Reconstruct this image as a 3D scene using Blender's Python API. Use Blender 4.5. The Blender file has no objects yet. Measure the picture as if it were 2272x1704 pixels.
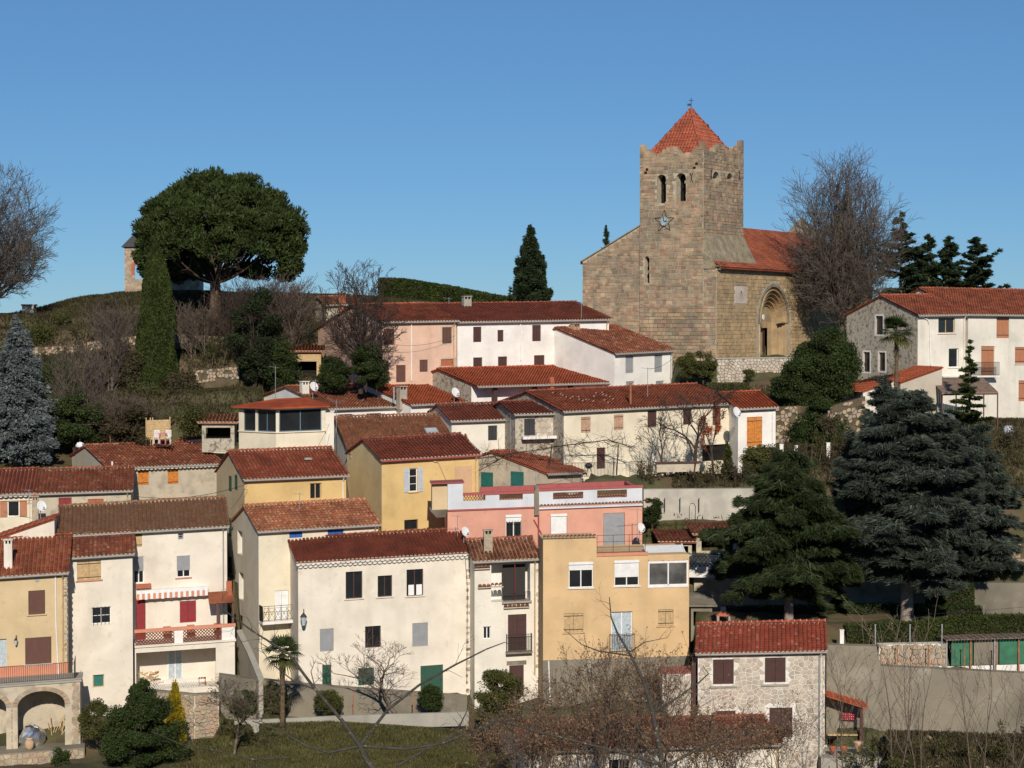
import bpy, math, random
import numpy as np
from mathutils import Vector, Matrix
R = math.radians
rng = random.Random(7)
nr = np.random.RandomState(7)
SC = bpy.context.scene
COL = SC.collection

# ------------------------------------------------------------------ camera
F, CX, CY, HY = 4500.0, 1136.0, 852.0, 720.0
PITCH = math.atan((HY - CY) / F)
cd = bpy.data.cameras.new('camera')
cam = bpy.data.objects.new('camera', cd); COL.objects.link(cam)
cd.sensor_width = 36.0; cd.lens = F / 2272.0 * 36.0
cd.clip_start = 0.5; cd.clip_end = 6000
cam.rotation_euler = (R(90) + PITCH, 0, 0)
SC.camera = cam

# ------------------------------------------------------------------ light
SUN_AZ, SUN_EL = 5.0, 28.0        # degrees to the right of the view's back, height
w = bpy.data.worlds.new('World'); SC.world = w; w.use_nodes = True
nt = w.node_tree; bg = nt.nodes['Background']
sky = nt.nodes.new('ShaderNodeTexSky'); sky.sky_type = 'NISHITA'; sky.sun_disc = False
sky.sun_elevation = R(SUN_EL)
sdir = Vector((math.sin(R(SUN_AZ)) * math.cos(R(SUN_EL)), -math.cos(R(SUN_AZ)) * math.cos(R(SUN_EL)), math.sin(R(SUN_EL))))
sky.sun_rotation = math.atan2(sdir.x, sdir.y)
sky.altitude = 6000; sky.air_density = 1.5; sky.dust_density = 0.0; sky.ozone_density = 8.0
gm_ = nt.nodes.new('ShaderNodeGamma'); gm_.inputs[1].default_value = .72; nt.links.new(sky.outputs[0], gm_.inputs[0])
mu_ = nt.nodes.new('ShaderNodeMix'); mu_.data_type = 'RGBA'; mu_.blend_type = 'MULTIPLY'; mu_.inputs[0].default_value = 1
nt.links.new(gm_.outputs[0], mu_.inputs[6]); mu_.inputs[7].default_value = (.87, 1.13, 1.26, 1)
nt.links.new(mu_.outputs[2], bg.inputs[0]); bg.inputs[1].default_value = 0.1
sd = bpy.data.lights.new('sun', 'SUN'); sd.energy = 4.1; sd.angle = R(0.53); sd.color = (1.0, 0.915, 0.80)
sun = bpy.data.objects.new('sun', sd); COL.objects.link(sun)
sun.rotation_euler = sdir.to_track_quat('Z', 'Y').to_euler()
SC.view_settings.view_transform = 'Standard'; SC.view_settings.look = 'None'
SC.view_settings.exposure = 0.0; SC.view_settings.gamma = 1.0
SC.view_settings.use_curve_mapping = False
SC.cycles.max_bounces = 6; SC.cycles.transparent_max_bounces = 8
SC.cycles.use_denoising = True

# ------------------------------------------------------------------ survey helpers
cp, sp = math.cos(PITCH), math.sin(PITCH)
def ray(px, py):
    u = (px - CX) / F; v = (CY - py) / F
    d = Vector((u, cp - v * sp, sp + v * cp))
    return d / d.y
def P(px, py, D): return ray(px, py) * D
def proj(p):
    z = p.y * cp + p.z * sp; y = -p.y * sp + p.z * cp
    return CX + F * p.x / z, CY - F * y / z

# ------------------------------------------------------------------ materials
MATS = {}
def mat(name, col, rough=.85, var=.12, scale=1.5, bump=0.0, bscale=8., ramp=None, blot=None, streak=0., metal=0., rvar=0.0, trans=0., spec=.3):
    if name in MATS: return MATS[name]
    m = bpy.data.materials.new(name); m.use_nodes = True; n = m.node_tree.nodes; l = m.node_tree.links
    b = n['Principled BSDF']; b.inputs['Roughness'].default_value = rough; b.inputs['Metallic'].default_value = metal
    b.inputs['Specular IOR Level'].default_value = spec
    geo = n.new('ShaderNodeNewGeometry')
    pos = geo.outputs['Position']
    def noise(sc, det=3., vec=pos):
        t = n.new('ShaderNodeTexNoise'); t.inputs['Scale'].default_value = sc; t.inputs['Detail'].default_value = det
        l.new(vec, t.inputs['Vector']); return t.outputs['Fac']
    def mr(x, a, b_, c, d):
        t = n.new('ShaderNodeMapRange'); l.new(x, t.inputs[0])
        for i, v in enumerate((a, b_, c, d)): t.inputs[i + 1].default_value = v
        return t.outputs[0]
    def mix(fac, a, b_, mode='MIX'):
        t = n.new('ShaderNodeMix'); t.data_type = 'RGBA'; t.blend_type = mode
        for sock, v in ((t.inputs[0], fac), (t.inputs[6], a), (t.inputs[7], b_)):
            if hasattr(v, 'links') or hasattr(v, 'is_linked'): l.new(v, sock)
            elif isinstance(v, (int, float)): sock.default_value = v
            else: sock.default_value = (*v, 1)
        return t.outputs[2]
    c = None
    if ramp or rvar:
        at = n.new('ShaderNodeAttribute'); at.attribute_name = 'rnd'
        oi = n.new('ShaderNodeObjectInfo')
        lt = n.new('ShaderNodeMath'); lt.operation = 'LESS_THAN'; l.new(at.outputs['Fac'], lt.inputs[0]); lt.inputs[1].default_value = 1e-4
        ad = n.new('ShaderNodeMath'); ad.operation = 'MULTIPLY_ADD'; l.new(lt.outputs[0], ad.inputs[0]); l.new(oi.outputs['Random'], ad.inputs[1]); l.new(at.outputs['Fac'], ad.inputs[2]); rv = ad.outputs[0]
    if ramp:
        r = n.new('ShaderNodeValToRGB'); l.new(rv, r.inputs[0]); cr = r.color_ramp
        cr.elements[0].position = 0; cr.elements[0].color = (*ramp[0], 1)
        cr.elements[1].position = 1; cr.elements[1].color = (*ramp[-1], 1)
        for i, q in enumerate(ramp[1:-1]):
            e = cr.elements.new((i + 1) / (len(ramp) - 1)); e.color = (*q, 1)
        c = r.outputs[0]
    else:
        c = col
    if rvar:
        g = mr(rv, 0, 1, 1 - rvar, 1 + rvar); c = mix(1.0, c, g, 'MULTIPLY')
    if var:
        g = mr(noise(scale, 5.), .3, .7, 1 - var, 1 + var); c = mix(1.0, c, g, 'MULTIPLY')
    if blot:
        for bc, bs, lo, hi, amt in blot:
            f = mr(noise(bs, 6.), lo, hi, 0, amt); c = mix(f, c, bc)
    if streak:
        mp = n.new('ShaderNodeMapping'); mp.inputs['Scale'].default_value = (.9, .9, .10); l.new(pos, mp.inputs[0])
        f = mr(noise(1.2, 7., mp.outputs[0]), .54, .82, 0, streak*.8); c = mix(f, c, (.16, .14, .11))
    if isinstance(c, tuple): b.inputs['Base Color'].default_value = (*c, 1)
    else: l.new(c, b.inputs['Base Color'])
    if bump:
        bp = n.new('ShaderNodeBump'); bp.inputs['Strength'].default_value = 1; bp.inputs['Distance'].default_value = bump
        l.new(noise(bscale, 6.), bp.inputs['Height']); l.new(bp.outputs[0], b.inputs['Normal'])
    if trans:
        tr = n.new('ShaderNodeBsdfTranslucent'); ms = n.new('ShaderNodeMixShader'); ms.inputs[0].default_value = trans
        if isinstance(c, tuple): tr.inputs[0].default_value = (*c, 1)
        else: l.new(c, tr.inputs[0])
        l.new(b.outputs[0], ms.inputs[1]); l.new(tr.outputs[0], ms.inputs[2]); l.new(ms.outputs[0], n['Material Output'].inputs[0])
    MATS[name] = m
    return m

def plaster(name, col, blot=None, streak=.18, bump=.012):
    return mat(name, col, .9, .10, .6, bump, 9., blot=(blot or [((col[0]*.70, col[1]*.67, col[2]*.64), .45, .54, .74, .55)]) + [((col[0]*.55, col[1]*.52, col[2]*.48), 2.3, .60, .76, .32), ((min(.85,col[0]*1.12), min(.83,col[1]*1.13), min(.8,col[2]*1.15)), .9, .58, .66, .35)], streak=streak)
CREAM = plaster('cream_plaster', (.75, .68, .57))
CREAM2 = plaster('ivory_plaster', (.74, .69, .59), streak=.3)
CREAMY = plaster('warm_cream_plaster', (.74, .66, .50))
WHITE = plaster('white_plaster', (.80, .77, .71), streak=.1)
YELL = plaster('yellow_plaster', (.65, .46, .20))
OCHRE = plaster('ochre_plaster', (.63, .44, .235), streak=.22)
TANP = plaster('tan_plaster', (.60, .46, .27))
PINK = plaster('salmon_pink_plaster', (.64, .33, .24))
OLDPINK = plaster('old_pink_plaster', (.68, .46, .34), streak=.25)
GREYP = plaster('pale_grey_plaster', (.60, .63, .66), streak=.25)
MOTTLE = plaster('mottled_render', (.52, .45, .34), blot=[((.30,.26,.2), 1.3, .5, .68, .8), ((.62,.52,.38), .8, .5, .7, .7)], streak=.25, bump=.03)
ROUGHST = plaster('rough_stone_render', (.47, .42, .33), blot=[((.17,.14,.10), 3.5, .5, .62, .9), ((.55,.48,.38), 2.2, .5, .7, .7)], streak=.2, bump=.06)
CONC = plaster('grey_concrete', (.25, .22, .165), blot=[((.11,.10,.08), .3, .46, .66, .8), ((.40,.37,.30), .5, .60, .75, .7)], streak=.5, bump=.02)
CONCL = plaster('pale_concrete', (.36, .34, .29), streak=.5, bump=.02)
MORTAR = mat('lime_mortar', (.52, .46, .36), .95, .15, 4, .02, 12)
WMORT = mat('white_mortar', (.74, .70, .62), .95, .15, 4, .02, 12)
def tiles(name, ramp, blot=None):
    a = ramp[0]; ramp = ramp + [ramp[-1]] * 0 + [(a[0]*1.25+.05, a[1]*1.4+.05, a[2]*1.4+.04)]
    return mat(name, ramp[0], .82, .22, 1.1, .01, 20., ramp=ramp, blot=blot, spec=.2)
LICH = ((.30, .27, .20), 2.6, .60, .74, .75)
MOSS = ((.12, .11, .06), 1.3, .50, .66, .75)
SOOT = ((.09, .03, .02), .7, .48, .72, .6)
T_RED = tiles('red_clay_tile', [(0.250,0.058,0.028), (0.300,0.080,0.037), (0.205,0.047,0.025), (0.270,0.070,0.032), (0.330,0.117,0.057)], [SOOT])
T_DARK = tiles('dark_red_clay_tile', [(0.185,0.042,0.023), (0.225,0.054,0.029), (0.155,0.036,0.021), (0.205,0.049,0.026)], [SOOT])
T_BROWN = tiles('brown_clay_tile', [(0.230,0.088,0.041), (0.280,0.117,0.055), (0.170,0.064,0.032), (0.250,0.094,0.046)], [SOOT, LICH])
T_MOSSY = tiles('mossy_clay_tile', [(0.240,0.099,0.046), (0.300,0.140,0.069), (0.180,0.082,0.041), (0.260,0.152,0.083)], [((.16,.105,.07), 1.1, .46, .66, .65), ((.36,.31,.23), 3.2, .58, .74, .7)])
T_OLD = tiles('old_clay_tile', [(0.235,0.064,0.031), (0.285,0.088,0.044), (0.180,0.049,0.028), (0.260,0.076,0.037), (0.400,0.234,0.129)], [SOOT, LICH])
T_NEW = tiles('orange_red_clay_tile', [(0.310,0.061,0.023), (0.360,0.080,0.029), (0.280,0.055,0.022), (0.330,0.070,0.026)], [((.2,.04,.02), .5, .5, .75, .4)])
T_PINK = tiles('bleached_clay_tile', [(0.400,0.140,0.069), (0.460,0.187,0.092), (0.330,0.105,0.051), (0.420,0.152,0.074), (0.520,0.281,0.156)], [SOOT])
T_SPIRE = tiles('spire_clay_tile', [(.34,.078,.042), (.38,.095,.05), (.28,.062,.036), (.35,.085,.046)], [((.2,.09,.05), 1.3, .5, .7, .6)])
T_LIP = mat('rust_red_clay_tile', (.3,.07,.04), .82, .22, 1.1, .01, 20., ramp=[(.31,.06,.032),(.36,.075,.04),(.26,.05,.028),(.33,.068,.036),(.48,.22,.15)], spec=.2)
def flat(name, c, rough=.6, var=.08, **k): return mat(name, c, rough, var, 3., **k)
GUTTER = flat('zinc_gutter', (.34, .33, .30), .5)
METAL = flat('dark_iron', (.03, .028, .026), .5)
WHITEM = flat('white_paint', (.78, .78, .76), .4)
GREYSH = flat('grey_shutter', (.30, .31, .32), .5)
BROWNSH = flat('brown_shutter_paint', (.13, .06, .045), .6)
DKBROWN = flat('dark_brown_shutter_paint', (.075, .035, .03), .6)
REDSH = flat('burgundy_paint', (.26, .03, .035), .55)
ORWOOD = mat('orange_wood', (.58, .21, .04), .6, .25, 6.)
TANWOOD = mat('tan_wood', (.50, .35, .18), .7, .2, 5.)
PINKWOOD = mat('pale_brown_wood', (.48, .30, .20), .7, .15, 5.)
TERRSH = flat('terracotta_shutter_paint', (.44, .19, .10), .6)
BLUESH = flat('pale_blue_paint', (.45, .50, .54), .6)
GREENSH = flat('green_shutter_paint', (.03, .09, .06), .6)
TEAL = flat('teal_paint', (.03, .15, .13), .5)
BLUEP = flat('bright_blue_paint', (.03, .12, .42), .5)
GLASS = mat('window_glass', (.018, .020, .022), .08, .3, .8, spec=.6)
GLASSC = mat('curtained_glass', (.45, .52, .55), .25, .25, 9., spec=.5)
DARK = flat('dark_interior', (.012, .011, .010), .9)
CORAL = flat('coral_paint', (.62, .26, .16), .8)
MAROON = flat('maroon_coping', (.36, .09, .085), .6)
BRICK = flat('brick_red', (.42, .13, .07), .9)
BARK = mat('grey_bark', (.15, .12, .09), .95, .3, 3., .02, 12.)
TWIG = mat('twig_bark', (.135,.10,.078), .95, .25, 3.)
TWIGG = mat('grey_twig_bark', (.125, .10, .08), .95, .25, 3.)
TWIGD = mat('dark_twig_bark', (.065, .045, .035), .95, .25, 3.)
TWIGL = mat('pale_twig_bark', (.28, .22, .16), .95, .25, 3.)
def leaf(name, cols, trans=.25, blot=None): return mat(name, cols[0], .65, .30, .7, ramp=cols, trans=trans, blot=blot, spec=.25)
L_PINE = leaf('pine_needles', [(.038,.058,.012), (.06,.085,.02), (.028,.045,.012), (.075,.10,.025)])
L_FIR = leaf('fir_needles', [(.025,.042,.018), (.04,.06,.024), (.02,.035,.016)], .12)
L_SPRUCE = leaf('blue_spruce_needles', [(.115,.14,.14), (.165,.19,.185), (.08,.10,.10), (.20,.22,.215)], .12)
L_BCED = leaf('blue_cedar_needles', [(.040,.054,.038), (.070,.088,.066), (.026,.036,.025), (.12,.14,.115)], .12)
L_DEO = leaf('deodar_needles', [(.026,.042,.013), (.044,.064,.020), (.018,.03,.010), (.065,.078,.03)], .15)
L_CYP = leaf('cypress_leaves', [(.035,.055,.010), (.055,.075,.014), (.028,.044,.009)], .2)
L_EVG = leaf('evergreen_leaves', [(.03,.05,.012), (.05,.08,.018), (.022,.04,.011), (.085,.10,.03)], .25)
L_OLIVE = leaf('olive_green_leaves', [(.08,.085,.025), (.11,.11,.03), (.06,.07,.02)], .3)
L_YEL = leaf('golden_leaves', [(.48,.34,.02), (.38,.29,.02), (.28,.24,.02)], .3)
L_DRY = leaf('dry_brown_leaves', [(.24,.14,.075), (.32,.19,.10), (.16,.09,.05), (.38,.25,.14)], .3)
L_REDL = leaf('red_autumn_leaves', [(.40,.09,.04), (.48,.14,.05), (.28,.05,.03)], .3)
L_GRASS = leaf('grass_blades', [(.065,.08,.022), (.10,.10,.032), (.15,.12,.05), (.06,.075,.02)], .3)
L_HGR = leaf('hill_grass_blades', [(.045,.05,.018), (.075,.06,.027), (.045,.046,.018), (.11,.08,.04)], .3)
L_SCRUB = leaf('scrub_leaves', [(.06,.055,.025), (.10,.075,.04), (.045,.05,.02), (.13,.09,.05)], .25)

# ------------------------------------------------------------------ mesh building
def finish(name, me, m, parent=None, label=None, cat=None, group=None, kind=None):
    o = bpy.data.objects.new(name, me); COL.objects.link(o)
    if m: me.materials.append(m)
    if parent: o.parent = parent
    if label: o['label'] = label
    if cat: o['category'] = cat
    if group: o['group'] = group
    if kind: o['kind'] = kind
    return o
def origin_of(parent):
    v = Vector((0, 0, 0))
    while parent: v += parent.location; parent = parent.parent
    return v
class MB:
    def __init__(s): s.v = []; s.f = []; s.r = []
    def add(s, vs, fs, r=None):
        b = len(s.v); s.v.extend(vs); r = rng.random() if r is None else r
        for f in fs: s.f.append([b + i for i in f]); s.r.append(r)
    def hexa(s, c, r=None):     # 8 corners: bottom ring then top ring
        s.add(c, [(0,3,2,1), (4,5,6,7), (0,1,5,4), (1,2,6,5), (2,3,7,6), (3,0,4,7)], r)
    def box(s, Q, u0, u1, v0, v1, w0, w1, r=None):
        s.hexa([Q(u0,v0,w0), Q(u1,v0,w0), Q(u1,v0,w1), Q(u0,v0,w1), Q(u0,v1,w0), Q(u1,v1,w0), Q(u1,v1,w1), Q(u0,v1,w1)], r)
    def tube(s, pts, r, n=5, caps=True, rr=None):
        if not hasattr(r, '__len__'): r = [r] * len(pts)
        vs = []; fs = []
        for i, p in enumerate(pts):
            d = (pts[min(i+1, len(pts)-1)] - pts[max(i-1, 0)]).normalized()
            a = d.cross(Vector((0,0,1)) if abs(d.z) < .9 else Vector((1,0,0))).normalized(); b = d.cross(a)
            for k in range(n):
                t = 2*math.pi*k/n; vs.append(p + (a*math.cos(t) + b*math.sin(t)) * r[i])
        for i in range(len(pts)-1):
            for k in range(n): fs.append((i*n+k, i*n+(k+1)%n, (i+1)*n+(k+1)%n, (i+1)*n+k))
        if caps: fs.append(tuple(range(n))[::-1]); fs.append(tuple((len(pts)-1)*n+k for k in range(n)))
        s.add(vs, fs, rr)
    def lathe(s, c, prof, n=12, ax=Vector((0,0,1))):
        a = ax.cross(Vector((0,1,0.01))).normalized(); b = ax.cross(a); vs = []; fs = []
        for h, r in prof:
            for k in range(n): t = 2*math.pi*k/n; vs.append(c + ax*h + (a*math.cos(t)+b*math.sin(t))*r)
        for i in range(len(prof)-1):
            for k in range(n): fs.append((i*n+k, i*n+(k+1)%n, (i+1)*n+(k+1)%n, (i+1)*n+k))
        fs.append(tuple(range(n))[::-1]); fs.append(tuple((len(prof)-1)*n+k for k in range(n)))
        s.add(vs, fs)
    def build(s, name, m, parent=None, smooth=False, **k):
        if not s.v: return None
        o0 = origin_of(parent); me = bpy.data.meshes.new(name)
        me.from_pydata([tuple(Vector(p) - o0) for p in s.v], [], s.f)
        a = me.attributes.new('rnd', 'FLOAT', 'FACE'); a.data.foreach_set('value', s.r)
        if smooth: me.shade_smooth()
        return finish(name, me, m, parent, **k)
def thing(name, loc, label, cat, group=None):
    o = bpy.data.objects.new(name, None); COL.objects.link(o); o.location = loc; o.empty_display_size = .5
    o['label'] = label; o['category'] = cat
    if group: o['group'] = group
    return o
def np_mesh(name, V, FQ, m, parent=None, rnd=None, smooth=False, **k):
    """V: n x 3, FQ: m x (3|4) index array"""
    o0 = np.array(origin_of(parent)); me = bpy.data.meshes.new(name); nv, nf, c = len(V), len(FQ), FQ.shape[1]
    me.vertices.add(nv); me.vertices.foreach_set('co', (V - o0).astype(np.float32).ravel())
    me.loops.add(nf*c); me.loops.foreach_set('vertex_index', FQ.astype(np.int32).ravel())
    me.polygons.add(nf); me.polygons.foreach_set('loop_start', np.arange(nf, dtype=np.int32)*c)
    me.polygons.foreach_set('loop_total', np.full(nf, c, dtype=np.int32))
    if smooth: me.polygons.foreach_set('use_smooth', np.ones(nf, dtype=bool))
    me.update(calc_edges=True)
    if rnd is not None:
        a = me.attributes.new('rnd', 'FLOAT', 'FACE'); a.data.foreach_set('value', rnd.astype(np.float32))
    return finish(name, me, m, parent, **k)

class Frame:
    """local house frame: u along the front, w into the house, v up (front-left eave corner is the origin)"""
    def __init__(s, O, a, t=0.):
        s.O = O; s.ex = Vector((math.cos(a), math.sin(a), t)); s.ey = Vector((-math.sin(a), math.cos(a), 0)); s.ez = Vector((0,0,1)); s.a = a
    def pt(s, u, v, w): return s.O + s.ex*u + s.ey*w + s.ez*v
    def hit(s, px, py, w=0.):          # on the front plane (offset w)
        M = Matrix((s.ex, s.ez, -ray(px, py))).transposed(); x = M.inverted() @ (-(s.O + s.ey*w)); return x[0], x[1]
    def hitg(s, px, py, u=0.):         # on the left gable plane -> (w, v)
        M = Matrix((s.ey, s.ez, -ray(px, py))).transposed(); x = M.inverted() @ (-(s.O + s.ex*u)); return x[0], x[1]
# ------------------------------------------------------------------ building kit
def sheet(mb, Q, u0, u1, v0, v1, holes, d=.24, w=0.):
    us = sorted({u0, u1, *[min(max(x, u0), u1) for h in holes for x in h[:2]]})
    vs = sorted({v0, v1, *[min(max(x, v0), v1) for h in holes for x in h[2:4]]})
    for i in range(len(us)-1):
        for j in range(len(vs)-1):
            cu, cv = (us[i]+us[i+1])/2, (vs[j]+vs[j+1])/2
            if us[i+1]-us[i] < 1e-5 or vs[j+1]-vs[j] < 1e-5: continue
            if any(h[0] < cu < h[1] and h[2] < cv < h[3] for h in holes): continue
            mb.add([Q(us[i],vs[j],w), Q(us[i+1],vs[j],w), Q(us[i+1],vs[j+1],w), Q(us[i],vs[j+1],w)], [(0,1,2,3)])
    for a, b, c, e in [h[:4] for h in holes]:
        mb.add([Q(a,c,w), Q(a,c,w+d), Q(a,e,w+d), Q(a,e,w), Q(b,c,w), Q(b,c,w+d), Q(b,e,w+d), Q(b,e,w)],
               [(0,1,2,3), (4,7,6,5), (0,4,5,1), (3,2,6,7)])
def slats(mb, Q, u0, u1, v0, v1, w0, pitch=.07, t=.012):
    n = max(2, int((v1-v0)/pitch)); h = (v1-v0)/n
    for i in range(n): mb.box(Q, u0, u1, v0+i*h+h*.08, v0+(i+1)*h-h*.08, w0, w0+t)
    mb.box(Q, u0, u1, v0, v1, w0+t, w0+t+.01)
def planks(mb, Q, u0, u1, v0, v1, w0, n=None, t=.025):
    n = n or max(3, int((u1-u0)/.13)); h = (u1-u0)/n
    for i in range(n): mb.box(Q, u0+i*h+.004, u0+(i+1)*h-.004, v0, v1, w0+rng.uniform(0,.006), w0+t)
    mb.box(Q, u0, u1, v0, v1, w0+t+.001, w0+t+.012)
def win_frame(root, Q, r, fm, w, rows=1, cols=2, glass=None, sill=None, name='window', ft=.06):
    u0,u1,v0,v1 = r; mb = MB()
    mb.box(Q,u0,u0+ft,v0,v1,w,w+.06); mb.box(Q,u1-ft,u1,v0,v1,w,w+.06)
    mb.box(Q,u0+ft,u1-ft,v0,v0+ft,w,w+.06); mb.box(Q,u0+ft,u1-ft,v1-ft,v1,w,w+.06)
    for i in range(1, cols): x = u0+(u1-u0)*i/cols; mb.box(Q,x-.035,x+.035,v0+ft,v1-ft,w-.005,w+.055)
    for i in range(1, rows): y = v0+(v1-v0)*i/rows; mb.box(Q,u0+ft,u1-ft,y-.018,y+.018,w+.01,w+.05)
    f = mb.build(name, fm, root)
    g = MB(); n = max(1, cols)
    for i in range(n):
        g = MB(); a = u0+(u1-u0)*i/n; b = u0+(u1-u0)*(i+1)/n
        g.box(Q,a+.03,b-.03,v0+.03,v1-.03,w+.025,w+.035); g.build('pane', glass or GLASS, f)
    if sill: s = MB(); s.box(Q,u0-.1,u1+.1,v0-.07,v0-.002,-.10,.14); s.build('sill', sill, f)
    return f
def opening(root, Q, r, kind, m=None, sill=None, frac=.4, rows=1, cols=2, glass=None, frame=None, surround=None, box=True):
    u0,u1,v0,v1 = r[:4]; d = .22
    if kind == 'none': return
    if surround:
        s = MB(); q = .14
        s.box(Q,u0-q,u0,v0-q,v1+q,-.015,.02); s.box(Q,u1,u1+q,v0-q,v1+q,-.015,.02); s.box(Q,u0,u1,v1,v1+q,-.015,.02); s.box(Q,u0,u1,v0-q,v0,-.015,.02)
        s.build('window_surround', surround, root)
    if kind == 'win':
        return win_frame(root,Q,r,m or WHITEM,.14,rows,cols,glass,sill)
    if kind == 'dark':
        b = MB(); b.box(Q,u0,u1,v0,v1,d,d+.02); return b.build('dark_opening', DARK, root)
    if kind == 'shut':
        b = MB(); b.box(Q,u0,u1,v0,v1,d,d+.02); b.build('dark_opening', DARK, root)
        n = 2 if u1-u0 > .62 else 1; hw = (u1-u0)/n
        for i in range(n):
            s = MB(); a,b_ = u0+i*hw+.008, u0+(i+1)*hw-.008; planks(s,Q,a,b_,v0+.01,v1-.01,.06)
            o = s.build('shutter', m, root)
            for y in (v0+(v1-v0)*.14, v0+(v1-v0)*.86): h = MB(); h.box(Q,a,b_,y-.022,y+.022,.042,.059); h.build('hinge_strap', METAL if m in (ORWOOD,TANWOOD,PINKWOOD,TERRSH) else m, o)
        if sill: s = MB(); s.box(Q,u0-.1,u1+.1,v0-.07,v0-.002,-.10,.14); s.build('sill', sill, root)
    if kind == 'roll':
        vm = v1-(v1-v0)*frac
        s = MB(); slats(s,Q,u0+.02,u1-.02,vm,v1-.02 if not box else v1-.16,.05); o = s.build('roller_shutter', m, root)
        if box: b = MB(); b.box(Q,u0,u1,v1-.17,v1,-.03,.10); b.build('shutter_box', WHITEM if m is WHITEM else m, o)
        if frac < .98: win_frame(root,Q,(u0,u1,v0,v1),frame or WHITEM,.10,1,cols,glass,sill)
        elif sill: s = MB(); s.box(Q,u0-.1,u1+.1,v0-.07,v0-.002,-.10,.14); s.build('sill', sill, root)
    if kind == 'door':
        s = MB(); planks(s,Q,u0+.02,u1-.02,v0,v1-.02,.07); o = s.build('door', m, root)
        h = MB(); h.box(Q,u1-.16,u1-.10,(v0+v1)/2-.02,(v0+v1)/2+.06,.03,.07); h.build('door_handle', METAL, o)
    if kind == 'open':
        win_frame(root,Q,r,frame or WHITEM,.09,rows,cols,glass,sill); hw = (u1-u0)*.62
        for a in (u0-hw-.03, u1+.03):
            s = MB(); planks(s,Q,a,a+hw,v0-.02,v1+.02,-.06); o = s.build('shutter', m, root)
            for y in (v0+(v1-v0)*.14, v0+(v1-v0)*.86): h = MB(); h.box(Q,a,a+hw,y-.03,y+.03,-.075,-.061); h.build('shutter_batten', m, o)
def arc(mb, c, ex, nd, ld, r, L, seg=4, rnd=None, r2=None):
    """half-round tile: centre of its lower end c, length L up along -ld"""
    r2 = r2 or r*.86; vs = []
    for q, rr, h in ((c, r, .045), (c - ld*L*.16, r*.98, .036), (c - ld*L, r2, -.004)):
        for k in range(seg+1):
            t = math.pi*k/seg; vs.append(q + ex*(rr*math.cos(t)) + nd*(rr*.8*math.sin(t)+h))
    b = len(mb.v); mb.v.extend(vs); r_ = (rng.random() if rnd is None else rnd)*.78+.001
    for row in (0, 1):
        for k in range(seg): mb.f.append([b+row*(seg+1)+k, b+row*(seg+1)+k+1, b+(row+1)*(seg+1)+k+1, b+(row+1)*(seg+1)+k]); mb.r.append(r_ if row else .999)
def halfdisc(mb, c, ex, nd, fd, r, t=.03, seg=5):
    vs = [c + ex*(r*math.cos(math.pi*k/seg)) + nd*(r*.78*math.sin(math.pi*k/seg)) for k in range(seg+1)]
    n = len(vs); vs2 = [v + fd*t for v in vs]
    mb.add(vs + vs2, [tuple(range(n))] + [(i, (i+1) % n, n+(i+1) % n, n+i) for i in range(n)])
TILE_ME = {}
def slope_tiles(root, roof, fr, L, P0, P1, tm, single=False, pitch=.27, expo=.36, keep=None, mortar=MORTAR, ridge=True, sag=0.):
    """P0 (w, v) ridge, P1 (w, v) eave"""
    r0 = fr.pt(0, P0[1], P0[0]); r1 = fr.pt(0, P1[1], P1[0]); ld = (r1-r0); S = ld.length; ld.normalize()
    ex = fr.ex.normalized(); nd = ld.cross(ex); nd = nd if nd.z > 0 else -nd; nd.normalize()
    n = max(2, round(L/pitch)); pt_ = L/n; rows = max(2, round(S/expo)); ex_len = S/rows
    mb = MB(); em = MB()
    objs = []
    if single and tm.name not in TILE_ME:
        t = MB(); arc(t, Vector((0,0,0)), Vector((1,0,0)), Vector((0,0,1)), Vector((0,-1,0)), .105, .42)
        me = bpy.data.meshes.new('tile'); me.from_pydata([tuple(v) for v in t.v], [], t.f); me.shade_smooth(); me.materials.append(tm); TILE_ME[tm.name] = me; at_ = me.attributes.new('rnd', 'FLOAT', 'FACE'); at_.data.foreach_set('value', [.96 if q_ > .9 else 0. for q_ in t.r])
    o0 = origin_of(roof)
    for i in range(n+1):
        u = min(max(i*pt_, .02), L-.02); up = .035 if i in (0, n) else 0
        for j in range(rows):
            c = r0 + fr.ex*u + ld*((j+1)*ex_len + rng.uniform(-.02,.02)) + nd*(.02+up+rng.uniform(0,.012)) + ex*rng.uniform(-.012,.012)
            if keep and not keep(u, (j+.5)/rows): continue
            if single:
                q = rng.uniform(-.04,.04); e2 = (ex*math.cos(q)+ld*math.sin(q)).normalized(); l2 = (ld*math.cos(q)-ex*math.sin(q)).normalized()
                o = bpy.data.objects.new('tile', TILE_ME[tm.name]); COL.objects.link(o); o.parent = roof
                M = Matrix((e2, -l2, nd)).transposed().to_4x4(); M.translation = c - o0; o.matrix_basis = M
            else: arc(mb, c, ex, nd, ld, .105*pitch/.27, ex_len*1.18)
        if mortar and P1[1] < P0[1]: halfdisc(em, r1 + fr.ex*u - ld*.03 + nd*.015, ex, nd, ld, .098*pitch/.27, .02)
    if not single: mb.build('roof_tiles', tm, root, smooth=True, kind='stuff')
    em.build('eave_mortar', mortar or MORTAR, root)
    if ridge:
        m2 = MB(); m3 = MB(); k = max(2, round((L+.1)/.40)); s = (L+.1)/k
        for i in range(k):
            c = r0 + ex*(-.05+(i+1)*s) + Vector((0,0,.05+rng.uniform(0,.02))); arc(m2, c, fr.ey, Vector((0,0,1)), ex, .15, s*1.15, 5)
            for zz in (0, .5): halfdisc(m3, r0 + ex*(-.05+(i+zz+.25)*s) + ld*.14 + nd*.0, ex, nd, ld, .10, .03)
        m2.build('ridge_tiles', tm, root, smooth=True); m3.build('ridge_mortar', MORTAR, root)
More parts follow.
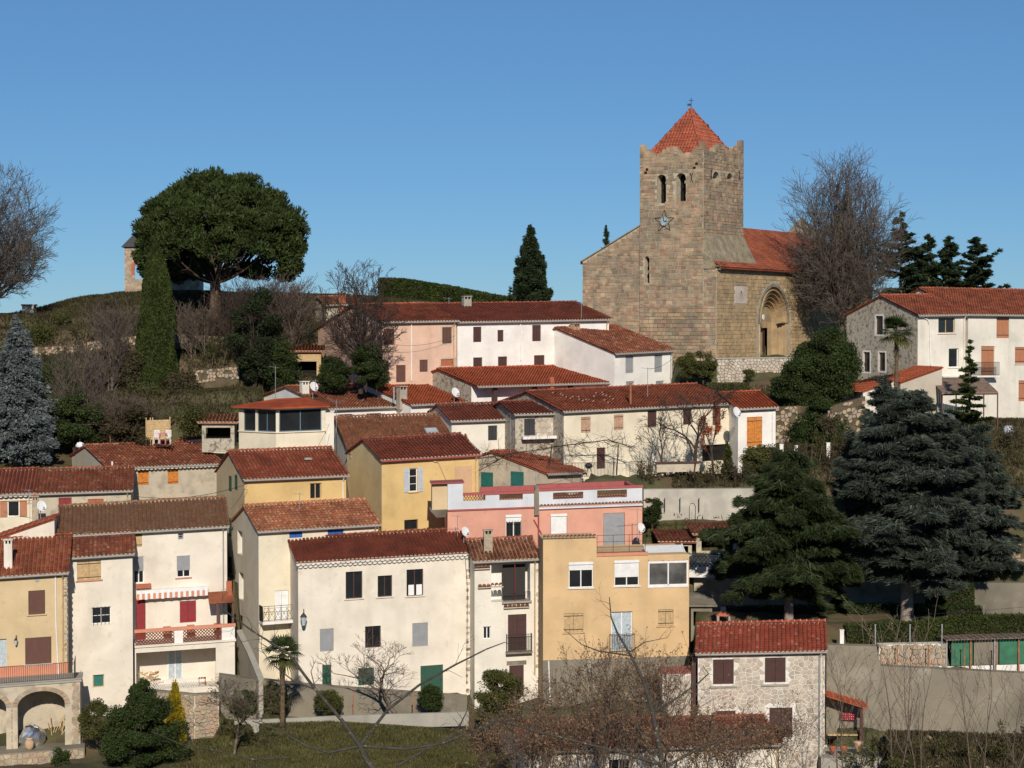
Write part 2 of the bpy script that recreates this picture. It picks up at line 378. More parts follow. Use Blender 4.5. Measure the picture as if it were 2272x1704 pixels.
def solve_a(eL, rL, D, Wh):
    O = P(*eL, D); lo, hi = 0.0, R(75)
    f = lambda a: proj(O + Vector((-math.sin(a), math.cos(a), 0))*Wh)[0] - rL[0]
    if f(lo) < 0: return lo
    for _ in range(40):
        mid = (lo+hi)/2
        if f(mid) > 0: lo = mid
        else: hi = mid
    return lo
def make_frame(D, eL, eR, a):
    O = P(*eL, D); fr = Frame(O, a); lo, hi = .1, 90.
    for _ in range(50):
        m = (lo+hi)/2
        if proj(O + fr.ex*m)[0] < eR[0]: lo = m
        else: hi = m
    L = lo; q = O + fr.ex*L; z = P(*eR, q.y).z; fr = Frame(O, a, (z-O.z)/L); return fr, L
REG = {}
def house(name, label, D, eL, eR, rL, Wh, base, wm, tm, a=None, front=(), gable=(), gut=GUTTER, single=False, ov=.28, og=.12,
          back=1.0, gm=None, pitch=.27, group=None, cat='house', mortar=MORTAR, genoise=None, key=None, tiled=True, fdepth=.16, stones=None):
    if a is None: a = solve_a(eL, rL, D, Wh)
    else: a = R(a)
    fr, L = make_frame(D, eL, eR, a)
    Rp = fr.O + fr.ey*Wh; rise = P(rL[0], rL[1], Rp.y).z - Rp.z
    rise = max(.5, min(rise, Wh*.75)); sl = rise/Wh
    vb = P(eL[0], base, D).z - fr.O.z
    bc = fr.pt(L/2, vb, Wh)
    root = thing(name, bc, label, cat, group)
    fa_, fb_ = fr.pt(0, vb, ov), fr.pt(L, vb, ov); fb_.z = P(eR[0], base, fb_.y).z; found(fa_, fb_, Wh*1.6)
    if a > R(13): found(fr.pt(og, vb, Wh*1.5), fr.pt(og, vb, ov), 2.)
    print('%-22s a=%.0f L=%.1f rise=%.2f slope=%.0f tilt=%.3f h=%.1f' % (name, math.degrees(a), L, rise, math.degrees(math.atan(sl)), fr.ex.z, -vb))
    vt = sl*ov - .07; vbb = vb - 3.; Wt = Wh*(1+back); Wb = Wt - ov*back
    vbk = rise - sl*(Wb-Wh) - .07
    Qf = lambda u, v, w_: fr.pt(u, v, ov + w_)
    Qg = lambda u, v, w_: fr.pt(og + w_, v, -u)
    ents = []
    for e in front:
        x0,y0,x1,y1 = e[1]; xm, ym = (x0+x1)/2, (y0+y1)/2
        u0 = fr.hit(x0, ym, ov)[0]; u1 = fr.hit(x1, ym, ov)[0]; v1 = fr.hit(xm, y0, ov)[1]; v0 = fr.hit(xm, y1, ov)[1]
        u0 = max(u0, og+.02); u1 = min(u1, L-og-.02); v1 = min(v1, vt-.02)
        if u1-u0 > .1 and v1-v0 > .1: ents.append((e[0], (u0,u1,v0,v1), e[2] if len(e) > 2 else {}))
    gents = []
    for e in gable:
        x0,y0,x1,y1 = e[1]; xm, ym = (x0+x1)/2, (y0+y1)/2
        w0 = fr.hitg(x0, ym, og)[0]; w1 = fr.hitg(x1, ym, og)[0]; v1 = fr.hitg(xm, y0, og)[1]; v0 = fr.hitg(xm, y1, og)[1]
        gents.append((e[0], (-w0, -w1, v0, v1), e[2] if len(e) > 2 else {}))
    mb = MB(); sheet(mb, Qf, og, L-og, vbb, vt, [e[1] for e in ents if e[0] != 'flush'], .24)
    sheet(mb, lambda u,v,w_: fr.pt(L-og, v, -u), -Wb, -ov, vbb, min(vt, vbk), [])
    sheet(mb, lambda u,v,w_: fr.pt(u, v, Wb), og, L-og, vbb, vbk, [])
    rc = [(ov, min(vt, vbk)), (ov, vt), (Wh, rise-.07), (Wb, vbk), (Wb, min(vt, vbk))]
    mb.add([fr.pt(L-og, v, w_) for w_, v in rc], [tuple(range(5))])
    mb.build('wall', wm, root)
    g = MB(); m0 = min(vt, vbk); sheet(g, Qg, -Wb, -ov, vbb, m0, [e[1] for e in gents if e[0] != 'flush'], .3)
    gents2 = [e for e in gents]
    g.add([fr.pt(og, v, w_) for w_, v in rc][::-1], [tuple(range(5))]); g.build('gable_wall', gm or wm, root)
    for k, r, o in ents: opening(root, Qf, r, k, **o)
    for k, r, o in gents2:
        w1 = dict(o); opening(root, lambda u,v,w_,o_=(-.07 if k == 'shut' else 0. if 'surround' in o else .12): Qg(u, v, w_+o_), r, k, **w1)
    # roof
    rb = MB(); t = .07
    for (wa, va, wb_, vb_) in ((0, 0, Wh, rise), (Wh, rise, Wt, rise-sl*(Wt-Wh))):
        rb.hexa([fr.pt(0,va-t,wa), fr.pt(L,va-t,wa), fr.pt(L,vb_-t,wb_), fr.pt(0,vb_-t,wb_), fr.pt(0,va,wa), fr.pt(L,va,wa), fr.pt(L,vb_,wb_), fr.pt(0,vb_,wb_)])
    roof = rb.build('roof', tm, root)
    if tiled:
        slope_tiles(root, roof, fr, L, (Wh, rise), (0, 0), tm, single, pitch, mortar=mortar)
        # verge column on the hidden slope
        vm = MB(); r0 = fr.pt(0,rise,Wh); r1 = fr.pt(0, rise-sl*(Wt-Wh), Wt); ld = (r1-r0); S = ld.length; ld.normalize(); ex = fr.ex.normalized(); nd = Vector((0,0,1))
        for i in range(int(S/.36)):
            for u in (.04, L-.04): arc(vm, r0+fr.ex*u+ld*((i+1)*.36), ex, nd, ld, .11, .42)
        vm.build('verge_tiles', tm, root)
    if gut:
        gb = MB(); gb.tube([fr.pt(-.02,-.06,-.07), fr.pt(L+.02,-.06,-.07)], .065, 6); gb.build('gutter', gut, root)
    if gut and L > 4.5 and label.find('roof extension') < 0:
        db = MB(); uu = L-og-.25; db.tube([fr.pt(uu,-.1,-.05), fr.pt(uu,-.45,ov-.08), fr.pt(uu,max(vb,-8.)+.2,ov-.08)], .05, 6); db.build('downpipe', (CREAM2, GUTTER, TANWOOD)[len(label) % 3], root)
    if genoise:
        gb = MB(); n = max(2, round(L/.34)); ex = fr.ex.normalized()
        for row, (vv, ww) in enumerate(((-.12, -.06), (-.30, .09))[:genoise]):
            for i in range(n):
                u = (i+.5*(row % 2)+.25)*L/n
                halfdisc(gb, fr.pt(u, vv+.03, ww), ex, Vector((0,0,-1)), fr.ey, .155, ov-ww, 6)
            gb.box(fr.pt, 0, L, vv-.0+.035, vv+.07, ww-.02, ov)
        gb.build('eave_cornice', WMORT, root)
    h = dict(root=root, fr=fr, L=L, Wh=Wh, rise=rise, sl=sl, ov=ov, vb=vb, Qf=Qf, Qg=Qg, Wb=Wb)
    if key: REG[key] = h
    return h
def hit_roof(h, px, py):
    fr = h['fr']; s = (fr.ey + fr.ez*h['sl']); M = Matrix((fr.ex, s, -ray(px, py))).transposed(); x = M.inverted() @ (-fr.O); return x[0], x[1]
def chimney(h, x0, y0, x1, y1, m=None, holes=True, cap=None, name='chimney'):
    u, w_ = hit_roof(h, (x0+x1)/2, y1); fr = h['fr']; p = fr.pt(u, w_*h['sl'], w_); mpp = p.y/F
    W = (x1-x0)*mpp; H = (y1-y0)*mpp; a = fr.a
    Q = lambda u_, v_, ww: p + Vector((math.cos(a), math.sin(a), 0))*u_ + Vector((-math.sin(a), math.cos(a), 0))*ww + Vector((0,0,v_))
    b = MB(); hh = .22 if holes and W > .3 else 0
    b.box(Q, -W/2, W/2, -.7, H-hh-.05, 0, W*.8)
    if hh:
        for q in (-W/2+.05, 0, W/2-.05): b.box(Q, q-.045, q+.045, H-hh-.05, H-.05, .02, W*.8-.02)
        b.box(Q, -W/2-.05, W/2+.05, H-.05, H+.02, -.05, W*.8+.05)
    o = b.build(name, m or CREAM2, h['root'])
    if cap: c = MB(); c.box(Q, -W/2-.06, W/2+.06, H+.021, H+.08, -.06, W*.8+.06); c.build('chimney_cap', cap, o)
    if hh: c = MB(); c.box(Q, -W/2+.11, W/2-.11, H-hh-.04, H-.06, .1, W*.8-.1); c.build('flue', DARK, o)
def dish(px, py, D, ry, label, ax=(.62,-.70,.34), mast=1.0):
    c = P(px, py, D); r = ry*D/F; ax = Vector(ax).normalized()
    t = thing('satellite_dish', c, label, 'satellite dish', 'satellite dishes on the roofs and walls')
    b = MB(); b.lathe(c, [(-.02,.02),(.0,r*.45),(r*.10,r*.8),(r*.2,r),(r*.215,r),(r*.12,r*.8),(.03,r*.4)], 18, ax); b.build('reflector', WHITEM, t, smooth=True)
    a = MB(); a.tube([c - Vector((0,0,r*.9)), c + ax*r*1.0 - Vector((0,0,r*.55))], .015, 4); a.tube([c + ax*r*.9 - Vector((0,0,r*.55)), c + ax*r*1.08 - Vector((0,0,r*.45))], .05, 6); a.build('feed_arm', GREYSH, t)
    m = MB(); q = c - ax*.15; m.tube([c-ax*.02, q], .03, 5); m.tube([q + Vector((0,0,.1)), q - Vector((0,0,mast))], .025, 5); m.build('mast', GREYSH, t)
def antenna(px, py0, py1, D, label, n=6, L=.9):
    top = P(px, py0, D); bot = Vector((top.x, top.y, P(px, py1, D).z))
    t = thing('television_antenna', bot, label, 'antenna', 'television antennas on the roofs')
    m = MB(); m.tube([bot, top], .022, 4); m.build('mast', GREYSH, t)
    b = MB(); c = top - Vector((0,0,.1)); d = Vector((-.85,-.4,.12)).normalized(); e = d.cross(Vector((0,0,1))).normalized()
    b.tube([c-d*L*.3, c+d*L*.7], .012, 4)
    for i in range(n): q = c + d*(L*(-.3+i/(n-1))); s = .28-.02*i; b.tube([q-e*s, q+e*s], .008, 3)
    b.build('antenna_rods', GREYSH, t)
def railing(name, root, Q, u0, u1, v0, v1, w0, m=METAL, pitch=.11, mid=False, r=.012):
    b = MB(); b.box(Q,u0,u1,v1-.03,v1,w0-.015,w0+.015); b.box(Q,u0,u1,v0+.05,v0+.07,w0-.01,w0+.01)
    if mid: b.box(Q,u0,u1,v1-.17,v1-.15,w0-.01,w0+.01)
    n = max(2, round((u1-u0)/pitch))
    for i in range(n+1):
        u = u0+(u1-u0)*i/n; b.box(Q,u-r,u+r,v0,v1-.03,w0-r,w0+r)
    return b.build(name, m, root)
def pixrect(h, x0, y0, x1, y1, w=0., clip=False):
    fr = h['fr']; W = h['ov']+w; xm, ym = (x0+x1)/2, (y0+y1)/2
    return fr.hit(x0,ym,W)[0], fr.hit(x1,ym,W)[0], fr.hit(xm,y1,W)[1], fr.hit(xm,y0,W)[1]
def pipe(h, pts, r=.05, m=None, w=-.08):
    fr = h['fr']; b = MB(); q = []
    for x, y in pts: u, v = fr.hit(x, y, h['ov']+w); q.append(fr.pt(u, v, h['ov']+w))
    b.tube(q, r, 6); b.build('downpipe', m or CREAM2, h['root'])
def quoins(h, x, y0, y1, wpx=9, m=ROUGHST, side=1, gap=.06):
    y = y0; fr = h['fr']
    while y < y1:
        hh = rng.uniform(6, 12); ww = wpx*rng.uniform(.5, 1.15); b = MB()
        a = (x, x+ww) if side > 0 else (x-ww, x)
        u0,u1,v0,v1 = pixrect(h, a[0], y, a[1], y+hh)
        pts = []; n = 8
        for k in range(n):
            t = 2*math.pi*k/n; c, s = math.cos(t), math.sin(t); q = (abs(c)**3+abs(s)**3)**(-1/3)*rng.uniform(.85,1.)
            pts.append(((u0+u1)/2+(u1-u0)/2*c*q, (v0+v1)/2+(v1-v0)/2*s*q))
        vs = [h['Qf'](p[0],p[1],-.025) for p in pts] + [h['Qf'](p[0],p[1],.01) for p in pts]
        b.add(vs, [tuple(range(n))] + [(i,(i+1)%n,n+(i+1)%n,n+i) for i in range(n)]); b.build('quoin', m, h['root'])
        y += hh + rng.uniform(2, 9)
ST_RAMP = [(.42,.30,.19), (.36,.29,.21), (.44,.29,.20), (.33,.30,.25), (.46,.36,.24), (.30,.25,.18)]
STONE = mat('field_stone', (.4,.33,.24), .92, .25, 2.2, .02, 14, ramp=ST_RAMP)
STONEW = mat('pale_field_stone', (.5,.45,.38), .92, .2, 2.2, .02, 14, ramp=[(.52,.46,.37), (.45,.38,.30), (.58,.52,.43), (.42,.37,.31), (.50,.40,.31)])
STONEC = mat('church_stone', (.4,.33,.24), .92, .28, 1.3, .02, 10, ramp=[(.41,.28,.165), (.35,.265,.17), (.44,.28,.18), (.28,.24,.18), (.48,.35,.21), (.23,.18,.125), (.38,.225,.145), (.31,.26,.18)], blot=[((.17,.15,.11), .35, .48, .68, .55)])
STONES_ = mat('church_ashlar', (.45,.36,.22), .92, .22, 1.1, .015, 10, ramp=[(.47,.33,.175), (.40,.28,.15), (.52,.37,.20), (.35,.26,.15), (.45,.30,.17)], blot=[((.20,.17,.11), .3, .5, .7, .4)])
STONED = mat('weathered_ashlar', (.3,.27,.2), .95, .3, 1.5, .03, 10, ramp=[(.27,.23,.16), (.33,.27,.18), (.22,.19,.14), (.30,.26,.20)], blot=[((.14,.12,.09), 6., .5, .66, .7)])
CMORT = mat('church_mortar', (.44,.38,.28), .95, .25, 3., .03, 10)
def rubble(root, Q, u0, u1, v0, v1, size, m, holes=(), w=0., lift=.035, gap=.022, keep=None, maxn=300, aspect=1.25, name='stone'):
    nx = max(2, int((u1-u0)/(size*aspect))); ny = max(2, int((v1-v0)/size)); dx = (u1-u0)/nx; dy = (v1-v0)/ny
    S = {}
    for i in range(-1, nx+1):
        for j in range(-1, ny+1): S[i,j] = (u0+(i+.5+rng.uniform(-.36,.36)+.25*(j % 2))*dx, v0+(j+.5+rng.uniform(-.36,.36))*dy)
    out = []
    for (i,j), (x,y) in S.items():
        if i < 0 or j < 0 or i >= nx or j >= ny: continue
        poly = [(x-dx*1.3,y-dy*1.3),(x+dx*1.3,y-dy*1.3),(x+dx*1.3,y+dy*1.3),(x-dx*1.3,y+dy*1.3)]
        for a in range(-2, 3):
            for b in range(-2, 3):
                if (a or b) and (i+a, j+b) in S:
                    X, Y = S[i+a,j+b]; nx_, ny_ = X-x, Y-y; l = math.hypot(nx_, ny_); nx_/=l; ny_/=l; c = l/2-gap/2
                    q = []
                    for k in range(len(poly)):
                        p1, p2 = poly[k-1], poly[k]; d1 = (p1[0]-x)*nx_+(p1[1]-y)*ny_-c; d2 = (p2[0]-x)*nx_+(p2[1]-y)*ny_-c
                        if (d1 > 0) != (d2 > 0): t = d1/(d1-d2); q.append((p1[0]+(p2[0]-p1[0])*t, p1[1]+(p2[1]-p1[1])*t))
                        if d2 <= 0: q.append(p2)
                    poly = q
                    if len(poly) < 3: break
            if len(poly) < 3: break
        if len(poly) < 3: continue
        poly = [(min(max(a,u0),u1), min(max(b,v0),v1)) for a,b in poly]
        cx_ = sum(p[0] for p in poly)/len(poly); cy_ = sum(p[1] for p in poly)/len(poly)
        if any(h[0]-.05 < cx_ < h[1]+.05 and h[2]-.05 < cy_ < h[3]+.05 for h in holes): continue
        if keep and not keep(cx_, cy_): continue
        ar = abs(sum(poly[k-1][0]*poly[k][1]-poly[k][0]*poly[k-1][1] for k in range(len(poly))))/2
        if ar > 1e-3: out.append((ar, poly, cx_, cy_))
    out.sort(key=lambda t: -t[0]); rest = MB()
    for k, (ar, poly, cx_, cy_) in enumerate(out):
        b = MB() if k < maxn else rest; li = lift*rng.uniform(.5,1.2); n = len(poly)
        vs = [Q(a,b_,w) for a,b_ in poly] + [Q(cx_+(a-cx_)*.86,cy_+(b_-cy_)*.86,w-li) for a,b_ in poly]
        b.add(vs, [tuple(range(n,2*n))] + [(i,(i+1)%n,n+(i+1)%n,n+i) for i in range(n)])
        if k < maxn: b.build(name, m, root)
    rest.build('stones', m, root, kind='stuff')
CUBE = {}
def masonry(parts, root, maxn=300):
    """parts: list of (Q, u0,u1,v0,v1, hmin,hmax, wmin,wmax, mat, holes, keep, w)"""
    allb = []
    for (Q,u0,u1,v0,v1,h0,h1,w0,w1,m,holes,keep,w_) in parts:
        v = v0
        while v < v1-.05:
            hh = min(rng.uniform(h0,h1), v1-v); u = u0 - rng.uniform(0, w0)
            while u < u1:
                ww = rng.uniform(w0,w1); a, b = max(u,u0), min(u+ww,u1); u += ww
                if b-a < .08: continue
                cu, cv = (a+b)/2, v+hh/2
                if any(h[0]-.1 < cu < h[1]+.1 and h[2]-.1 < cv < h[3]+.1 for h in holes): continue
                if keep and not (keep(a+.02,cv) and keep(b-.02,cv) and keep(cu, v+hh)): continue
                allb.append(((b-a)*hh, Q, a+.02, b-.02, v+.02, v+hh-.02, w_-rng.uniform(.012,.05), w_+.04, m))
            v += hh
    allb.sort(key=lambda t: -t[0]); rest = {}
    o0 = origin_of(root)
    for k, (ar,Q,a,b,c,d,e,f,m) in enumerate(allb):
        if k < maxn:
            if m.name not in CUBE:
                q = MB(); i = .47
                q.v = [Vector(t) for t in ((-.5,-.5,.5),(.5,-.5,.5),(.5,.5,.5),(-.5,.5,.5),(-i,-i,-.5),(i,-i,-.5),(i,i,-.5),(-i,i,-.5))]
                me = bpy.data.meshes.new('stone'); me.from_pydata([tuple(v) for v in q.v], [], [(4,5,6,7),(0,1,5,4),(1,2,6,5),(2,3,7,6),(3,0,4,7)]); me.materials.append(m); CUBE[m.name] = me
            o = bpy.data.objects.new('stone', CUBE[m.name]); COL.objects.link(o); o.parent = root
            c0 = Q((a+b)/2,(c+d)/2,(e+f)/2); X = Q(b,(c+d)/2,(e+f)/2)-Q(a,(c+d)/2,(e+f)/2); Y = Q((a+b)/2,d,(e+f)/2)-Q((a+b)/2,c,(e+f)/2); Z = Q((a+b)/2,(c+d)/2,f)-Q((a+b)/2,(c+d)/2,e)
            M = Matrix((X,Y,Z)).transposed().to_4x4(); M.translation = c0-o0; o.matrix_basis = M
        else: rest.setdefault(m.name, MB()).box(Q,a,b,c,d,e,f)
    for nme, mb in rest.items(): mb.build('stones', MATS[nme], root, kind='stuff')
# ------------------------------------------------------------------ vegetation
def leaves(name, C, size, m, parent, dirs=None, asp=1., kind=None, jit=.5, **k):
    n = len(C)
    if dirs is None: d = nr.normal(size=(n,3))
    else: d = dirs + nr.normal(size=(n,3))*jit
    d /= np.linalg.norm(d,axis=1)[:,None]+1e-9
    e = np.cross(d, nr.normal(size=(n,3))); e /= np.linalg.norm(e,axis=1)[:,None]+1e-9
    s = (size*nr.uniform(.6,1.35,n))[:,None]
    a = d*s*.5*asp; b_ = e*s*.5
    V = np.stack([C-a-b_*.75, C-a*.6+b_*.85, C+a*1.1],1).reshape(-1,3)
    return np_mesh(name, V, np.arange(n*3).reshape(-1,3), m, parent, rnd=nr.rand(n), kind=kind, **k)
def tubes_np(name, segs, m, parent, sides=3, **k):
    """segs: list of (p0,p1,r0,r1)"""
    A = np.array([s[0] for s in segs],float); B = np.array([s[1] for s in segs],float); r0 = np.array([s[2] for s in segs]); r1 = np.array([s[3] for s in segs])
    d = B-A; d /= np.linalg.norm(d,axis=1)[:,None]+1e-9; ref = np.where(np.abs(d[:,2:3])<.9, np.array([[0,0,1.]]), np.array([[1.,0,0]])); a = np.cross(d,ref); a /= np.linalg.norm(a,axis=1)[:,None]+1e-9; b_ = np.cross(d,a)
    V = []
    for k_ in range(sides):
        t = 2*math.pi*k_/sides; o = a*math.cos(t)+b_*math.sin(t); V.append(A+o*r0[:,None]); V.append(B+o*r1[:,None])
    V = np.stack(V,1).reshape(-1,3); n = len(segs); base = np.arange(n)*2*sides; Fq = []
    for k_ in range(sides): k2 = (k_+1)%sides; Fq.append(np.stack([base+2*k_,base+2*k2,base+2*k2+1,base+2*k_+1],1))
    return np_mesh(name, V, np.concatenate(Fq), m, parent, smooth=True, **k)
def grow(p, d, L, r, depth, segs, spread=.55, kids=3, up=.15, steps=4, wig=.13, taper=.6, lr=.68, tips=None, minr=.006, droop=0.):
    p = Vector(p); d = Vector(d).normalized(); rr = r
    for i in range(steps):
        nd = (d + Vector((rng.gauss(0,wig),rng.gauss(0,wig),rng.gauss(0,wig)+up*.3-droop))).normalized(); q = p+nd*(L/steps); r2 = max(minr, r*(1-(1-taper)*(i+1)/steps))
        segs.append((p[:],q[:],rr,r2,depth)); rr = r2; p = q; d = nd
        if depth > 0 and (i >= 1 or depth <= 2):
            for _ in range(kids if i == steps-1 else (1 if rng.random() < .75 else 0)):
                ax = d.cross(Vector((rng.gauss(0,1),rng.gauss(0,1),rng.gauss(0,1)))).normalized(); an = spread*rng.uniform(.6,1.3); nd2 = (d*math.cos(an)+ax*math.sin(an)+Vector((0,0,up))).normalized()
                grow(p, nd2, L*lr*rng.uniform(.75,1.15), max(minr, rr*.62), depth-1, segs, spread, kids, up, max(2,steps-1), wig, taper, lr, tips, minr, droop)
    if tips is not None and depth == 0: tips.append(p[:])
def bare_tree(label, px, pyb, D, hpx, depth=5, spread=.5, up=.12, kids=3, r=None, mt=TWIG, lean=(0,0), name='bare_tree', cat='tree', lr=.7, leaf_m=None, nleaf=0, lsz=.12, trunk=.3, fit=True, group=None, wpx=None, wig=.13, steps=4, base=None, minr=None):
    b0 = base or P(px,pyb,D); H = hpx*D/F; L = H*trunk; segs = []; tips = []
    r = r or H*.022
    grow(b0-Vector((0,0,.4)), (lean[0],lean[1],1), L+.4, r, depth, segs, spread, kids, up, steps, wig, .75, lr, tips, minr or .000075*D)
    Z = np.array([s[1][2] for s in segs]); X = np.array([s[1][0] for s in segs]); top = np.percentile(Z,99.7)-b0.z
    kx = kz = H/top
    if wpx: kx = (wpx*D/F)/(np.percentile(X,99.3)-np.percentile(X,.7))
    S = []
    for s in segs:
        f = lambda q: (b0.x+(q[0]-b0.x)*kx, b0.y+(q[1]-b0.y)*kx, b0.z+(q[2]-b0.z)*kz); S.append((f(s[0]),f(s[1]),s[2],s[3],s[4]))
    t = thing(name, b0, label, cat, group)
    big = [s for s in S if s[4] >= depth-1]; tw = [s for s in S if s[4] < depth-1]
    tubes_np('trunk', big, BARK if mt is not TWIGD else TWIGD, t, 6); 
    if tw: tubes_np('twigs', tw, mt, t, 3)
    if leaf_m and nleaf:
        E = np.array([s[1] for s in S if s[4] <= 2]); c = E[nr.randint(0,len(E),nleaf)]+nr.normal(size=(nleaf,3))*.08; leaves('leaves', c, lsz, leaf_m, t, asp=1.6)
    return t, S
def clumps(c, rad, K, n, csz, shell=.75, fl=.0, seed=None):
    """clumped points through an ellipsoid; c centre, rad radii"""
    u = nr.normal(size=(K,3)); u /= np.linalg.norm(u,axis=1)[:,None]; rr = shell+(1-shell)*nr.rand(K)**.5; rr = np.where(nr.rand(K) < .25, nr.rand(K)**.4*.8, rr)
    ctr = u*rr[:,None]*np.array(rad)[None]; ctr[:,2] = np.maximum(ctr[:,2], -rad[2]*(1-fl)); idx = nr.randint(0,K,n); q = nr.normal(size=(n,3)); q /= np.linalg.norm(q,axis=1)[:,None]; q *= (nr.rand(n)**.45)[:,None]*csz*nr.uniform(.6,1.3,K)[idx][:,None]
    q[:,2] *= .75
    return np.array(c)[None]+ctr[idx]+q, q
def bush(label, px, pyb, D, wpx, hpx, m, n=2500, sz=.14, name='bush', cat='bush', group=None, K=None, csz=None, shell=.7, dirs=False, depthf=1.):
    n = int(n*1.7); sz *= .82
    b0 = P(px,pyb,D); w_ = wpx*D/F/2; h = hpx*D/F/2; t = thing(name, b0, label, cat, group)
    C, q = clumps(b0+Vector((0,0,h*.95)), (w_*.86,w_*.8*depthf,h*.86), K or 40, n, csz or min(w_,h)*.30, shell)
    C = C[C[:,2] > b0.z-.3]; leaves('foliage', C, sz, m, t); segs = []
    for k in range(9): e = b0+Vector((rng.uniform(-.5,.5)*w_, rng.uniform(-.4,.4)*w_, h*rng.uniform(.9,1.6))); segs.append(((b0-Vector((0,0,.3)))[:],e[:],.06,.02))
    tubes_np('stems', segs, TWIGD, t, 4); return t
def scrub(label, px, pyb, D, wpx, hpx, m=L_SCRUB, n=900, nl=0, mt=TWIG, group=None, name='scrub_bush', cat='shrub'):
    """bare multi-stemmed shrub"""
    b0 = P(px,pyb,D); W_ = wpx*D/F/2; H = hpx*D/F; t = thing(name, b0, label, cat, group); S = []
    for k in range(max(6, int(W_*4))):
        s = b0+Vector((rng.uniform(-.6,.6)*W_, rng.uniform(-.4,.4)*W_, -.3)); grow(s, ((s.x-b0.x)/W_*.5+rng.gauss(0,.15), rng.gauss(0,.25), 1), H*rng.uniform(.5,.8), .035, 2, S, .45, 3, .1, 4, .12, .5, .5)
    tubes_np('stems', S, mt, t, 3)
    if nl: E = np.array([s[1] for s in S]); c = E[nr.randint(0,len(E),nl)]+nr.normal(size=(nl,3))*.12; leaves('leaves', c, .12, m, t)
    return t
def conifer(label, px, pyb, D, hpx, wpx, m, name='conifer_tree', trunk_clear=.1, n=14000, sz=.2, asp=2.2, droop=.25, power=.85, whorl=26, per=7, mt=BARK, tr=None, flat=.35, layered=False, group=None, gap=0., cat='tree', topw=0., upc=0., wig=.0, lay_h=None):
    n = int(n*1.7); sz *= .85
    b0 = P(px,pyb,D); H = hpx*D/F; Rm = wpx*D/F/2; t = thing(name, b0, label, cat, group); r0 = tr or H*.022
    segs = [((b0.x,b0.y,b0.z-.5+i*(H+.5)/12),(b0.x,b0.y,b0.z-.5+(i+1)*(H+.5)/12),r0*(1-i/12*.92),r0*(1-(i+1)/12*.92)) for i in range(12)]
    tubes_np('trunk', segs, mt, t, 8)
    C = []; Dr = []; B = []; W_ = []
    for k in range(whorl):
        f = trunk_clear+(1-trunk_clear)*((k+.3)/whorl); z = b0.z+H*f; fr_ = (f-trunk_clear)/(1-trunk_clear)
        prof = min(1., (1-fr_)**power + topw*(1-fr_)) * min(1, .62+fr_*3.2)
        for j in range(per):
            az = rng.uniform(0, 2*math.pi); Lb = max(.15, Rm*prof*rng.uniform(.72,1.1)*(1-gap*rng.random())); s0 = np.array((b0.x,b0.y,z+rng.uniform(-.9,.9)*H/whorl)); d = np.array((math.cos(az),math.sin(az),0)); ns = 6; prev = s0; el = .15*(fr_)+upc+rng.gauss(0,.13); dens = rng.uniform(.15,1.)**1.6; dr_ = droop*rng.uniform(.4,1.7)
            for i in range(1,ns+1):
                tt = i/ns; p = s0+d*Lb*tt+np.array((0,0,1))*(Lb*(el*tt-dr_*tt*tt))+nr.normal(size=3)*wig*Lb; B.append((tuple(prev),tuple(p),max(.010,r0*.16*(1-tt*.8)*(Lb/Rm)),max(.008,r0*.16*(1-tt)*(Lb/Rm)))); prev = p
                if i >= 2: C.append((s0,d,Lb,tt,el,p)); W_.append(Lb*(.35+tt)*(dens+.12))
    W_ = np.array(W_); idx = nr.choice(len(C), n, p=W_/W_.sum()); P_ = np.array([c[5] for c in C])[idx]; DD = np.array([c[1] for c in C])[idx]; LL = np.array([c[2] for c in C])[idx]; TT = np.array([c[3] for c in C])[idx]
    side = np.cross(DD, np.array([[0,0,1.]])); sgn = nr.uniform(-1,1,n); back = nr.uniform(-.5,.12,n); wdt = .42*np.minimum(LL, Rm*.9)*(1.15-TT*.75)
    pos = P_+side*(sgn*wdt)[:,None]+DD*((back*.5-np.abs(sgn)*.25)*wdt*1.3)[:,None]; pos[:,2] += nr.normal(size=n)*flat*.3-np.abs(sgn)*wdt*.22-nr.rand(n)*flat*.5
    dirs = DD*.7+side*sgn[:,None]*1.0+np.array([[0,0,-droop*1.2]])
    tubes_np('branches', B, TWIGD, t, 4); leaves('needles', pos, sz, m, t, dirs, asp, jit=.28); return t


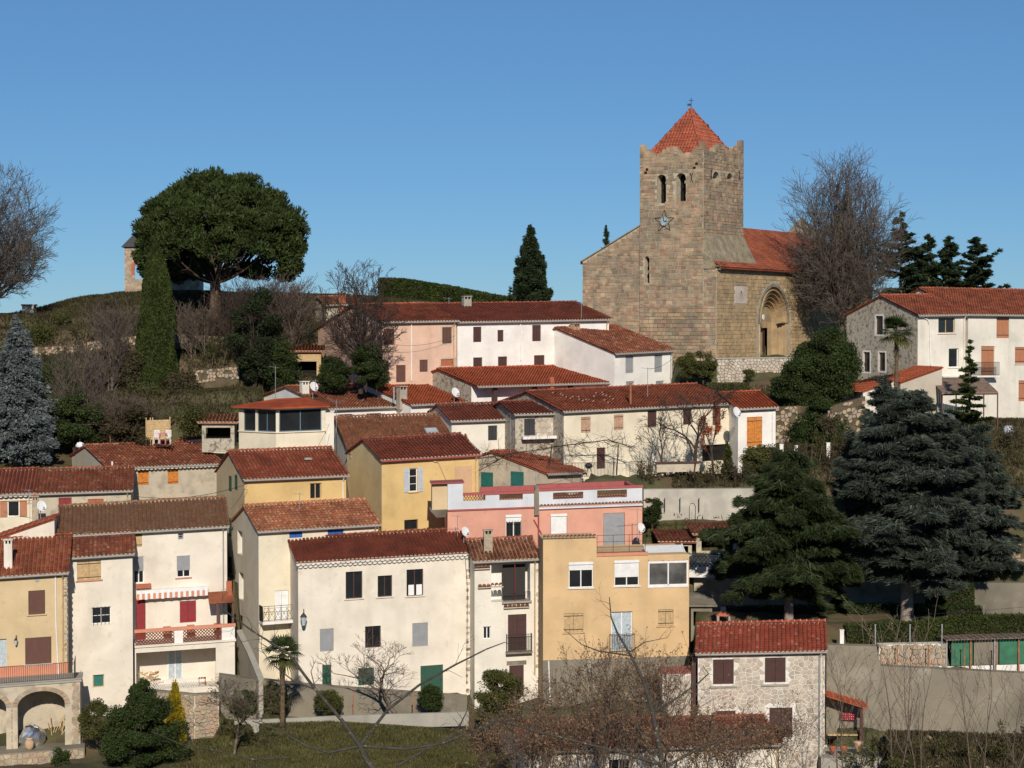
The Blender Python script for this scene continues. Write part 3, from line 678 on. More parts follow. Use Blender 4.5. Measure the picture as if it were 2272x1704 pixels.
def vase_tree(label, px, pyb, D, hpx, wpx, mt=TWIG, r=.3, start=.2, nl=26, ang=50, depth=3, kids=3, name='bare_tree', cat='tree', group=None, leaf_m=None, nleaf=0, lsz=.1, stems=1, curve=.8, minr=None, ldx=0., upb=.25, lat=.42, trunk_m=None, round_=False):
    """bare tree: straight trunk(s) with up-curving limbs that split into fine twigs"""
    b0 = P(px,pyb,D); H = hpx*D/F; Wd = wpx*D/F/2; minr = minr or .000075*D; big = []; tw = []
    if round_:
        n = 14; top = b0+Vector((ldx*H,0,H*.86))
        P0 = b0-Vector((0,0,.5)); path = [P0.lerp(top,i/n)+Vector((rng.gauss(0,.12),rng.gauss(0,.12),0))*(i > 2) for i in range(n+1)]; rad = [max(minr,r*(1-i/n)**.8) for i in range(n+1)]
        for i in range(n): big.append((path[i][:],path[i+1][:],rad[i],rad[i+1],9))
        c = b0+Vector((ldx*H*.6,0,H*.57)); rz = H*.43
        for k in range(nl):
            el = math.asin(rng.uniform(-.75,1)); az = rng.uniform(0,2*math.pi); q_ = rng.uniform(.55,1.)**.5; e_ = c+Vector((Wd*math.cos(el)*math.cos(az)*q_, Wd*math.cos(el)*math.sin(az)*q_, rz*math.sin(el)*q_)); ez_ = max(0.,(e_.z-b0.z)/H)
            f = min(.9, max(start, start+(ez_-start)*rng.uniform(.25,.62))); i = min(n-1,int(f*n)); a_ = path[i].lerp(path[i+1],f*n-i); dist = (e_-a_).length; h_ = Vector((e_.x-a_.x,e_.y-a_.y,0)); m_ = a_+h_*.55+Vector((0,0,(e_.z-a_.z)*.38+rng.gauss(0,.2))); rr = max(minr,min(rad[i]*.5,.02*dist)); p_ = a_; m = 7
            for j in range(1,m+1):
                t_ = j/m; q2 = a_*(1-t_)**2+m_*2*t_*(1-t_)+e_*t_*t_+Vector((rng.gauss(0,.06),rng.gauss(0,.06),rng.gauss(0,.05)))*dist*.25; r2 = max(minr,rr*.76); big.append((p_[:],q2[:],rr,r2,5)); v = (q2-p_).normalized()
                if j > 1:
                    for _ in range(kids):
                        ax = v.cross(Vector((rng.gauss(0,1),rng.gauss(0,1),rng.gauss(0,1)))).normalized(); an = rng.uniform(.35,.9); nd2 = v*math.cos(an)+ax*math.sin(an)+Vector((0,0,upb)); grow(q2, nd2, min(dist*.3,H*.09)*rng.uniform(.6,1.2), max(minr,rr*.45), depth-2, tw, .5, 2, upb*.5, 3, .16, .6, .7, None, minr)
                p_ = q2; rr = r2
    for s_ in range(0 if round_ else stems):
        p = b0+Vector((rng.uniform(-.5,.5)*(stems > 1)*Wd*.5, rng.uniform(-.3,.3)*(stems > 1), -.4)); d = Vector((ldx+(p.x-b0.x)*.25/max(Wd,.1)+rng.gauss(0,.03), rng.gauss(0,.05), 1)).normalized(); n = 14; path = [p]
        for i in range(n): d = (d+Vector((rng.gauss(0,.05),rng.gauss(0,.05),.05))).normalized(); path.append(path[-1]+d*(H*.97+.4)/n)
        rad = [max(minr, r*(1-i/n)**.85) for i in range(n+1)]
        for i in range(n): big.append((path[i][:],path[i+1][:],rad[i],rad[i+1],9))
        for k in range(nl):
            f = start+(1-start)*((k+rng.random())/nl)*.97; i = min(n-1,int(f*n)); q = path[i].lerp(path[i+1], f*n-i); az = rng.uniform(0,2*math.pi); a = R(ang*rng.uniform(.75,1.2)); dd = Vector((math.cos(az)*math.sin(a), math.sin(az)*math.sin(a), math.cos(a)))
            Lb = min(H*(1-f)*1.15+H*.08, Wd/max(.35,math.sin(a))*rng.uniform(.75,1.08)*(lat/.42)); rr = max(minr, min(rad[i]*.5, .018*Lb)); m = 5; v = dd
            for j in range(m):
                v = (v+Vector((rng.gauss(0,.09),rng.gauss(0,.09),curve*.22))).normalized(); q2 = q+v*Lb/m; r2 = max(minr, rr*.78); big.append((q[:],q2[:],rr,r2,5)); q = q2; rr = r2
                for _ in range(kids if j > 0 else 1):
                    ax = v.cross(Vector((rng.gauss(0,1),rng.gauss(0,1),rng.gauss(0,1)))).normalized(); an = rng.uniform(.3,.75); nd2 = v*math.cos(an)+ax*math.sin(an)+Vector((0,0,upb)); grow(q, nd2, Lb*rng.uniform(.22,.42), max(minr,rr*.5), depth-2, tw, .5, 2, upb*.5, 3, .12, .6, .7, None, minr)
    A_ = np.array([s[1] for s in tw+big]); kz = H/(np.percentile(A_[:,2],99.6)-b0.z); kx = 2*Wd/(np.percentile(A_[:,0],99.4)-np.percentile(A_[:,0],.6))
    sc = lambda q: (b0.x+(q[0]-b0.x)*kx, b0.y+(q[1]-b0.y)*kx, b0.z+(q[2]-b0.z)*kz)
    big = [(sc(s[0]),sc(s[1]),*s[2:]) for s in big]; tw = [(sc(s[0]),sc(s[1]),*s[2:]) for s in tw]
    t = thing(name, b0, label, cat, group); tubes_np('trunk', big, trunk_m or mt, t, 5); tubes_np('twigs', tw, mt, t, 3)
    if leaf_m and nleaf: E = np.array([s[1] for s in tw]); c = E[nr.randint(0,len(E),nleaf)]+nr.normal(size=(nleaf,3))*.07; leaves('leaves', c, lsz, leaf_m, t, asp=1.6)
    return t
# ------------------------------------------------------------------ terrain
TP = [ # (px, py, D)
 (0,1704,122),(100,1700,124),(200,1690,124),(450,1704,118),(450,1630,127),(560,1625,128),(700,1604,131),(1000,1594,132),(1000,1704,119),(760,1660,125),(300,1700,119),
 (530,1560,133),(586,1590,134.2),(800,1583,134.7),(1036,1577,135.2),(-150,1700,122),(-150,1600,132),(200,1600,130),(350,1600,130),
 (1120,1560,134.5),(1200,1600,131),(1300,1640,127),(1300,1575,132),(1500,1575,132),
 (1690,1700,126),(1500,1700,122),(1400,1704,120),(1850,1665,127),(1906,1615,129.5),(2100,1622,129.3),(2272,1640,128),(2400,1640,128),(2000,1704,121),(2272,1704,121),(2450,1704,121),
 (1600,1560,131),(1700,1560,131),
 (1860,1433,131.8),(1960,1482,132),(2000,1484,132),(2272,1496,132.3),(2450,1496,132.3),(2000,1440,134.4),(2272,1430,135),(1700,1400,132),(1600,1400,132),(1560,1390,133),
 (1750,1385,134.5),(1900,1382,135),(2010,1378,135.5),(2200,1373,137),(2400,1373,137),(1600,1340,137),
 (1650,1270,141),(1800,1300,140),(2000,1310,140),(2230,1290,141),(2250,1262,143),(1560,1270,140.5),
 (1480,1230,144),(1500,1180,147.5),(1600,1180,147),(1450,1168,148.5),(1550,1165,148.5),
 (1450,1086,150.2),(1550,1084,151),(1600,1078,151),(1700,1075,151.5),(1800,1080,151),(1900,1110,149),(2200,1090,150),(2400,1090,150),
 (1650,1045,153.5),(1730,1040,154),(1750,1000,156.5),(1850,990,158),(2000,985,158),(2150,975,159),(2272,970,160),(2450,970,160),
 (1850,930,163),(1950,925,163),(1760,900,164),(1650,875,166),(1560,868,166),(1500,862,165),(1600,842,170),(1720,842,170),
 (1600,800,173),(1700,800,173),(1900,805,176),(1950,850,170),(2000,860,168),
 (2050,760,185),(2300,740,190),(1900,700,215),(2272,690,225),(1500,700,215),(2450,690,225),
 (1210,1058,151.5),(1400,1056,152.),(1500,1048,153),(1590,1045,154),(1100,1030,156),(1000,1030,156),
 (1300,862,169),(1430,862,168),(1200,880,168),(1050,900,165),(960,912,164),(850,940,162),(700,960,160),
 (900,1190,147),(1100,1230,143),(1300,1240,142),(1430,1225,143),(700,1240,144),(640,1300,141),(540,1290,141),
 (400,1290,139),(250,1290,138),(80,1300,138),(60,1170,146),(200,1120,150),(400,1110,151),(-150,1170,146),
 (180,1030,156),(350,990,158.5),(450,985,158.5),(500,990,158),(60,1035,155),(-120,1035,155),(600,1000,157),
 (620,930,164),(500,905,166),(450,870,170),(540,865,170),(380,900,166),(250,930,163),(120,940,162),
 (480,850,174),(560,845,174),(620,830,174),(690,858,173),(760,856,172),(850,853,172),(1000,845,172),(1200,830,172),
 (100,800,178),(250,790,180),(420,790,180),(-150,820,176),
 (60,735,189),(200,725,190),(350,715,190),(500,715,190),(640,720,190),
 (-200,712,196),(0,707,197),(95,698,198),(130,688,198.5),(160,681,199),(190,668,199.5),(215,658,200),(270,652,200),(350,650,200),(440,650,200),(560,655,200),(680,658,201),(820,672,203),(60,701,193),(30,703,201),(60,702,206),(130,692,204),(0,704,190),(-60,706,199),
 (1000,692,206),(1200,698,208),(1300,704,210),(900,690,206),(900,700,214),(1100,700,214),
]
TPX = np.array([P(a, b, c)[:] for a, b, c in TP])
EXTRA = []
for x in np.linspace(-160, 160, 9):
    for y, z in ((-40,1),(-15,.5),(0,-1.9),(12,-4.5),(25,-8.5),(45,-14),(65,-19),(85,-24),(103,-25.8),(240,-3),(290,-8),(420,-30),(700,-60)):
        EXTRA.append((x, y, z))
for y in (125, 140, 160, 180, 200):
    for x in (-110, -75, 75, 110): EXTRA.append((x, y, np.interp(y, (125,140,160,180,200), (-27,-19,-8,-2,1))))
TPX = np.vstack([TPX, np.array(EXTRA)])
def terr(X, Y):
    X = np.atleast_1d(np.asarray(X, float)); Y = np.atleast_1d(np.asarray(Y, float)); sh = X.shape; X = X.ravel(); Y = Y.ravel(); out = np.zeros(len(X))
    for s in range(0, len(X), 20000):
        dx = (X[s:s+20000,None]-TPX[None,:,0])*.55; dy = (Y[s:s+20000,None]-TPX[None,:,1])*1.5
        w_ = 1/(dx*dx+dy*dy+.35)**2.2; out[s:s+20000] = (w_*TPX[None,:,2]).sum(1)/w_.sum(1)
    return out.reshape(sh)
terr0 = terr
CL = []          # foundations: ground is cut back so that walls stand free
def found(A, B, back=.75, reach=9.): CL.append((A, B, back, reach))
def terr(X, Y):
    Z = terr0(X, Y); X = np.asarray(X, float); Y = np.asarray(Y, float)
    for A, B, back, reach in CL:
        dx, dy = B.x-A.x, B.y-A.y; L2 = dx*dx+dy*dy
        if L2 < 1e-6: continue
        den = X*dy-Y*dx; num = A.y*X-A.x*Y               # ray (kX,kY) meets A+t(B-A)
        with np.errstate(divide='ignore', invalid='ignore'):
            t = (A.y*X-A.x*Y)/(dx*Y-dy*X)
        hx = A.x+t*dx; hy = A.y+t*dy; hz = A.z+t*(B.z-A.z)
        m = (t > -.06) & (t < 1.06) & (hy > Y) & (hy-Y < reach) & (Y > 1)
        Z = np.where(m, np.minimum(Z, hz*Y/np.maximum(hy,1)-.03), Z)
        m2 = (t > -.03) & (t < 1.03) & (hy <= Y) & (Y-hy < back)
        Z = np.where(m2, np.minimum(Z, hz+.3), Z)
    return Z
def gz(x, y): return float(terr([x],[y])[0])
# ------------------------------------------------------------------ houses, front to back
W = dict
# narrow white house under the long catslide roof (left)
h2 = house('row_house', 'narrow cream house with tan wooden shutters above a small green window', 131, (144,1239), (298,1229), (127,1189), 2.6, 1555, CREAM, T_OLD, a=11,
  front=[('shut',(171,1245,224,1287),W(m=TANWOOD,sill=CORAL)), ('win',(203,1347,246,1384),W(rows=2,m=WHITEM)), ('win',(206,1497,231,1525),W(m=TANWOOD,glass=TEAL,cols=1))], key='h2', back=.3)
f = h2['fr']; u0,u1,v0,v1 = pixrect(h2, 203,1347,246,1384, -.05)
b = MB()
for i in range(5): u = u0+(u1-u0)*(i+.5)/5; b.box(f.pt,u-.012,u+.012,v0-.08,v1+.05,h2['ov']-.05,h2['ov']-.03)
b.build('window_bars', METAL, h2['root'])
# cream house with balcony (behind, right of it)
h3 = house('balcony_house', 'cream house with mossy tiled roof, burgundy shutters and coral latticed balcony', 133.2, (128,1190), (508,1168), (98,1125), 4.6, 1545, CREAM, T_MOSSY, a=11,
  front=[('shut',(285,1183,315,1214),W(m=TANWOOD)), ('win',(395,1184,407,1197),W(m=GREYSH,rows=3,cols=1)),
         ('roll',(392,1233,422,1281),W(m=GREYSH,frac=.68,sill=CORAL,box=False)), ('roll',(296,1235,319,1294),W(m=GREYSH,frac=.55,box=False)),
         ('roll',(302,1328,323,1420),W(m=REDSH,frac=1.,box=False)), ('shut',(399,1333,435,1381),W(m=REDSH))], key='h3')
# balcony block of that house
fr3 = h3['fr']; R3 = h3['root']; pw = -2.4
def PR(x0,y0,x1,y1,w=0.,h=h3): return pixrect(h, x0,y0,x1,y1, w)
u0,u1,vr0,vr1 = PR(299,1391,521,1425,pw)
_,_,vs0,_ = PR(299,1391,521,1430,pw); vg = h3['vb']-.8
ho = PR(302,1443,479,1528,pw); Qb = lambda u,v,w_: fr3.pt(u, v, h3['ov']+w_)
b = MB(); sheet(b, lambda u,v,w_: Qb(u,v,pw+w_), u0, u1, vg, vs0, [ho], .35)
b.box(Qb, u0-.02, u1+.08, vs0+.001, vs0+.14, pw-.1, -.001)
b.box(Qb, u1-.15, u1, vg, vs0, pw+.36, 0); b.box(Qb, u0, u0+.12, vg, vs0, pw+.36, 0); b.box(Qb, u0+.12, u1-.15, vg, ho[2]-.05, pw+.36, -.01)
b.build('balcony_base', CREAM, R3)
b = MB(); b.box(Qb, u0-.03, u1+.05, vr1-.18, vr1+.02, pw-.08, pw+.14); b.build('balcony_rail', CORAL, R3)
for x0, x1 in ((387,406),(492,521)):
    q = PR(x0,1400,x1,1425,pw); b = MB(); b.box(Qb, q[0], q[1], vs0+.141, vr1-.181, pw-.03, pw+.12); b.build('balcony_post', WHITE, R3)
for x0, x1 in ((300,387),(406,492)):
    q = PR(x0,1400,x1,1425,pw); b = MB(); va, vb_ = vs0+.15, vr1-.19; s = .21; hh = vb_-va
    k = q[0]-hh
    while k < q[1]:
        for sg in (1,-1):
            pts = []
            for t in (0,1): pts.append((k+hh*t if sg > 0 else k+hh*(1-t), va+hh*t))
            (xa,ya),(xb,yb) = pts
            if xa > xb: xa,ya,xb,yb = xb,yb,xa,ya
            if xa < q[0]: ya += (yb-ya)*(q[0]-xa)/(xb-xa); xa = q[0]
            if xb > q[1] and xa < q[1]: yb = ya+(yb-ya)*(q[1]-xa)/(xb-xa); xb = q[1]
            if xb > xa+.02: b.tube([Qb(xa,ya,pw+.03+.02*sg), Qb(xb,yb,pw+.03+.02*sg)], .028, 4)
        k += s
    b.build('lattice_panel', mat('red_brown_paint',(.20,.055,.035),.8,.15,3), R3)
b = MB(); q = PR(372,1446,430,1525,-.02)
b.box(Qb, q[0], q[0]+.06, vs0-2.6, vs0-.3, -.06, -.001); b.box(Qb, q[1]-.8, q[1]-.74, vs0-2.6, vs0-.3, -.06, -.001); b.box(Qb, (q[0]+q[1])/2-.4,(q[0]+q[1])/2-.34, vs0-2.6, vs0-.3, -.06, -.001); o = b.build('terrace_door', WHITEM, R3)
b = MB(); b.box(Qb, q[0]+.06, q[1]-.8, vs0-2.6, vs0-.3, -.03, -.0015); b.build('pane', GLASSC, o)
# awning
q = PR(303,1306,461,1325,-.5); b = MB(); b.box(Qb, q[0], q[1], q[3]-.22, q[3], -.55, -.01); b.build('awning_box', WHITEM, R3)
n = 26
for mi, mm in enumerate((CORAL, WHITEM)):
    b = MB()
    for i in range(n):
        if i % 2 == mi: a0 = q[0]+(q[1]-q[0])*i/n; a1 = q[0]+(q[1]-q[0])*(i+1)/n; b.box(Qb, a0, a1-.002, q[2]-.02-.03*(i%3==0), q[3]-.221, -.56, -.53)
    b.build('awning_valance', mm, R3)
q = PR(302,1296,335,1305,-.25); b = MB(); b.box(Qb, q[0], q[1], q[2], q[3], -.35, -.001); b.build('brick_ledge', BRICK, R3)
# firewood, white lattice, pots on the covered terrace
def terrace_things():
    base = ho[2]
    t = thing('firewood_stack', Qb(ho[0]+.9, base, pw+1.4), 'heap of split logs stacked at the left of the covered terrace', 'firewood')
    for i in range(34):
        y = base+.05+rng.random()*.95; x = ho[0]+.2+rng.random()*1.3; w_ = pw+1.+rng.random()*.5
        b = MB(); p = Qb(x,y,w_); b.tube([p, p+Vector((rng.uniform(-.5,.6), rng.uniform(-.2,.2), rng.uniform(-.1,.12)))], .05, 5); b.build('log', TANWOOD, t)
    t = thing('lattice_fence', Qb((ho[0]+ho[1])/2, base, pw+.2), 'low white crossed lattice fence along the covered terrace', 'fence')
    x = ho[0]+.1
    while x < ho[1]-1.2:
        b = MB()
        for k in range(4):
            for sg in (1,-1):
                xa = x+k*.16; b.tube([Qb(xa+(0 if sg>0 else .5), base-.05, pw+.18+.01*sg), Qb(xa+(.5 if sg>0 else 0), base+.62, pw+.18+.01*sg)], .016, 4)
        b.build('lattice_panel', WHITEM, t); x += .66
    for k, (dx, m_, nm, lb) in enumerate(((2.5, BRICK, 'flower_pot', 'terracotta flower pot on the covered terrace'), (4.3, REDSH, 'stool', 'dark red garden stool at the right of the covered terrace'))):
        t = thing(nm, Qb(ho[0]+dx, base, pw+.8), lb, nm.replace('_',' ')); b = MB()
        if k == 0: b.lathe(Qb(ho[0]+dx, base, pw+.8), [(0,.12),(.22,.18),(.26,.2),(.27,.16)], 10); b.build('pot', m_, t)
        else:
            b.box(Qb, ho[0]+dx-.25, ho[0]+dx+.25, base+.42, base+.47, pw+.6, pw+1.0); b.build('seat', m_, t)
            for sx in (-.2,.2):
                for sw in (.65,.95): b = MB(); b.box(Qb, ho[0]+dx+sx-.025, ho[0]+dx+sx+.025, base-.02, base+.42, pw+sw-.025, pw+sw+.025); b.build('leg', m_, t)
terrace_things()
# armchairs on the balcony
for k, x in enumerate((362, 415, 475)):
    q = PR(x,1400,x+20,1425,-1.3); t = thing('wicker_chair', Qb(q[0], vs0+.14, -1.3), ['brown wicker chair on the balcony behind its left lattice', 'brown wicker chair on the balcony right of the middle post', 'brown wicker chair at the right end of the balcony'][k], 'chair', 'wicker chairs on the coral balcony')
    z0 = vs0+.14
    b = MB(); b.box(Qb, q[0], q[0]+.5, z0+.36, z0+.44, -1.4, -.95); b.build('seat', TERRSH, t)
    b = MB(); b.box(Qb, q[0], q[0]+.5, z0+.44, z0+.92, -.95, -.9); b.build('backrest', TERRSH, t)
    for a_ in (.02,.44):
        for w_ in (-1.38,-.97): b = MB(); b.box(Qb, q[0]+a_, q[0]+a_+.04, z0, z0+.36, w_, w_+.04); b.build('leg', TERRSH, t)
# little lean-to roof with chimney right of the balcony
def porch():
    p = Qb(*(lambda r: (r[0], r[2]))(PR(461,1319,519,1330,-1.2)), -1.2)
    t = thing('porch', p, 'small red tiled porch roof on posts at the right end of the balcony', 'porch')
    q = PR(463,1319,519,1333,-1.6); b = MB(); b.hexa([Qb(q[0],q[2]-.1,-2.0),Qb(q[1],q[2]-.1,-2.0),Qb(q[1],q[2]+.35,-.05),Qb(q[0],q[2]+.35,-.05),Qb(q[0],q[2]-.02,-2.0),Qb(q[1],q[2]-.02,-2.0),Qb(q[1],q[2]+.43,-.05),Qb(q[0],q[2]+.43,-.05)]); b.build('roof', T_RED, t)
    for x in (q[0]+.5, q[1]-.15): b = MB(); b.box(Qb, x, x+.14, vs0+.14, q[2]-.1, -1.9, -1.76); b.build('post', BROWNSH, t)
    b = MB(); b.box(Qb, q[1]-.45, q[1]-.1, q[2]+.1, q[3]+.75, -.9, -.6); b.build('chimney', BRICK, t)
porch()

# tan house on the left edge with arcaded terrace
h1 = house('terrace_house', 'tan rendered house with brown roller shutters above the arcaded stone terrace', 127.5, (-70,1285), (152,1271), (-100,1200), 4.6, 1530, TANP, T_RED, a=10,
  front=[('roll',(63,1310,100,1363),W(m=BROWNSH,frac=1.,box=False,sill=TANP)), ('roll',(56,1414,114,1473),W(m=BROWNSH,frac=1.,box=False,sill=WHITEM)), ('win',(-8,1418,15,1507),W(glass=GLASSC,cols=1,m=BLUESH,rows=2)), ('roll',(-40,1310,-10,1363),W(m=BROWNSH,frac=1.,box=False))], key='h1', single=True)
chimney(h1, 9,1197,27,1262, CREAM2)
pipe(h1, [(123,1276),(124,1380),(130,1507)], .045, WHITEM); quoins(h1, 151, 1276, 1470, 15, ROUGHST, -1)
f1 = h1['fr']; R1 = h1['root']; Q1 = h1['Qf']; pw = -2.6
q = pixrect(h1, 77,1283,88,1291,0); b = MB(); b.lathe(Q1((q[0]+q[1])/2,(q[2]+q[3])/2,.0), [(0,.14),(.03,.14),(.031,.09)], 12, Vector((f1.ey*-1))); b.build('round_vent', GREYSH, R1)
q = pixrect(h1, -60,1525,178,1660,pw); qa = pixrect(h1, 39,1533,144,1655,pw)
def arcade():
    b = MB(); u0, u1 = q[0]-3, q[1]; vt = pixrect(h1,0,1517,100,1524,pw)[3]-.12; vb = q[2]
    Qa = lambda u,v,w_: Q1(u,v,pw+w_)
    def archwall(ua, ub, wl, wr):      # opening ua..ub with crown, wall from wl to wr
        r = (ub-ua)/2; c = (ua+ub)/2; cr = qa[3]; sp_ = cr-r*.62; n = 14
        A = [(c-r*math.cos(math.pi*k/n), sp_+r*.62*math.sin(math.pi*k/n)) for k in range(n+1)]
        b.add([Qa(wl,vb,0),Qa(ua,vb,0),Qa(ua,sp_,0),Qa(wl,sp_,0)], [(0,1,2,3)]); b.add([Qa(ub,vb,0),Qa(wr,vb,0),Qa(wr,sp_,0),Qa(ub,sp_,0)], [(0,1,2,3)])
        b.add([Qa(wl,sp_,0),Qa(ua,sp_,0),Qa(ua,vt,0),Qa(wl,vt,0)], [(0,1,2,3)]); b.add([Qa(ub,sp_,0),Qa(wr,sp_,0),Qa(wr,vt,0),Qa(ub,vt,0)], [(0,1,2,3)])
        for k in range(n):
            (x0,y0),(x1,y1) = A[k],A[k+1]; b.add([Qa(x0,y0,0),Qa(x1,y1,0),Qa(x1,vt,0),Qa(x0,vt,0)], [(0,1,2,3)]); b.add([Qa(x0,y0,0),Qa(x0,y0,.5),Qa(x1,y1,.5),Qa(x1,y1,0)], [(0,1,2,3)])
        b.add([Qa(ua,vb,0),Qa(ua,vb,.5),Qa(ua,sp_,.5),Qa(ua,sp_,0)], [(0,1,2,3)]); b.add([Qa(ub,vb,0),Qa(ub,vb,.5),Qa(ub,sp_,.5),Qa(ub,sp_,0)], [(0,1,2,3)])
        for k in range(n):        # voussoirs
            v = MB(); t0, t1 = math.pi*(k+.04)/n, math.pi*(k+.96)/n; o = []
            for t, g in ((t0,1),(t1,1),(t1,1.22),(t0,1.22)): o.append((c-r*g*math.cos(t), sp_+r*.62*(g if g==1 else 1.3)*math.sin(t)))
            v.add([Qa(x,y,-.04) for x,y in o]+[Qa(x,y,.02) for x,y in o], [(0,1,2,3),(0,4,5,1),(1,5,6,2),(2,6,7,3),(3,7,4,0)]); v.build('voussoir', STONE, R1)
        return sp_
    d = (qa[1]-qa[0]); gap = pixrect(h1,14,1600,39,1610,pw); m0 = (gap[0]+gap[1])/2
    archwall(qa[0], qa[1], m0, u1); archwall(gap[0]-d, gap[0], gap[0]-d-1, m0)
    b.add([Qa(u1,vb,0),Qa(u1,vb,2.3),Qa(u1,vt,2.3),Qa(u1,vt,0)], [(0,1,2,3)])
    b.add([Qa(u0,vb,2.3),Qa(u1,vb,2.3),Qa(u1,vt,2.3),Qa(u0,vt,2.3)], [(0,1,2,3)])
    b.build('terrace_arcade', MOTTLE, R1)
    rubble(R1, lambda u,v,w_: Qa(u,v,w_), qa[1]+.42, u1-.02, vb, vt-.05, .34, STONE, maxn=60)
    rubble(R1, lambda u,v,w_: Qa(u,v,w_), gap[0]+.3, gap[1]-.3, vb, vt-.9, .32, STONE, maxn=40)
    s = MB(); s.box(Q1, u0, u1+.1, vt, vt+.16, pw-.08, -.001); s.box(Q1, u0, u1+.1, vt+.161, vt+.22, pw-.14, pw+.1); s.build('terrace_slab', CONCL, R1)
    r = pixrect(h1,-60,1476,150,1511,-.03); s = MB(); s.box(Q1, r[0], r[1], vt+.17, r[3], -.035, -.004); s.build('painted_dado', CORAL, R1)
    rr = pixrect(h1,-60,1478,165,1513,pw+.1); railing('terrace_railing', R1, Q1, rr[0]-2, rr[1], vt+.2, rr[3]+.05, pw+.05, pitch=.13)
    b = MB(); b.box(Q1, rr[1]-.03, rr[1], vt+.2, rr[3]+.05, pw+.05, -.1); 
    for i in range(12): b.box(Q1, rr[1]-.02, rr[1], vt+.2, rr[3], pw+.2+i*.19, pw+.22+i*.19)
    b.build('terrace_railing', METAL, R1)
    fl = MB(); fl.box(Q1, u0, u1+.3, vb-3, vb+.02, pw-1.3, 0); fl.build('lower_terrace', CONC, R1)
    x = pixrect(h1, 45,1665,190,1700,pw-1.3); rubble(R1, lambda u,v,w_: Q1(u,v,pw-1.3+w_), u0+3, u1+.25, vb-2.6, vb-.05, .3, STONE, maxn=80)
    # objects under the arch
    p = Q1(qa[0]+.85, vb+.02, pw+.7)
    t = MB(); prof = [(0,.62),(.25,.78),(.6,.82),(.9,.66),(1.15,.4),(1.25,.1)]; t.lathe(p, prof, 14)
    t.v = [v+Vector((rng.uniform(-.09,.09),rng.uniform(-.09,.09),rng.uniform(-.05,.05))) for v in t.v]
    o = t.build('foil_covered_heap', mat('crumpled_foil', (.85,.85,.86), .38, .05, 5, metal=1.), None, label='crumpled silver foil cover over a round heap under the left arch', cat='foil cover')
    j = MB(); j.lathe(Q1(qa[0]+.75, vb+.02, pw-.7), [(0,.16),(.2,.27),(.5,.29),(.68,.2),(.72,.24),(.76,.22)], 14); j.build('clay_jar', mat('pale_clay', (.55,.38,.24), .8, .15, 5), None, smooth=True, label='pale terracotta jar standing in front of the silver foil heap', cat='jar')
    tk = thing('stake_bundle', Q1(qa[0]+2, vb, pw+1.4), 'bundle of loose wooden stakes leaning under the arch right of the foil', 'stakes')
    for k in range(9):
        a_ = Q1(qa[0]+1.7+rng.random()*1.0, vb, pw+1.2+rng.random()*.5); s = MB(); s.tube([a_, a_+Vector((rng.uniform(-.3,.6),.3,rng.uniform(.8,1.7)))], .03, 5); s.build('stake', TANWOOD, tk)
arcade()
lampm = METAL
def wall_lamp(p, label, s=1.):
    t = thing('wall_lantern', p, label, 'lantern', 'black wall lanterns'); b = MB()
    b.lathe(p, [(-.3*s,.02),(-.26*s,.07*s)], 6); b.lathe(p, [(.12*s,.16*s),(.22*s,.10*s),(.30*s,.03*s),(.36*s,.01)], 6); b.tube([p+Vector((0,.3,.15)), p+Vector((0,.3,.45*s)), p+Vector((0,.0,.48*s)), p+Vector((0,0,.3*s))], .02, 5); b.build('lantern_frame', METAL, t)
    g = MB(); g.lathe(p, [(-.25*s,.07*s),(.12*s,.15*s)], 6); g.build('lantern_glass', GLASSC, t)
wall_lamp(Q1(*(lambda r:(r[0],r[2]))(pixrect(h1,35,1420,40,1424,-.3)),-.3), 'small black lantern on the tan wall between the glazed door and brown shutter', .8)

# cream shed roof left of the mossy roof
fr, L = make_frame(133, (-60,1207), (121,1150), R(6)); 
def leanto(name, label, D, pts, wm, tm, base, depth, a, cat='house', rt=.12):
    """pts: top edge of the front wall, two pixels; roof rises with it, sheet runs back"""
    fr, L = make_frame(D, pts[0], pts[1], R(a)); vb = P(pts[0][0], base, D).z - fr.O.z; found(fr.pt(0,vb,0), fr.pt(L,vb,0), depth); t = thing(name, fr.pt(L/2,vb,depth/2), label, cat)
    b = MB(); zl = 0
    tl = fr.ex.z; e = Frame(fr.O, R(a), 0)
    b.hexa([e.pt(0,vb-1.5,0),e.pt(L,vb-1.5,0),e.pt(L,vb-1.5,depth),e.pt(0,vb-1.5,depth), fr.pt(0,-.1,0),fr.pt(L,-.1,0),fr.pt(L,-.1,depth),fr.pt(0,-.1,depth)]); b.build('wall', wm, t)
    r = MB(); r.hexa([fr.pt(-.1,-.09,-.1),fr.pt(L+.1,-.09,-.1),fr.pt(L+.1,-.09,depth+.1),fr.pt(-.1,-.09,depth+.1),fr.pt(-.1,-.03,-.1),fr.pt(L+.1,-.03,-.1),fr.pt(L+.1,-.03,depth+.1),fr.pt(-.1,-.03,depth+.1)]); rf = r.build('roof', tm, t)
    m = MB(); n = int(depth/.27); ld = -fr.ex.normalized(); nd = ld.cross(fr.ey); nd = nd if nd.z > 0 else -nd
    for i in range(n+1):
        k = 0
        while k*.36 < L: arc(m, fr.pt(L-k*.36-.36, 0, i*depth/n), fr.ey, nd, ld, .105, .42); k += 1
    m.build('roof_tiles', tm, t, smooth=True, kind='stuff'); return t, fr, L
leanto('shed', 'low cream shed with sloping tiled top beside the mossy roof', 132, ((-60,1212),(121,1150)), CREAM, T_RED, 1215, 3.0, 8)

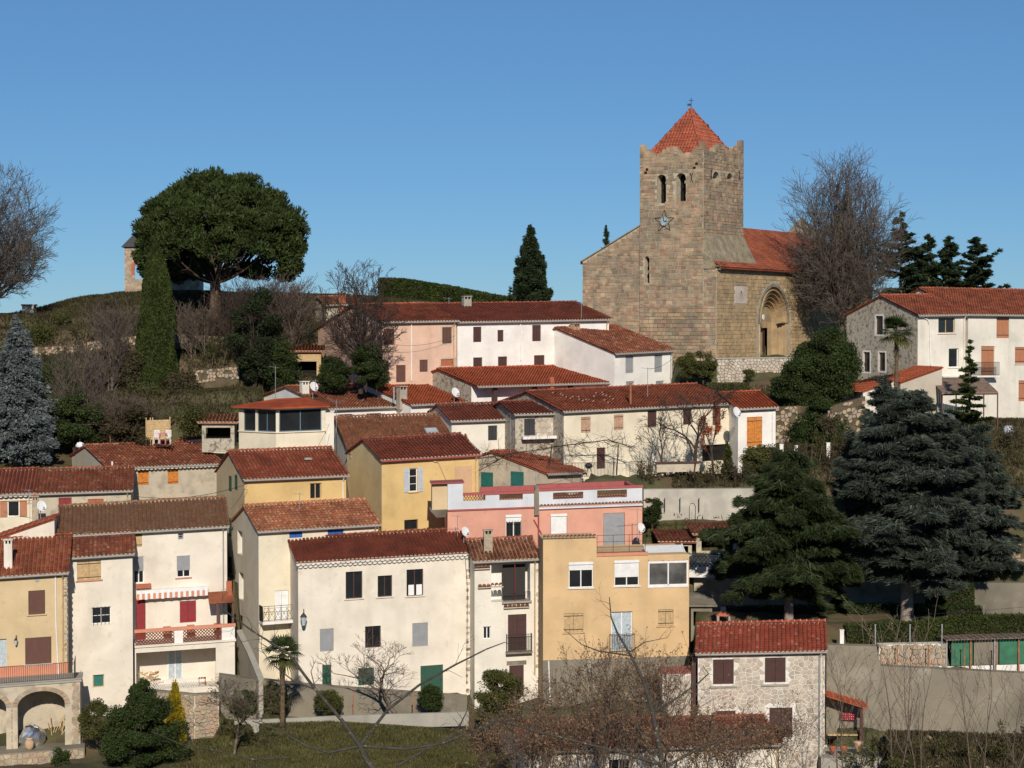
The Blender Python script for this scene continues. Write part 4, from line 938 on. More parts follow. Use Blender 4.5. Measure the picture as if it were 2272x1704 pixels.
# central white house and its tall neighbour
h8 = house('gabled_house', 'tall cream house with bleached pink tiled roof and grey shaded gable', 137, (572,1180), (845,1164), (541,1124), 3.9, 1522, CREAMY, T_PINK, single=True,
  front=[('shut',(642,1179,671,1193),W(m=BLUEP)), ('shut',(727,1172,762,1187),W(m=BLUEP)), ('shut',(610,1310,640,1378),W(m=WHITEM))],
  gable=[('win',(527,1178,538,1230),W(m=WHITEM,cols=1,glass=WHITEM,sill=TANP)), ('win',(530,1271,541,1331),W(m=WHITEM,cols=1,glass=WHITEM,sill=TANP)), ('win',(530,1365,538,1398),W(m=WHITEM,cols=1,glass=WHITEM))], gm=plaster('shaded_cream_render',(.60,.56,.48)), key='h8')  # grey gable colour: cream plaster with the gable's shade painted in
pipe(h8, [(843,1166),(846,1200)], .07, BROWNSH)
q = pixrect(h8, 583,1343,664,1380,-1.0); q2 = pixrect(h8, 583,1378,664,1384,-1.0)
b = MB(); b.box(h8['Qf'], q[0], q[1], q2[2], q2[3], -1.0, -.002); b.build('balcony_slab', WHITE, h8['root'])
railing('balcony_railing', h8['root'], h8['Qf'], q[0], q[1], q2[3]+.05, q[3], -.97, pitch=.42, mid=True)
b = MB()
for i in range(6):
    a0 = q[0]+(q[1]-q[0])*i/6; a1 = q[0]+(q[1]-q[0])*(i+1)/6; yy0, yy1 = q2[3]+.1, q[3]-.2
    b.tube([h8['Qf'](a0,yy0,-.97), h8['Qf'](a1,yy1,-.97)], .01, 4); b.tube([h8['Qf'](a1,yy0,-.98), h8['Qf'](a0,yy1,-.98)], .01, 4)
b.build('railing_crosses', METAL, h8['root'])
b = MB(); b.box(h8['Qf'], q[0], q[0]+.02, q2[3], q[3], -.97, 0); b.build('balcony_railing', METAL, h8['root'])

h9 = house('long_white_house', 'long cream white house with three rows of windows and dark red roof', 134.6, (659,1249), (1050,1226), (638,1196), 4.0, 1545, CREAM, T_DARK, genoise=2, gut=None, gm=plaster('shade_toned_render',(.62,.57,.49)),  # gable gets a darker copy of the cream, shade put into the colour
  front=[('win',(767,1268,804,1328),W(m=DKBROWN,sill=CREAM2)), ('win',(838,1277,870,1324),W(m=DKBROWN,sill=CREAM2)), ('win',(902,1263,939,1322),W(m=DKBROWN,sill=CREAM2)),
   ('roll',(710,1395,740,1445),W(m=GREYSH,frac=1.,box=False)), ('win',(810,1389,845,1437),W(m=DKBROWN)), ('roll',(915,1382,949,1434),W(m=GREYSH,frac=1.,box=False)),
   ('door',(715,1475,735,1527),W(m=GREENSH)), ('door',(795,1482,830,1520),W(m=GREENSH)), ('door',(933,1476,983,1543),W(m=GREENSH))],
  gable=[('win',(631,1278,637,1345),W(m=WHITEM,cols=1,glass=WHITEM))], key='h9')
q = pixrect(h9, 906,1297,936,1320, .10); b = MB()
for a0,a1 in ((q[0],(q[0]+q[1])/2-.08),((q[0]+q[1])/2+.08,q[1])): b.box(h9['Qf'], a0, a1, q[2], q[3], .088, .094)
b.build('window_curtain', WHITEM, h9['root'])
quoins(h9, 1033, 1262, 1540, 11, ROUGHST, 1)
wall_lamp(h9['Qf'](.35, pixrect(h9,660,1369,670,1372)[2], -.75), 'large black street lantern beside the small iron balcony', 1.5)
b = MB(); q = pixrect(h9, 660,1256,1040,1262,-.02); f = h9['fr']
b.tube([f.pt(.4+(h9['L']-.9)*i/12, -.36+.0*i, h9['ov']-.03) for i in range(13)] + [f.pt(h9['L']-.35, -2.5, h9['ov']-.03), f.pt(h9['L']-.4, -9, h9['ov']-.03)], .018, 4); b.build('wall_cable', METAL, h9['root'])

# narrow old cream house with loggia
h10 = house('narrow_old_house', 'narrow old cream house with recessed dark loggia and brown balcony door', 135.2, (1050,1247), (1200,1240), (1036,1200), 4.0, 1553, CREAM2, T_OLD, a=8, single=True,
  front=[('loggia',(1090,1252,1176,1334)), ('win',(1072,1390,1089,1418),W(m=WHITEM)), ('shut',(1127,1363,1168,1444),W(m=DKBROWN)), ('door',(1130,1476,1162,1546),W(m=DKBROWN))], key='h10')
def loggia():
    h = h10; Q = h['Qf']; R_ = h['root']; q = pixrect(h,1090,1250,1176,1334); q = (q[0],q[1],q[2],min(q[3],h['sl']*h['ov']-.09))
    b = MB(); sheet(b, lambda u,v,w_: Q(u,v,w_+.161), q[0]-.3, q[1]+.3, q[2]-.3, q[3]+.05, [q], 1.2); b.add([Q(q[0],q[2],1.3),Q(q[1],q[2],1.3),Q(q[1],q[3],1.3),Q(q[0],q[3],1.3)], [(0,1,2,3)]); b.build('loggia', WHITE, R_)
    r = pixrect(h,1112,1250,1162,1331,1.2); b = MB(); slats(b, Q, r[0], r[1], q[2]+.02, q[3]-.02, .5, .07); b.build('roller_shutter', DKBROWN if False else flat('charcoal_shutter',(.035,.03,.028)), R_)
    b = MB(); b.box(Q, (r[0]+r[1])/2-.02,(r[0]+r[1])/2+.02, q[2], q[3], .05, .09); b.build('brace', REDSH, R_)
    rr = pixrect(h,1117,1313,1176,1334); railing('balcony_railing', R_, Q, rr[0], rr[1], q[2]+.02, rr[3], -.12)
    b = MB(); b.box(Q, rr[0]-.1, rr[1]+.1, q[2]-.12, q[2]-.0, -.2, -.002); b.build('balcony_slab', CONCL, R_)
    ex = h['fr'].ex.normalized(); nd = Vector((0,0,1)); ld = (h['fr'].ey*-.9-nd*.4).normalized()
    for x0,x1,y in ((1053,1088,1262),(1061,1117,1303),(1118,1175,1348)):
        c = pixrect(h,x0,y,x1,y+5,-.2); b = MB(); n = max(3, round((c[1]-c[0])/.30))
        for i in range(n): arc(b, Q(c[0]+(i+.5)*(c[1]-c[0])/n, c[3], -.28), ex, nd, ld, .145, .4)
        b.build('canopy_tiles', T_OLD, R_); b = MB(); b.box(Q, c[0], c[1], c[3]-.04, c[3]+.02, -.22, -.002); b.build('canopy_ledge', MORTAR, R_)
    c = pixrect(h,1125,1407,1180,1446,-.4); railing('balcony_railing', R_, Q, c[0], c[1], c[2], c[3], -.45)
    b = MB(); b.box(Q, c[0]-.05, c[1]+.05, c[2]-.12, c[2], -.5, -.002); b.build('balcony_slab', CONC, R_)
    b = MB()
    for u in (c[0],c[1]): 
        b.box(Q,u-.012,u+.012,c[3]-.03,c[3],-.45,-.01)
        for k in range(3): b.box(Q,u-.01,u+.01,c[2],c[3],-.35+k*.12,-.33+k*.12)
    b.build('railing_side', METAL, R_)
    c = pixrect(h,1124,1466,1168,1475); b = MB(); b.box(Q,c[0],c[1],c[2],c[3],-.03,.02); b.build('lintel', CONC, R_)
    chimney(h,1074,1176,1093,1226,mat('chimney_render',(.40,.33,.24),.9,.3,3))
loggia(); quoins(h10, 1202, 1262, 1500, 14, ROUGHST, -1)

# ochre house with white roller shutters, flat roofed
def flat_house(name, label, D, tl, tr, a, base, depth, m, front=(), key=None, cat='house'):
    fr, L = make_frame(D, tl, tr, R(a)); vb = P(tl[0], base, D).z-fr.O.z; found(fr.pt(0,vb,0), fr.pt(L,vb,0), depth); t = thing(name, fr.pt(L/2, vb, depth/2), label, cat)
    h = dict(root=t, fr=fr, L=L, ov=0., vb=vb, Qf=lambda u,v,w_: fr.pt(u,v,w_)); ents = []
    for e in front:
        r = pixrect(h, *e[1]); r = (max(r[0],.03), min(r[1],L-.03), r[2], min(r[3],-.02)); ents.append((e[0], r, e[2] if len(e) > 2 else {}))
    b = MB(); sheet(b, fr.pt, 0, L, vb-1.5, 0, [e[1] for e in ents])
    b.add([fr.pt(0,vb-1.5,0),fr.pt(0,vb-1.5,depth),fr.pt(0,0,depth),fr.pt(0,0,0)], [(0,1,2,3)]); b.add([fr.pt(L,vb-1.5,0),fr.pt(L,vb-1.5,depth),fr.pt(L,0,depth),fr.pt(L,0,0)], [(0,1,2,3)])
    b.add([fr.pt(0,vb-1.5,depth),fr.pt(L,vb-1.5,depth),fr.pt(L,0,depth),fr.pt(0,0,depth)], [(0,1,2,3)]); b.add([fr.pt(0,-.01,0),fr.pt(L,-.01,0),fr.pt(L,-.01,depth),fr.pt(0,-.01,depth)], [(0,1,2,3)])
    b.build('wall', m, t)
    for k, r, o in ents: opening(t, fr.pt, r, k, **o)
    if key: REG[key] = h
    return h
h11 = flat_house('ochre_house', 'ochre house with white roller shutters and a white glazed sunroom on top', 133, (1205,1238), (1529,1229), 4, 1563, 6.5, OCHRE, key='h11',
  front=[('roll',(1262,1247,1316,1304),W(m=WHITEM,frac=.32,sill=WHITEM)), ('roll',(1363,1243,1418,1300),W(m=WHITEM,frac=.66,sill=WHITEM)), ('shut',(1251,1361,1294,1403),W(m=TANWOOD,sill=OCHRE)), ('win',(1356,1357,1403,1444),W(m=WHITEM,glass=GLASSC)), ('shut',(1460,1352,1494,1388),W(m=TANWOOD,sill=OCHRE)), ('none',(1441,1250,1523,1297))])
def h11x():
    h = h11; Q = h['Qf']; R_ = h['root']
    u = pixrect(h,1205,1196,1324,1237); b = MB(); b.box(Q, 0, u[1], .001, u[3], 0.002, 3.6); b.build('upper_wall', OCHRE, R_)
    ex = h['fr'].ex.normalized(); nd = Vector((0,0,1)); ld = (h['fr'].ey*-.95-nd*.3).normalized(); b = MB(); n = round(u[1]/.25)
    for i in range(n): arc(b, Q((i+.5)*u[1]/n, u[3]+.06, -.12), ex, nd, ld, .12, .42)
    b.build('parapet_tiles', T_OLD, R_)
    c = pixrect(h,1324,1226,1438,1233); b = MB(); b.box(Q, u[1]+.002, c[1], .001, c[3], -.06, .2); b.build('parapet_coping', CORAL, R_)
    r = pixrect(h,1325,1188,1432,1226); b = MB()
    for y in (0,.3,.62,1.): yy = r[2]+(r[3]-r[2])*y; b.box(Q,u[1]+.03,r[1],yy+.02,yy+.045,.03,.06)
    for i in range(4): x = u[1]+.03+(r[1]-u[1]-.03)*i/3; b.box(Q,x-.015,x+.015,c[3],r[3]+.04,.07,.09)
    b.build('roof_railing', METAL, R_)
    # sunroom
    s = pixrect(h,1438,1249,1527,1299); t0 = pixrect(h,1438,1226,1527,1240); b = MB(); f = .09; zb, zt = s[2], s[3]
    b2 = MB(); b2.box(Q, s[0], s[1], zb-.001, max(.0,zb)+.0 if False else zb+.02, .0, 2.6)
    for x in (s[0], (s[0]+s[1])/2-f/2, s[1]-f): b.box(Q,x,x+f,zb,zt,-.02,.06); b.box(Q,x,x+f,zb,zt+.5,2.5,2.58)
    b.box(Q,s[0]+f,s[1]-f,zb+.001,zb+f,-.02,.06); b.box(Q,s[0],s[1],zt,zt+.13,-.04,.10)
    for x in (s[0],s[1]-f): b.hexa([Q(x,zt+.131,0),Q(x+f,zt+.131,0),Q(x+f,zt+.85,2.6),Q(x,zt+.85,2.6),Q(x,zt+.25,0),Q(x+f,zt+.25,0),Q(x+f,zt+.97,2.6),Q(x,zt+.97,2.6)])
    for w_ in (.8,1.7): b.box(Q,s[1]-f,s[1],zb,zt+.131+w_*.27,w_,w_+.07)
    o = b.build('sunroom_frame', WHITEM, R_)
    rr = MB(); rr.hexa([Q(s[0]+f,zt+.15,0),Q(s[1]-f,zt+.15,0),Q(s[1]-f,zt+.87,2.6),Q(s[0]+f,zt+.87,2.6),Q(s[0]+f,zt+.18,0),Q(s[1]-f,zt+.18,0),Q(s[1]-f,zt+.9,2.6),Q(s[0]+f,zt+.9,2.6)]); rr.build('sunroom_roof', WHITEM, R_)
    for a0,a1 in ((s[0]+f,(s[0]+s[1])/2-f/2),((s[0]+s[1])/2+f/2,s[1]-f)): g = MB(); g.box(Q,a0,a1,zb+f,zt,.02,.03); g.build('pane', mat('sunroom_glass',(.10,.10,.095),.08,.5,1.2), o)
    g = MB(); g.box(Q,s[0]-.02,s[1]+.02,zb-.12,zb-.002,-.05,2.6); g.build('sunroom_base', WHITEM, R_)
    pl = pixrect(h,1213,1460,1530,1550); b = MB(); b.box(Q, -.01, h['L']+.01, h['vb']-1.5, pl[3], -.035, -.003); b.build('plinth', CONC, R_)
    rr = pixrect(h,1352,1406,1408,1446); railing('balcony_railing', R_, Q, rr[0], rr[1], rr[2], rr[3], -.1)
    b = MB(); x,y = h['fr'].hit(1217,1466); b.tube([Q(x,y,-.06),Q(x+.1,y-2.6,-.06)],.05,6); b.build('downpipe', WHITEM, R_)
h11x()

# pink house behind with pale blue-grey parapets
h12 = flat_house('pink_house', 'salmon pink house with pale grey pierced parapets and maroon coping', 141, (993,1131), (1425,1115), 4, 1240, 7.0, PINK, key='h12',
  front=[('roll',(1122,1142,1157,1192),W(m=WHITEM,frac=.33)), ('roll',(1222,1140,1258,1184),W(m=WHITEM,frac=1.)), ('roll',(1339,1138,1386,1222),W(m=GREYSH,frac=1.,box=False))])
def h12x():
    h = h12; Q = h['Qf']; R_ = h['root']
    sl = h['fr'].ex.z
    l = pixrect(h,993,1094,1186,1127); r = pixrect(h,1190,1086,1425,1116); top_l = pixrect(h,1027,1097,1186,1127)[3]; top_r = r[3]
    def par(u0,u1,z0,z1,holes):
        b = MB(); sheet(b, Q, u0, u1, z0, z1, holes, .2); sheet(b, lambda u,v,w_: Q(u,v,.2+w_), u0, u1, z0, z1, holes, .001)
        b.box(Q,u0,u0+.001,z0,z1,0,.2); b.box(Q,u1-.001,u1,z0,z1,0,.2); b.build('parapet', GREYP, R_)
        for a0,a1,c0,c1 in holes:
            g = MB(); n = max(3,round((a1-a0)/.19)); s = (a1-a0)/n; rows = 3; hh = (c1-c0)/rows
            for j in range(rows):
                for i in range(n+1):
                    u = a0+(i+(.5 if j % 2 else 0))*s; pts = []
                    for k in range(7): t = math.pi*k/6; pts.append(Q(min(max(u+s*.5*math.cos(t),a0),a1), c0+j*hh+hh*.95*math.sin(t), .09))
                    g.tube(pts, .022, 4)
            g.build('pierced_screen', MATS['red_brown_paint'], R_)
    hl = [pixrect(h,1028,1098,1077,1111), pixrect(h,1108,1094,1160,1109)]; hr = [pixrect(h,1227,1092,1294,1107), pixrect(h,1325,1087,1391,1104)]
    u27 = pixrect(h,1027,1090,1188,1110); par(u27[0], u27[1], .001, top_l, hl); par(r[0], h['L'], .001, top_r, hr)
    b = MB(); b.box(Q, u27[0], u27[1], top_l+.001, top_l+.18, -.06, .26); b.box(Q, r[0], h['L']+.05, top_r+.001, top_r+.18, -.06, .26)
    rb = pixrect(h,1065,1079,1186,1092,3.0); b.box(Q, rb[0], rb[1]+.3, rb[2], rb[3], 3.0, 3.25); rb2 = pixrect(h,1190,1071,1385,1082,4.0); b.box(Q, rb2[0], rb2[1], rb2[2], rb2[3], 4.0, 4.25); b.build('parapet_coping', MAROON, R_)
    b = MB(); b.box(Q, rb2[1], rb2[1]+.3, rb2[2], rb2[3]-.002, .3, 4.2); b.build('parapet_coping', MAROON, R_)
    lt = pixrect(h,959,1073,1027,1126); b = MB(); mid = pixrect(h,993,1073,1027,1126); b.box(Q, mid[0], mid[1]-.002, .002, lt[3], -.02, 2.4); b.build('stair_tower', GREYP, R_)
    b = MB(); b.box(Q, lt[0], mid[0]-.002, .002, lt[3]-.01, .3, 2.4); b.build('stair_tower_side', TANP, R_)
    b = MB(); b.box(Q, lt[0]-.1, mid[1]+.1, lt[3]+.001, lt[3]+.07, -.1, 2.5); b.build('stair_tower_coping', MAROON, R_)
    b = MB(); n = 10
    b.hexa([Q(lt[0]+.3,-.55,.35),Q(mid[0]-.1,-.55,.35),Q(mid[0]-.1,-.55,2.),Q(lt[0]+.3,-.55,2.),Q(lt[0]-.15,-.0,.0),Q(mid[0]-.002,0,.0),Q(mid[0]-.002,0,2.4),Q(lt[0]-.15,0,2.4)]); b.build('mossy_corbel', CONC, R_)
    b = MB(); b.box(Q, 0, u27[1], -.11, -.001, -.09, .0); b.build('string_course', MAROON, R_)
    ex = h['fr'].ex.normalized(); nd = Vector((0,0,1)); ld = (h['fr'].ey*-.95-nd*.3).normalized(); b = MB(); k = r[0]; n = round((h['L']+.4-k)/.24)
    for i in range(n): arc(b, Q(k+(i+.5)*.24, -.02, -.22), ex, nd, ld, .115, .42)
    b.build('cornice_tiles', T_OLD, R_); b = MB(); b.box(Q, r[0], h['L'], -.2, -.08, -.2, -.002); b.build('cornice_ledge', GREYP, R_)
    c = pixrect(h,1186,1078,1195,1108,-.1); b = MB(); b.box(Q, c[0]-.02, c[1]+.02, -.6, c[3], -.25, -.07); b.build('chimney', CONC, R_)
    b = MB(); b.tube([Q(c[0]-.05,-.9,-.1),Q(c[1]+.9,-3.2,-.1)],.04,5); b.tube([Q(c[1],-.5,-.15),Q(c[1],-2.9,-.15)],.05,5); b.build('downpipe', MAROON, R_)
    g = MB(); q = pixrect(h,1124,1155,1156,1190,-.08)
    for i in range(6): u = q[0]+(q[1]-q[0])*i/5; g.box(Q,u-.012,u+.012,q[2],q[3],-.09,-.07)
    g.box(Q,q[0],q[1],q[2],q[2]+.03,-.09,-.07); g.box(Q,q[0],q[1],q[3]-.2,q[3]-.17,-.095,-.07); g.build('window_bars', METAL, R_)
h12x()
antenna(1189,1043,1078,140.5,'thin antenna on the chimney between the two grey parapets',4,.5)
dish(1032,1180,139,11,'white dish before the pink wall at the end of the dark red roof')
dish(1422,1171,139.5,11,'white dish at the right corner of the pink house'); antenna(1414,1128,1200,139.5,'long rod antenna leaning over the grey roller door of the pink house',9,1.6)

# yellow houses in the middle
h7 = house('yellow_house', 'yellow house with a beige gable and narrow green shutters', 142, (541,1065), (774,1055), (507,1003), 4.3, 1300, YELL, T_DARK if False else T_RED, key='h7',
  front=[('win',(688,1072,713,1107),W(m=TANWOOD,sill=YELL))], gable=[('shut',(508,1056,514,1090),W(m=GREENSH)), ('shut',(521,1053,527,1087),W(m=GREENSH)), ('shut',(508,1150,514,1190),W(m=GREENSH)), ('shut',(508,1235,514,1272),W(m=GREENSH))], gm=TANP)
u, w_ = hit_roof(h7, 684, 1021); p = h7['fr'].pt(u, w_*h7['sl']+.05, w_); b = MB(); b.lathe(p, [(0,.32),(.1,.3),(.14,.18)], 9); b.build('mortar_patch', CONCL, h7['root'])
h13 = house('bright_yellow_house', 'bright yellow house with pale blue open shutters and framed gable', 145, (846,1022), (1068,1009), (804,976), 4.4, 1200, YELL, T_DARK, key='h13', gut=MAROON,
  front=[('open',(908,1039,926,1091),W(m=BLUESH,rows=3,cols=1,sill=YELL)), ('win',(897,1153,927,1175),W(m=DKBROWN,cols=1))], gm=plaster('beige_gable_render', (.64,.50,.27)))
q = pixrect(h13,1009,1034,1047,1092,-.01); b = MB(); b.box(h13['Qf'], q[0], q[1], q[2], q[3], -.02, .01); b.build('render_patch', plaster('tan_patch',(.58,.38,.22)), h13['root'])
pipe(h13, [(958,1016),(962,1023),(973,1026),(994,1073)], .05, TANP)
h14 = house('brown_roofed_house', 'large brown tiled roof with a small skylight behind the bright yellow house', 152, (778,1013), (1052,1003), (743,927), 6.3, 1080, plaster('bluish_white_render', (.62,.62,.60)), T_BROWN, key='h14')
u, w_ = hit_roof(h14, 957, 958); f = h14['fr']; s = h14['sl']; b = MB()
Qr = lambda a_,b_,c: f.pt(u+a_, (w_+b_)*s+c, w_+b_)
b.hexa([Qr(-.5,-.35,.03),Qr(.5,-.35,.03),Qr(.5,.35,.03),Qr(-.5,.35,.03),Qr(-.5,-.35,.16),Qr(.5,-.35,.16),Qr(.5,.35,.16),Qr(-.5,.35,.16)]); o = b.build('skylight', GREYSH, h14['root'])
b = MB(); b.hexa([Qr(-.4,-.27,.161),Qr(.4,-.27,.161),Qr(.4,.27,.161),Qr(-.4,.27,.161),Qr(-.4,-.27,.17),Qr(.4,-.27,.17),Qr(.4,.27,.17),Qr(-.4,.27,.17)]); b.build('pane', mat('skylight_glass',(.45,.5,.52),.15,.1,2), o)
# low gabled house with teal shutters
hx = house('teal_shuttered_house', 'old beige gable with two teal shutters under a low tiled roof', 150, (1216,1052), (1300,1049), (1106,1003), 5.5, 1100, MOTTLE, T_RED, a=50,
  gable=[('shut',(1067,1048,1094,1082),W(m=TEAL)), ('shut',(1133,1046,1162,1080),W(m=TEAL))], gm=MOTTLE, key='hx')

# houses on the left, second row
h5 = house('left_row_house', 'low house with long red roof above a burgundy shutter', 145.5, (79,1096), (294,1089), (55,1043), 4.4, 1190, MOTTLE, T_OLD, a=9, front=[('shut',(130,1104,159,1125),W(m=REDSH)), ('shut',(195,1107,230,1120),W(m=BRICK))], key='h5')
h5b = house('left_edge_house', 'cream house at the left edge with a white window between red shutters', 145, (-90,1101), (76,1095), (-115,1046), 4.4, 1200, CREAMY, T_DARK, a=9, front=[('open',(17,1111,43,1146),W(m=TERRSH,cols=1)), ('shut',(-60,1111,-35,1146),W(m=TERRSH))], key='h5b', genoise=1)
chimney(h5b, 71,1101,85,1140, mat('chimney_render',(.4,.3,.2)), cap=BRICK)
dish(92,1123,141,12,'white dish beside the brick topped chimney above the mossy roof')
h6 = house('stone_house', 'weathered stone house with two pairs of bright orange shutters', 151, (239,1040), (497,1029), (187,990), 5.0, 1130, MOTTLE, T_OLD, key='h6', genoise=1,
  front=[('shut',(306,1043,330,1076),W(m=ORWOOD)), ('shut',(372,1041,396,1074),W(m=ORWOOD))], gm=plaster('shade_grey_gable_render',(.42,.38,.32)))  # gable render is the front tone greyed down, its shade painted in
b = MB(); u, w_ = hit_roof(h6, 249, 1037); p = h6['fr'].pt(u, w_*h6['sl'], w_); b.tube([p-Vector((0,0,.3)), p+Vector((0,0,.45))], .07, 8); b.build('flue_pipe', WHITEM, h6['root'])

# glazed veranda house
def veranda():
    fr, L = make_frame(153, (612,908), (722,904), R(6)); h = dict(root=None, fr=fr, L=L, ov=0., Qf=fr.pt); vb = P(612,1000,153).z-fr.O.z
    t = thing('veranda_house', fr.pt(L/2,vb,2), 'cream house with glazed corner veranda and low red hipped roof', 'house'); Q = fr.pt
    g = pixrect(h,624,912,706,957); lo = pixrect(h,612,959,722,990); zt = -.05
    d = Vector((-math.cos(R(38)), math.sin(R(38)), 0)); Ls = (612-520)*.034/math.cos(R(38))
    S = lambda u,v,w_: fr.O + d*(Ls-u) + Vector((0,0,v)) + Vector((math.sin(R(38)), math.cos(R(38)),0))*w_
    b = MB(); b.box(Q, 0, L, vb-2, lo[3], 0, 4); b.box(Q, -.05, L+.05, lo[3]+.001, lo[3]+.08, -.12, 4)
    b.box(Q,0,.24,lo[3]+.08,zt,0,.24); b.box(Q,L-.3,L,lo[3]+.08,zt,0,.24); b.box(Q,0,L,zt+.001,zt+.2,0,.3)
    b.box(S, 0, Ls-.002, vb-2, lo[3], 0, 3); b.box(S,0,.5,lo[3]+.08,zt,0,.25); b.box(S, 0, Ls-.002, lo[3]+.001, lo[3]+.08, -.1, 3); b.box(S,Ls*.45,Ls*.45+.2,lo[3]+.08,zt,0,.2); b.box(S,0,Ls-.01,zt+.001,zt+.2,0,.25); b.build('wall', CREAMY, t)
    w1 = win_frame(t, Q, (.25,L-.31,lo[3]+.09,zt-.01), mat('blue_grey_frame',(.10,.16,.22),.5), .08, 1, 2); w2 = win_frame(t, S, (.51,Ls*.45-.01,lo[3]+.09,zt-.01), MATS['blue_grey_frame'], .08, 1, 1); w3 = win_frame(t, S, (Ls*.45+.21,Ls-.03,lo[3]+.09,zt-.01), MATS['blue_grey_frame'], .08, 1, 2)
    z = zt+.2; e = [S(-.3,z,-.5), Q(-.1,z,-.6), Q(L+.35,z,-.5), Q(L+.35,z,4.5), S(-.3,z,4)]; top = [S(Ls*.5,z+.55,2.), Q(L*.6,z+.6,2.4)]
    b = MB(); b.add(e+top, [(0,1,6,5),(1,2,6),(2,3,6),(3,4,5,6),(4,0,5)]); b.add([p-Vector((0,0,.12)) for p in e]+e, [(0,1,2,3,4),(0,5,6,1),(1,6,7,2),(2,7,8,3),(3,8,9,4),(4,9,5,0)]); rf = b.build('roof', T_NEW, t)
    b = MB(); c = pixrect(h,722,914,741,983,.3); b.box(Q, c[0], c[1], c[2]-1, c[3], .3, .95); b.box(Q, c[0]-.06, c[1]+.06, c[3]+.001, c[3]+.08, .24, 1.0); b.build('chimney', CREAM2, t)
    lw = leanto('garden_wall', 'long low cream wall left of the veranda house', 159.5, ((398,975),(528,966)), CREAMY, T_OLD, 990, .4, 8, 'wall')
veranda()
h16 = house('upper_left_house', 'white house with worn red roof and a block chimney and dish', 160.5, (730,908), (912,901), (632,859), 8., 960, WHITE, T_OLD, key='h16', front=[('win',(750,919,782,930),W(m=DKBROWN,cols=1)), ('win',(813,917,846,928),W(m=DKBROWN,cols=1))], single=False)
chimney(h16, 670,846,687,877, CREAM2); dish(696,858,163,11,'white dish beside the block chimney on the worn upper left roof')
h16b = house('orange_roofed_house', 'fresh orange roofed house with a square grey chimney', 162, (913,899), (1035,893), (802,849), 8., 960, WHITE, T_NEW, key='h16b'); chimney(h16b, 886,857,905,889, mat('grey_block',(.38,.33,.26),.9,.2,3)); 
b = MB(); u,w_ = hit_roof(h16b, 874, 889); p = h16b['fr'].pt(u,w_*h16b['sl'],w_); b.tube([p-Vector((0,0,.2)),p+Vector((0,0,1.1))],.07,7); b.build('flue_pipe', GREYSH, h16b['root'])
h17 = house('long_porch_house', 'long orange red roof over a white porch with brown posts and stone gable', 163.5, (1061,858), (1364,849), (972,820), 6.6, 925, WHITE, T_NEW, key='h17', gm=ROUGHST, ov=1.3)
for x in (1095,1183,1262): q = pixrect(h17,x,868,x+9,900,-1.0); b = MB(); b.box(h17['Qf'],q[0],q[1],q[2]-.8,h17['sl']*.2-.1,-1.0,-.8); b.build('porch_post', DKBROWN, h17['root'])
dish(1010,871,164,11,'white dish on the stone gable under the long orange roof'); chimney(h17, 1221,835,1230,853, BRICK, holes=False)
h18 = house('cream_row_house', 'cream house with dark red roof and a single charcoal shutter', 156.5, (1001,935), (1148,930), (968,900), 4.3, 1020, CREAM2, T_DARK, key='h18', front=[('shut',(1083,944,1103,977),W(m=flat('charcoal_paint',(.04,.04,.042))))])
h18b = house('patched_stone_house', 'patched stone house front with a tall dark shutter and narrow balcony slab', 155, (1142,920), (1252,917), (1112,893), 4.3, 1035, ROUGHST, T_DARK, a=16, key='h18b', front=[('shut',(1163,929,1187,966),W(m=MATS['charcoal_paint']))])
q = pixrect(h18b,1188,926,1243,966); rubble(h18b['root'], h18b['Qf'], q[0], q[1], q[2]-.1, min(q[3],.0), .3, STONEW, maxn=120)
q = pixrect(h18b,1161,968,1240,974,-.7); b = MB(); b.box(h18b['Qf'],q[0],q[1],q[2],q[3],-.7,-.002); b.build('balcony_slab', WHITE, h18b['root'])
h19 = house('long_row_house', 'long cream row house with speckled red roof and beige shutters', 154, (1251,914), (1641,895), (1167,870), 7.2, 1060, CREAMY, T_RED, key='h19', gm=ROUGHST,
  front=[('shut',(1289,925,1310,960),W(m=PINKWOOD)), ('shut',(1362,920,1383,954),W(m=PINKWOOD)), ('shut',(1437,911,1457,947),W(m=DKBROWN)), ('shut',(1516,907,1534,942),W(m=DKBROWN)), ('shut',(1581,905,1599,943),W(m=BROWNSH)),
  ('door',(1324,993,1343,1040),W(m=DKBROWN)), ('dark',(1558,986,1625,1022))])
b = MB(); u,w_ = hit_roof(h19,1399,899); p = h19['fr'].pt(u,w_*h19['sl'],w_); b.tube([p-Vector((0,0,.2)),p+Vector((0,0,1.75))],.09,8); b.build('rusty_flue', mat('rusty_iron',(.33,.13,.06),.8,.3,4), h19['root'])
# pale cover tiles on that roof
s = h19['sl']; f = h19['fr']; ex = f.ex.normalized(); ld = (-(f.ey+f.ez*s)).normalized(); nd = Vector((0,0,1)); pale = mat('pale_mortar_tile', (.62,.42,.30), .85, .15, 3)
for x, y in ((1231,876),(1248,879),(1252,882),(1260,886),(1269,889),(1275,885),(1288,885),(1289,891),(1297,894),(1304,892),(1310,892),(1320,895),(1326,877),(1340,875),(1342,880),(1349,882),(1357,885),(1345,893),(1353,898),(1364,890),(1322,884)):
    u,w_ = hit_roof(h19,x,y); b = MB(); arc(b, f.pt(u,w_*s+.08,w_), ex, nd, ld, .13, .3); b.build('pale_tile', pale, h19['root'])
def terr_rail(nm, lab, x0,y0,x1,y1,D):
    fr, L = make_frame(D,(x0,y0),(x1,y1),R(8)); t = thing(nm, fr.pt(L/2,-1.1,0), lab, 'railing'); railing('railing_bars', t, fr.pt, 0, L, -1.1, 0, 0, mid=False)
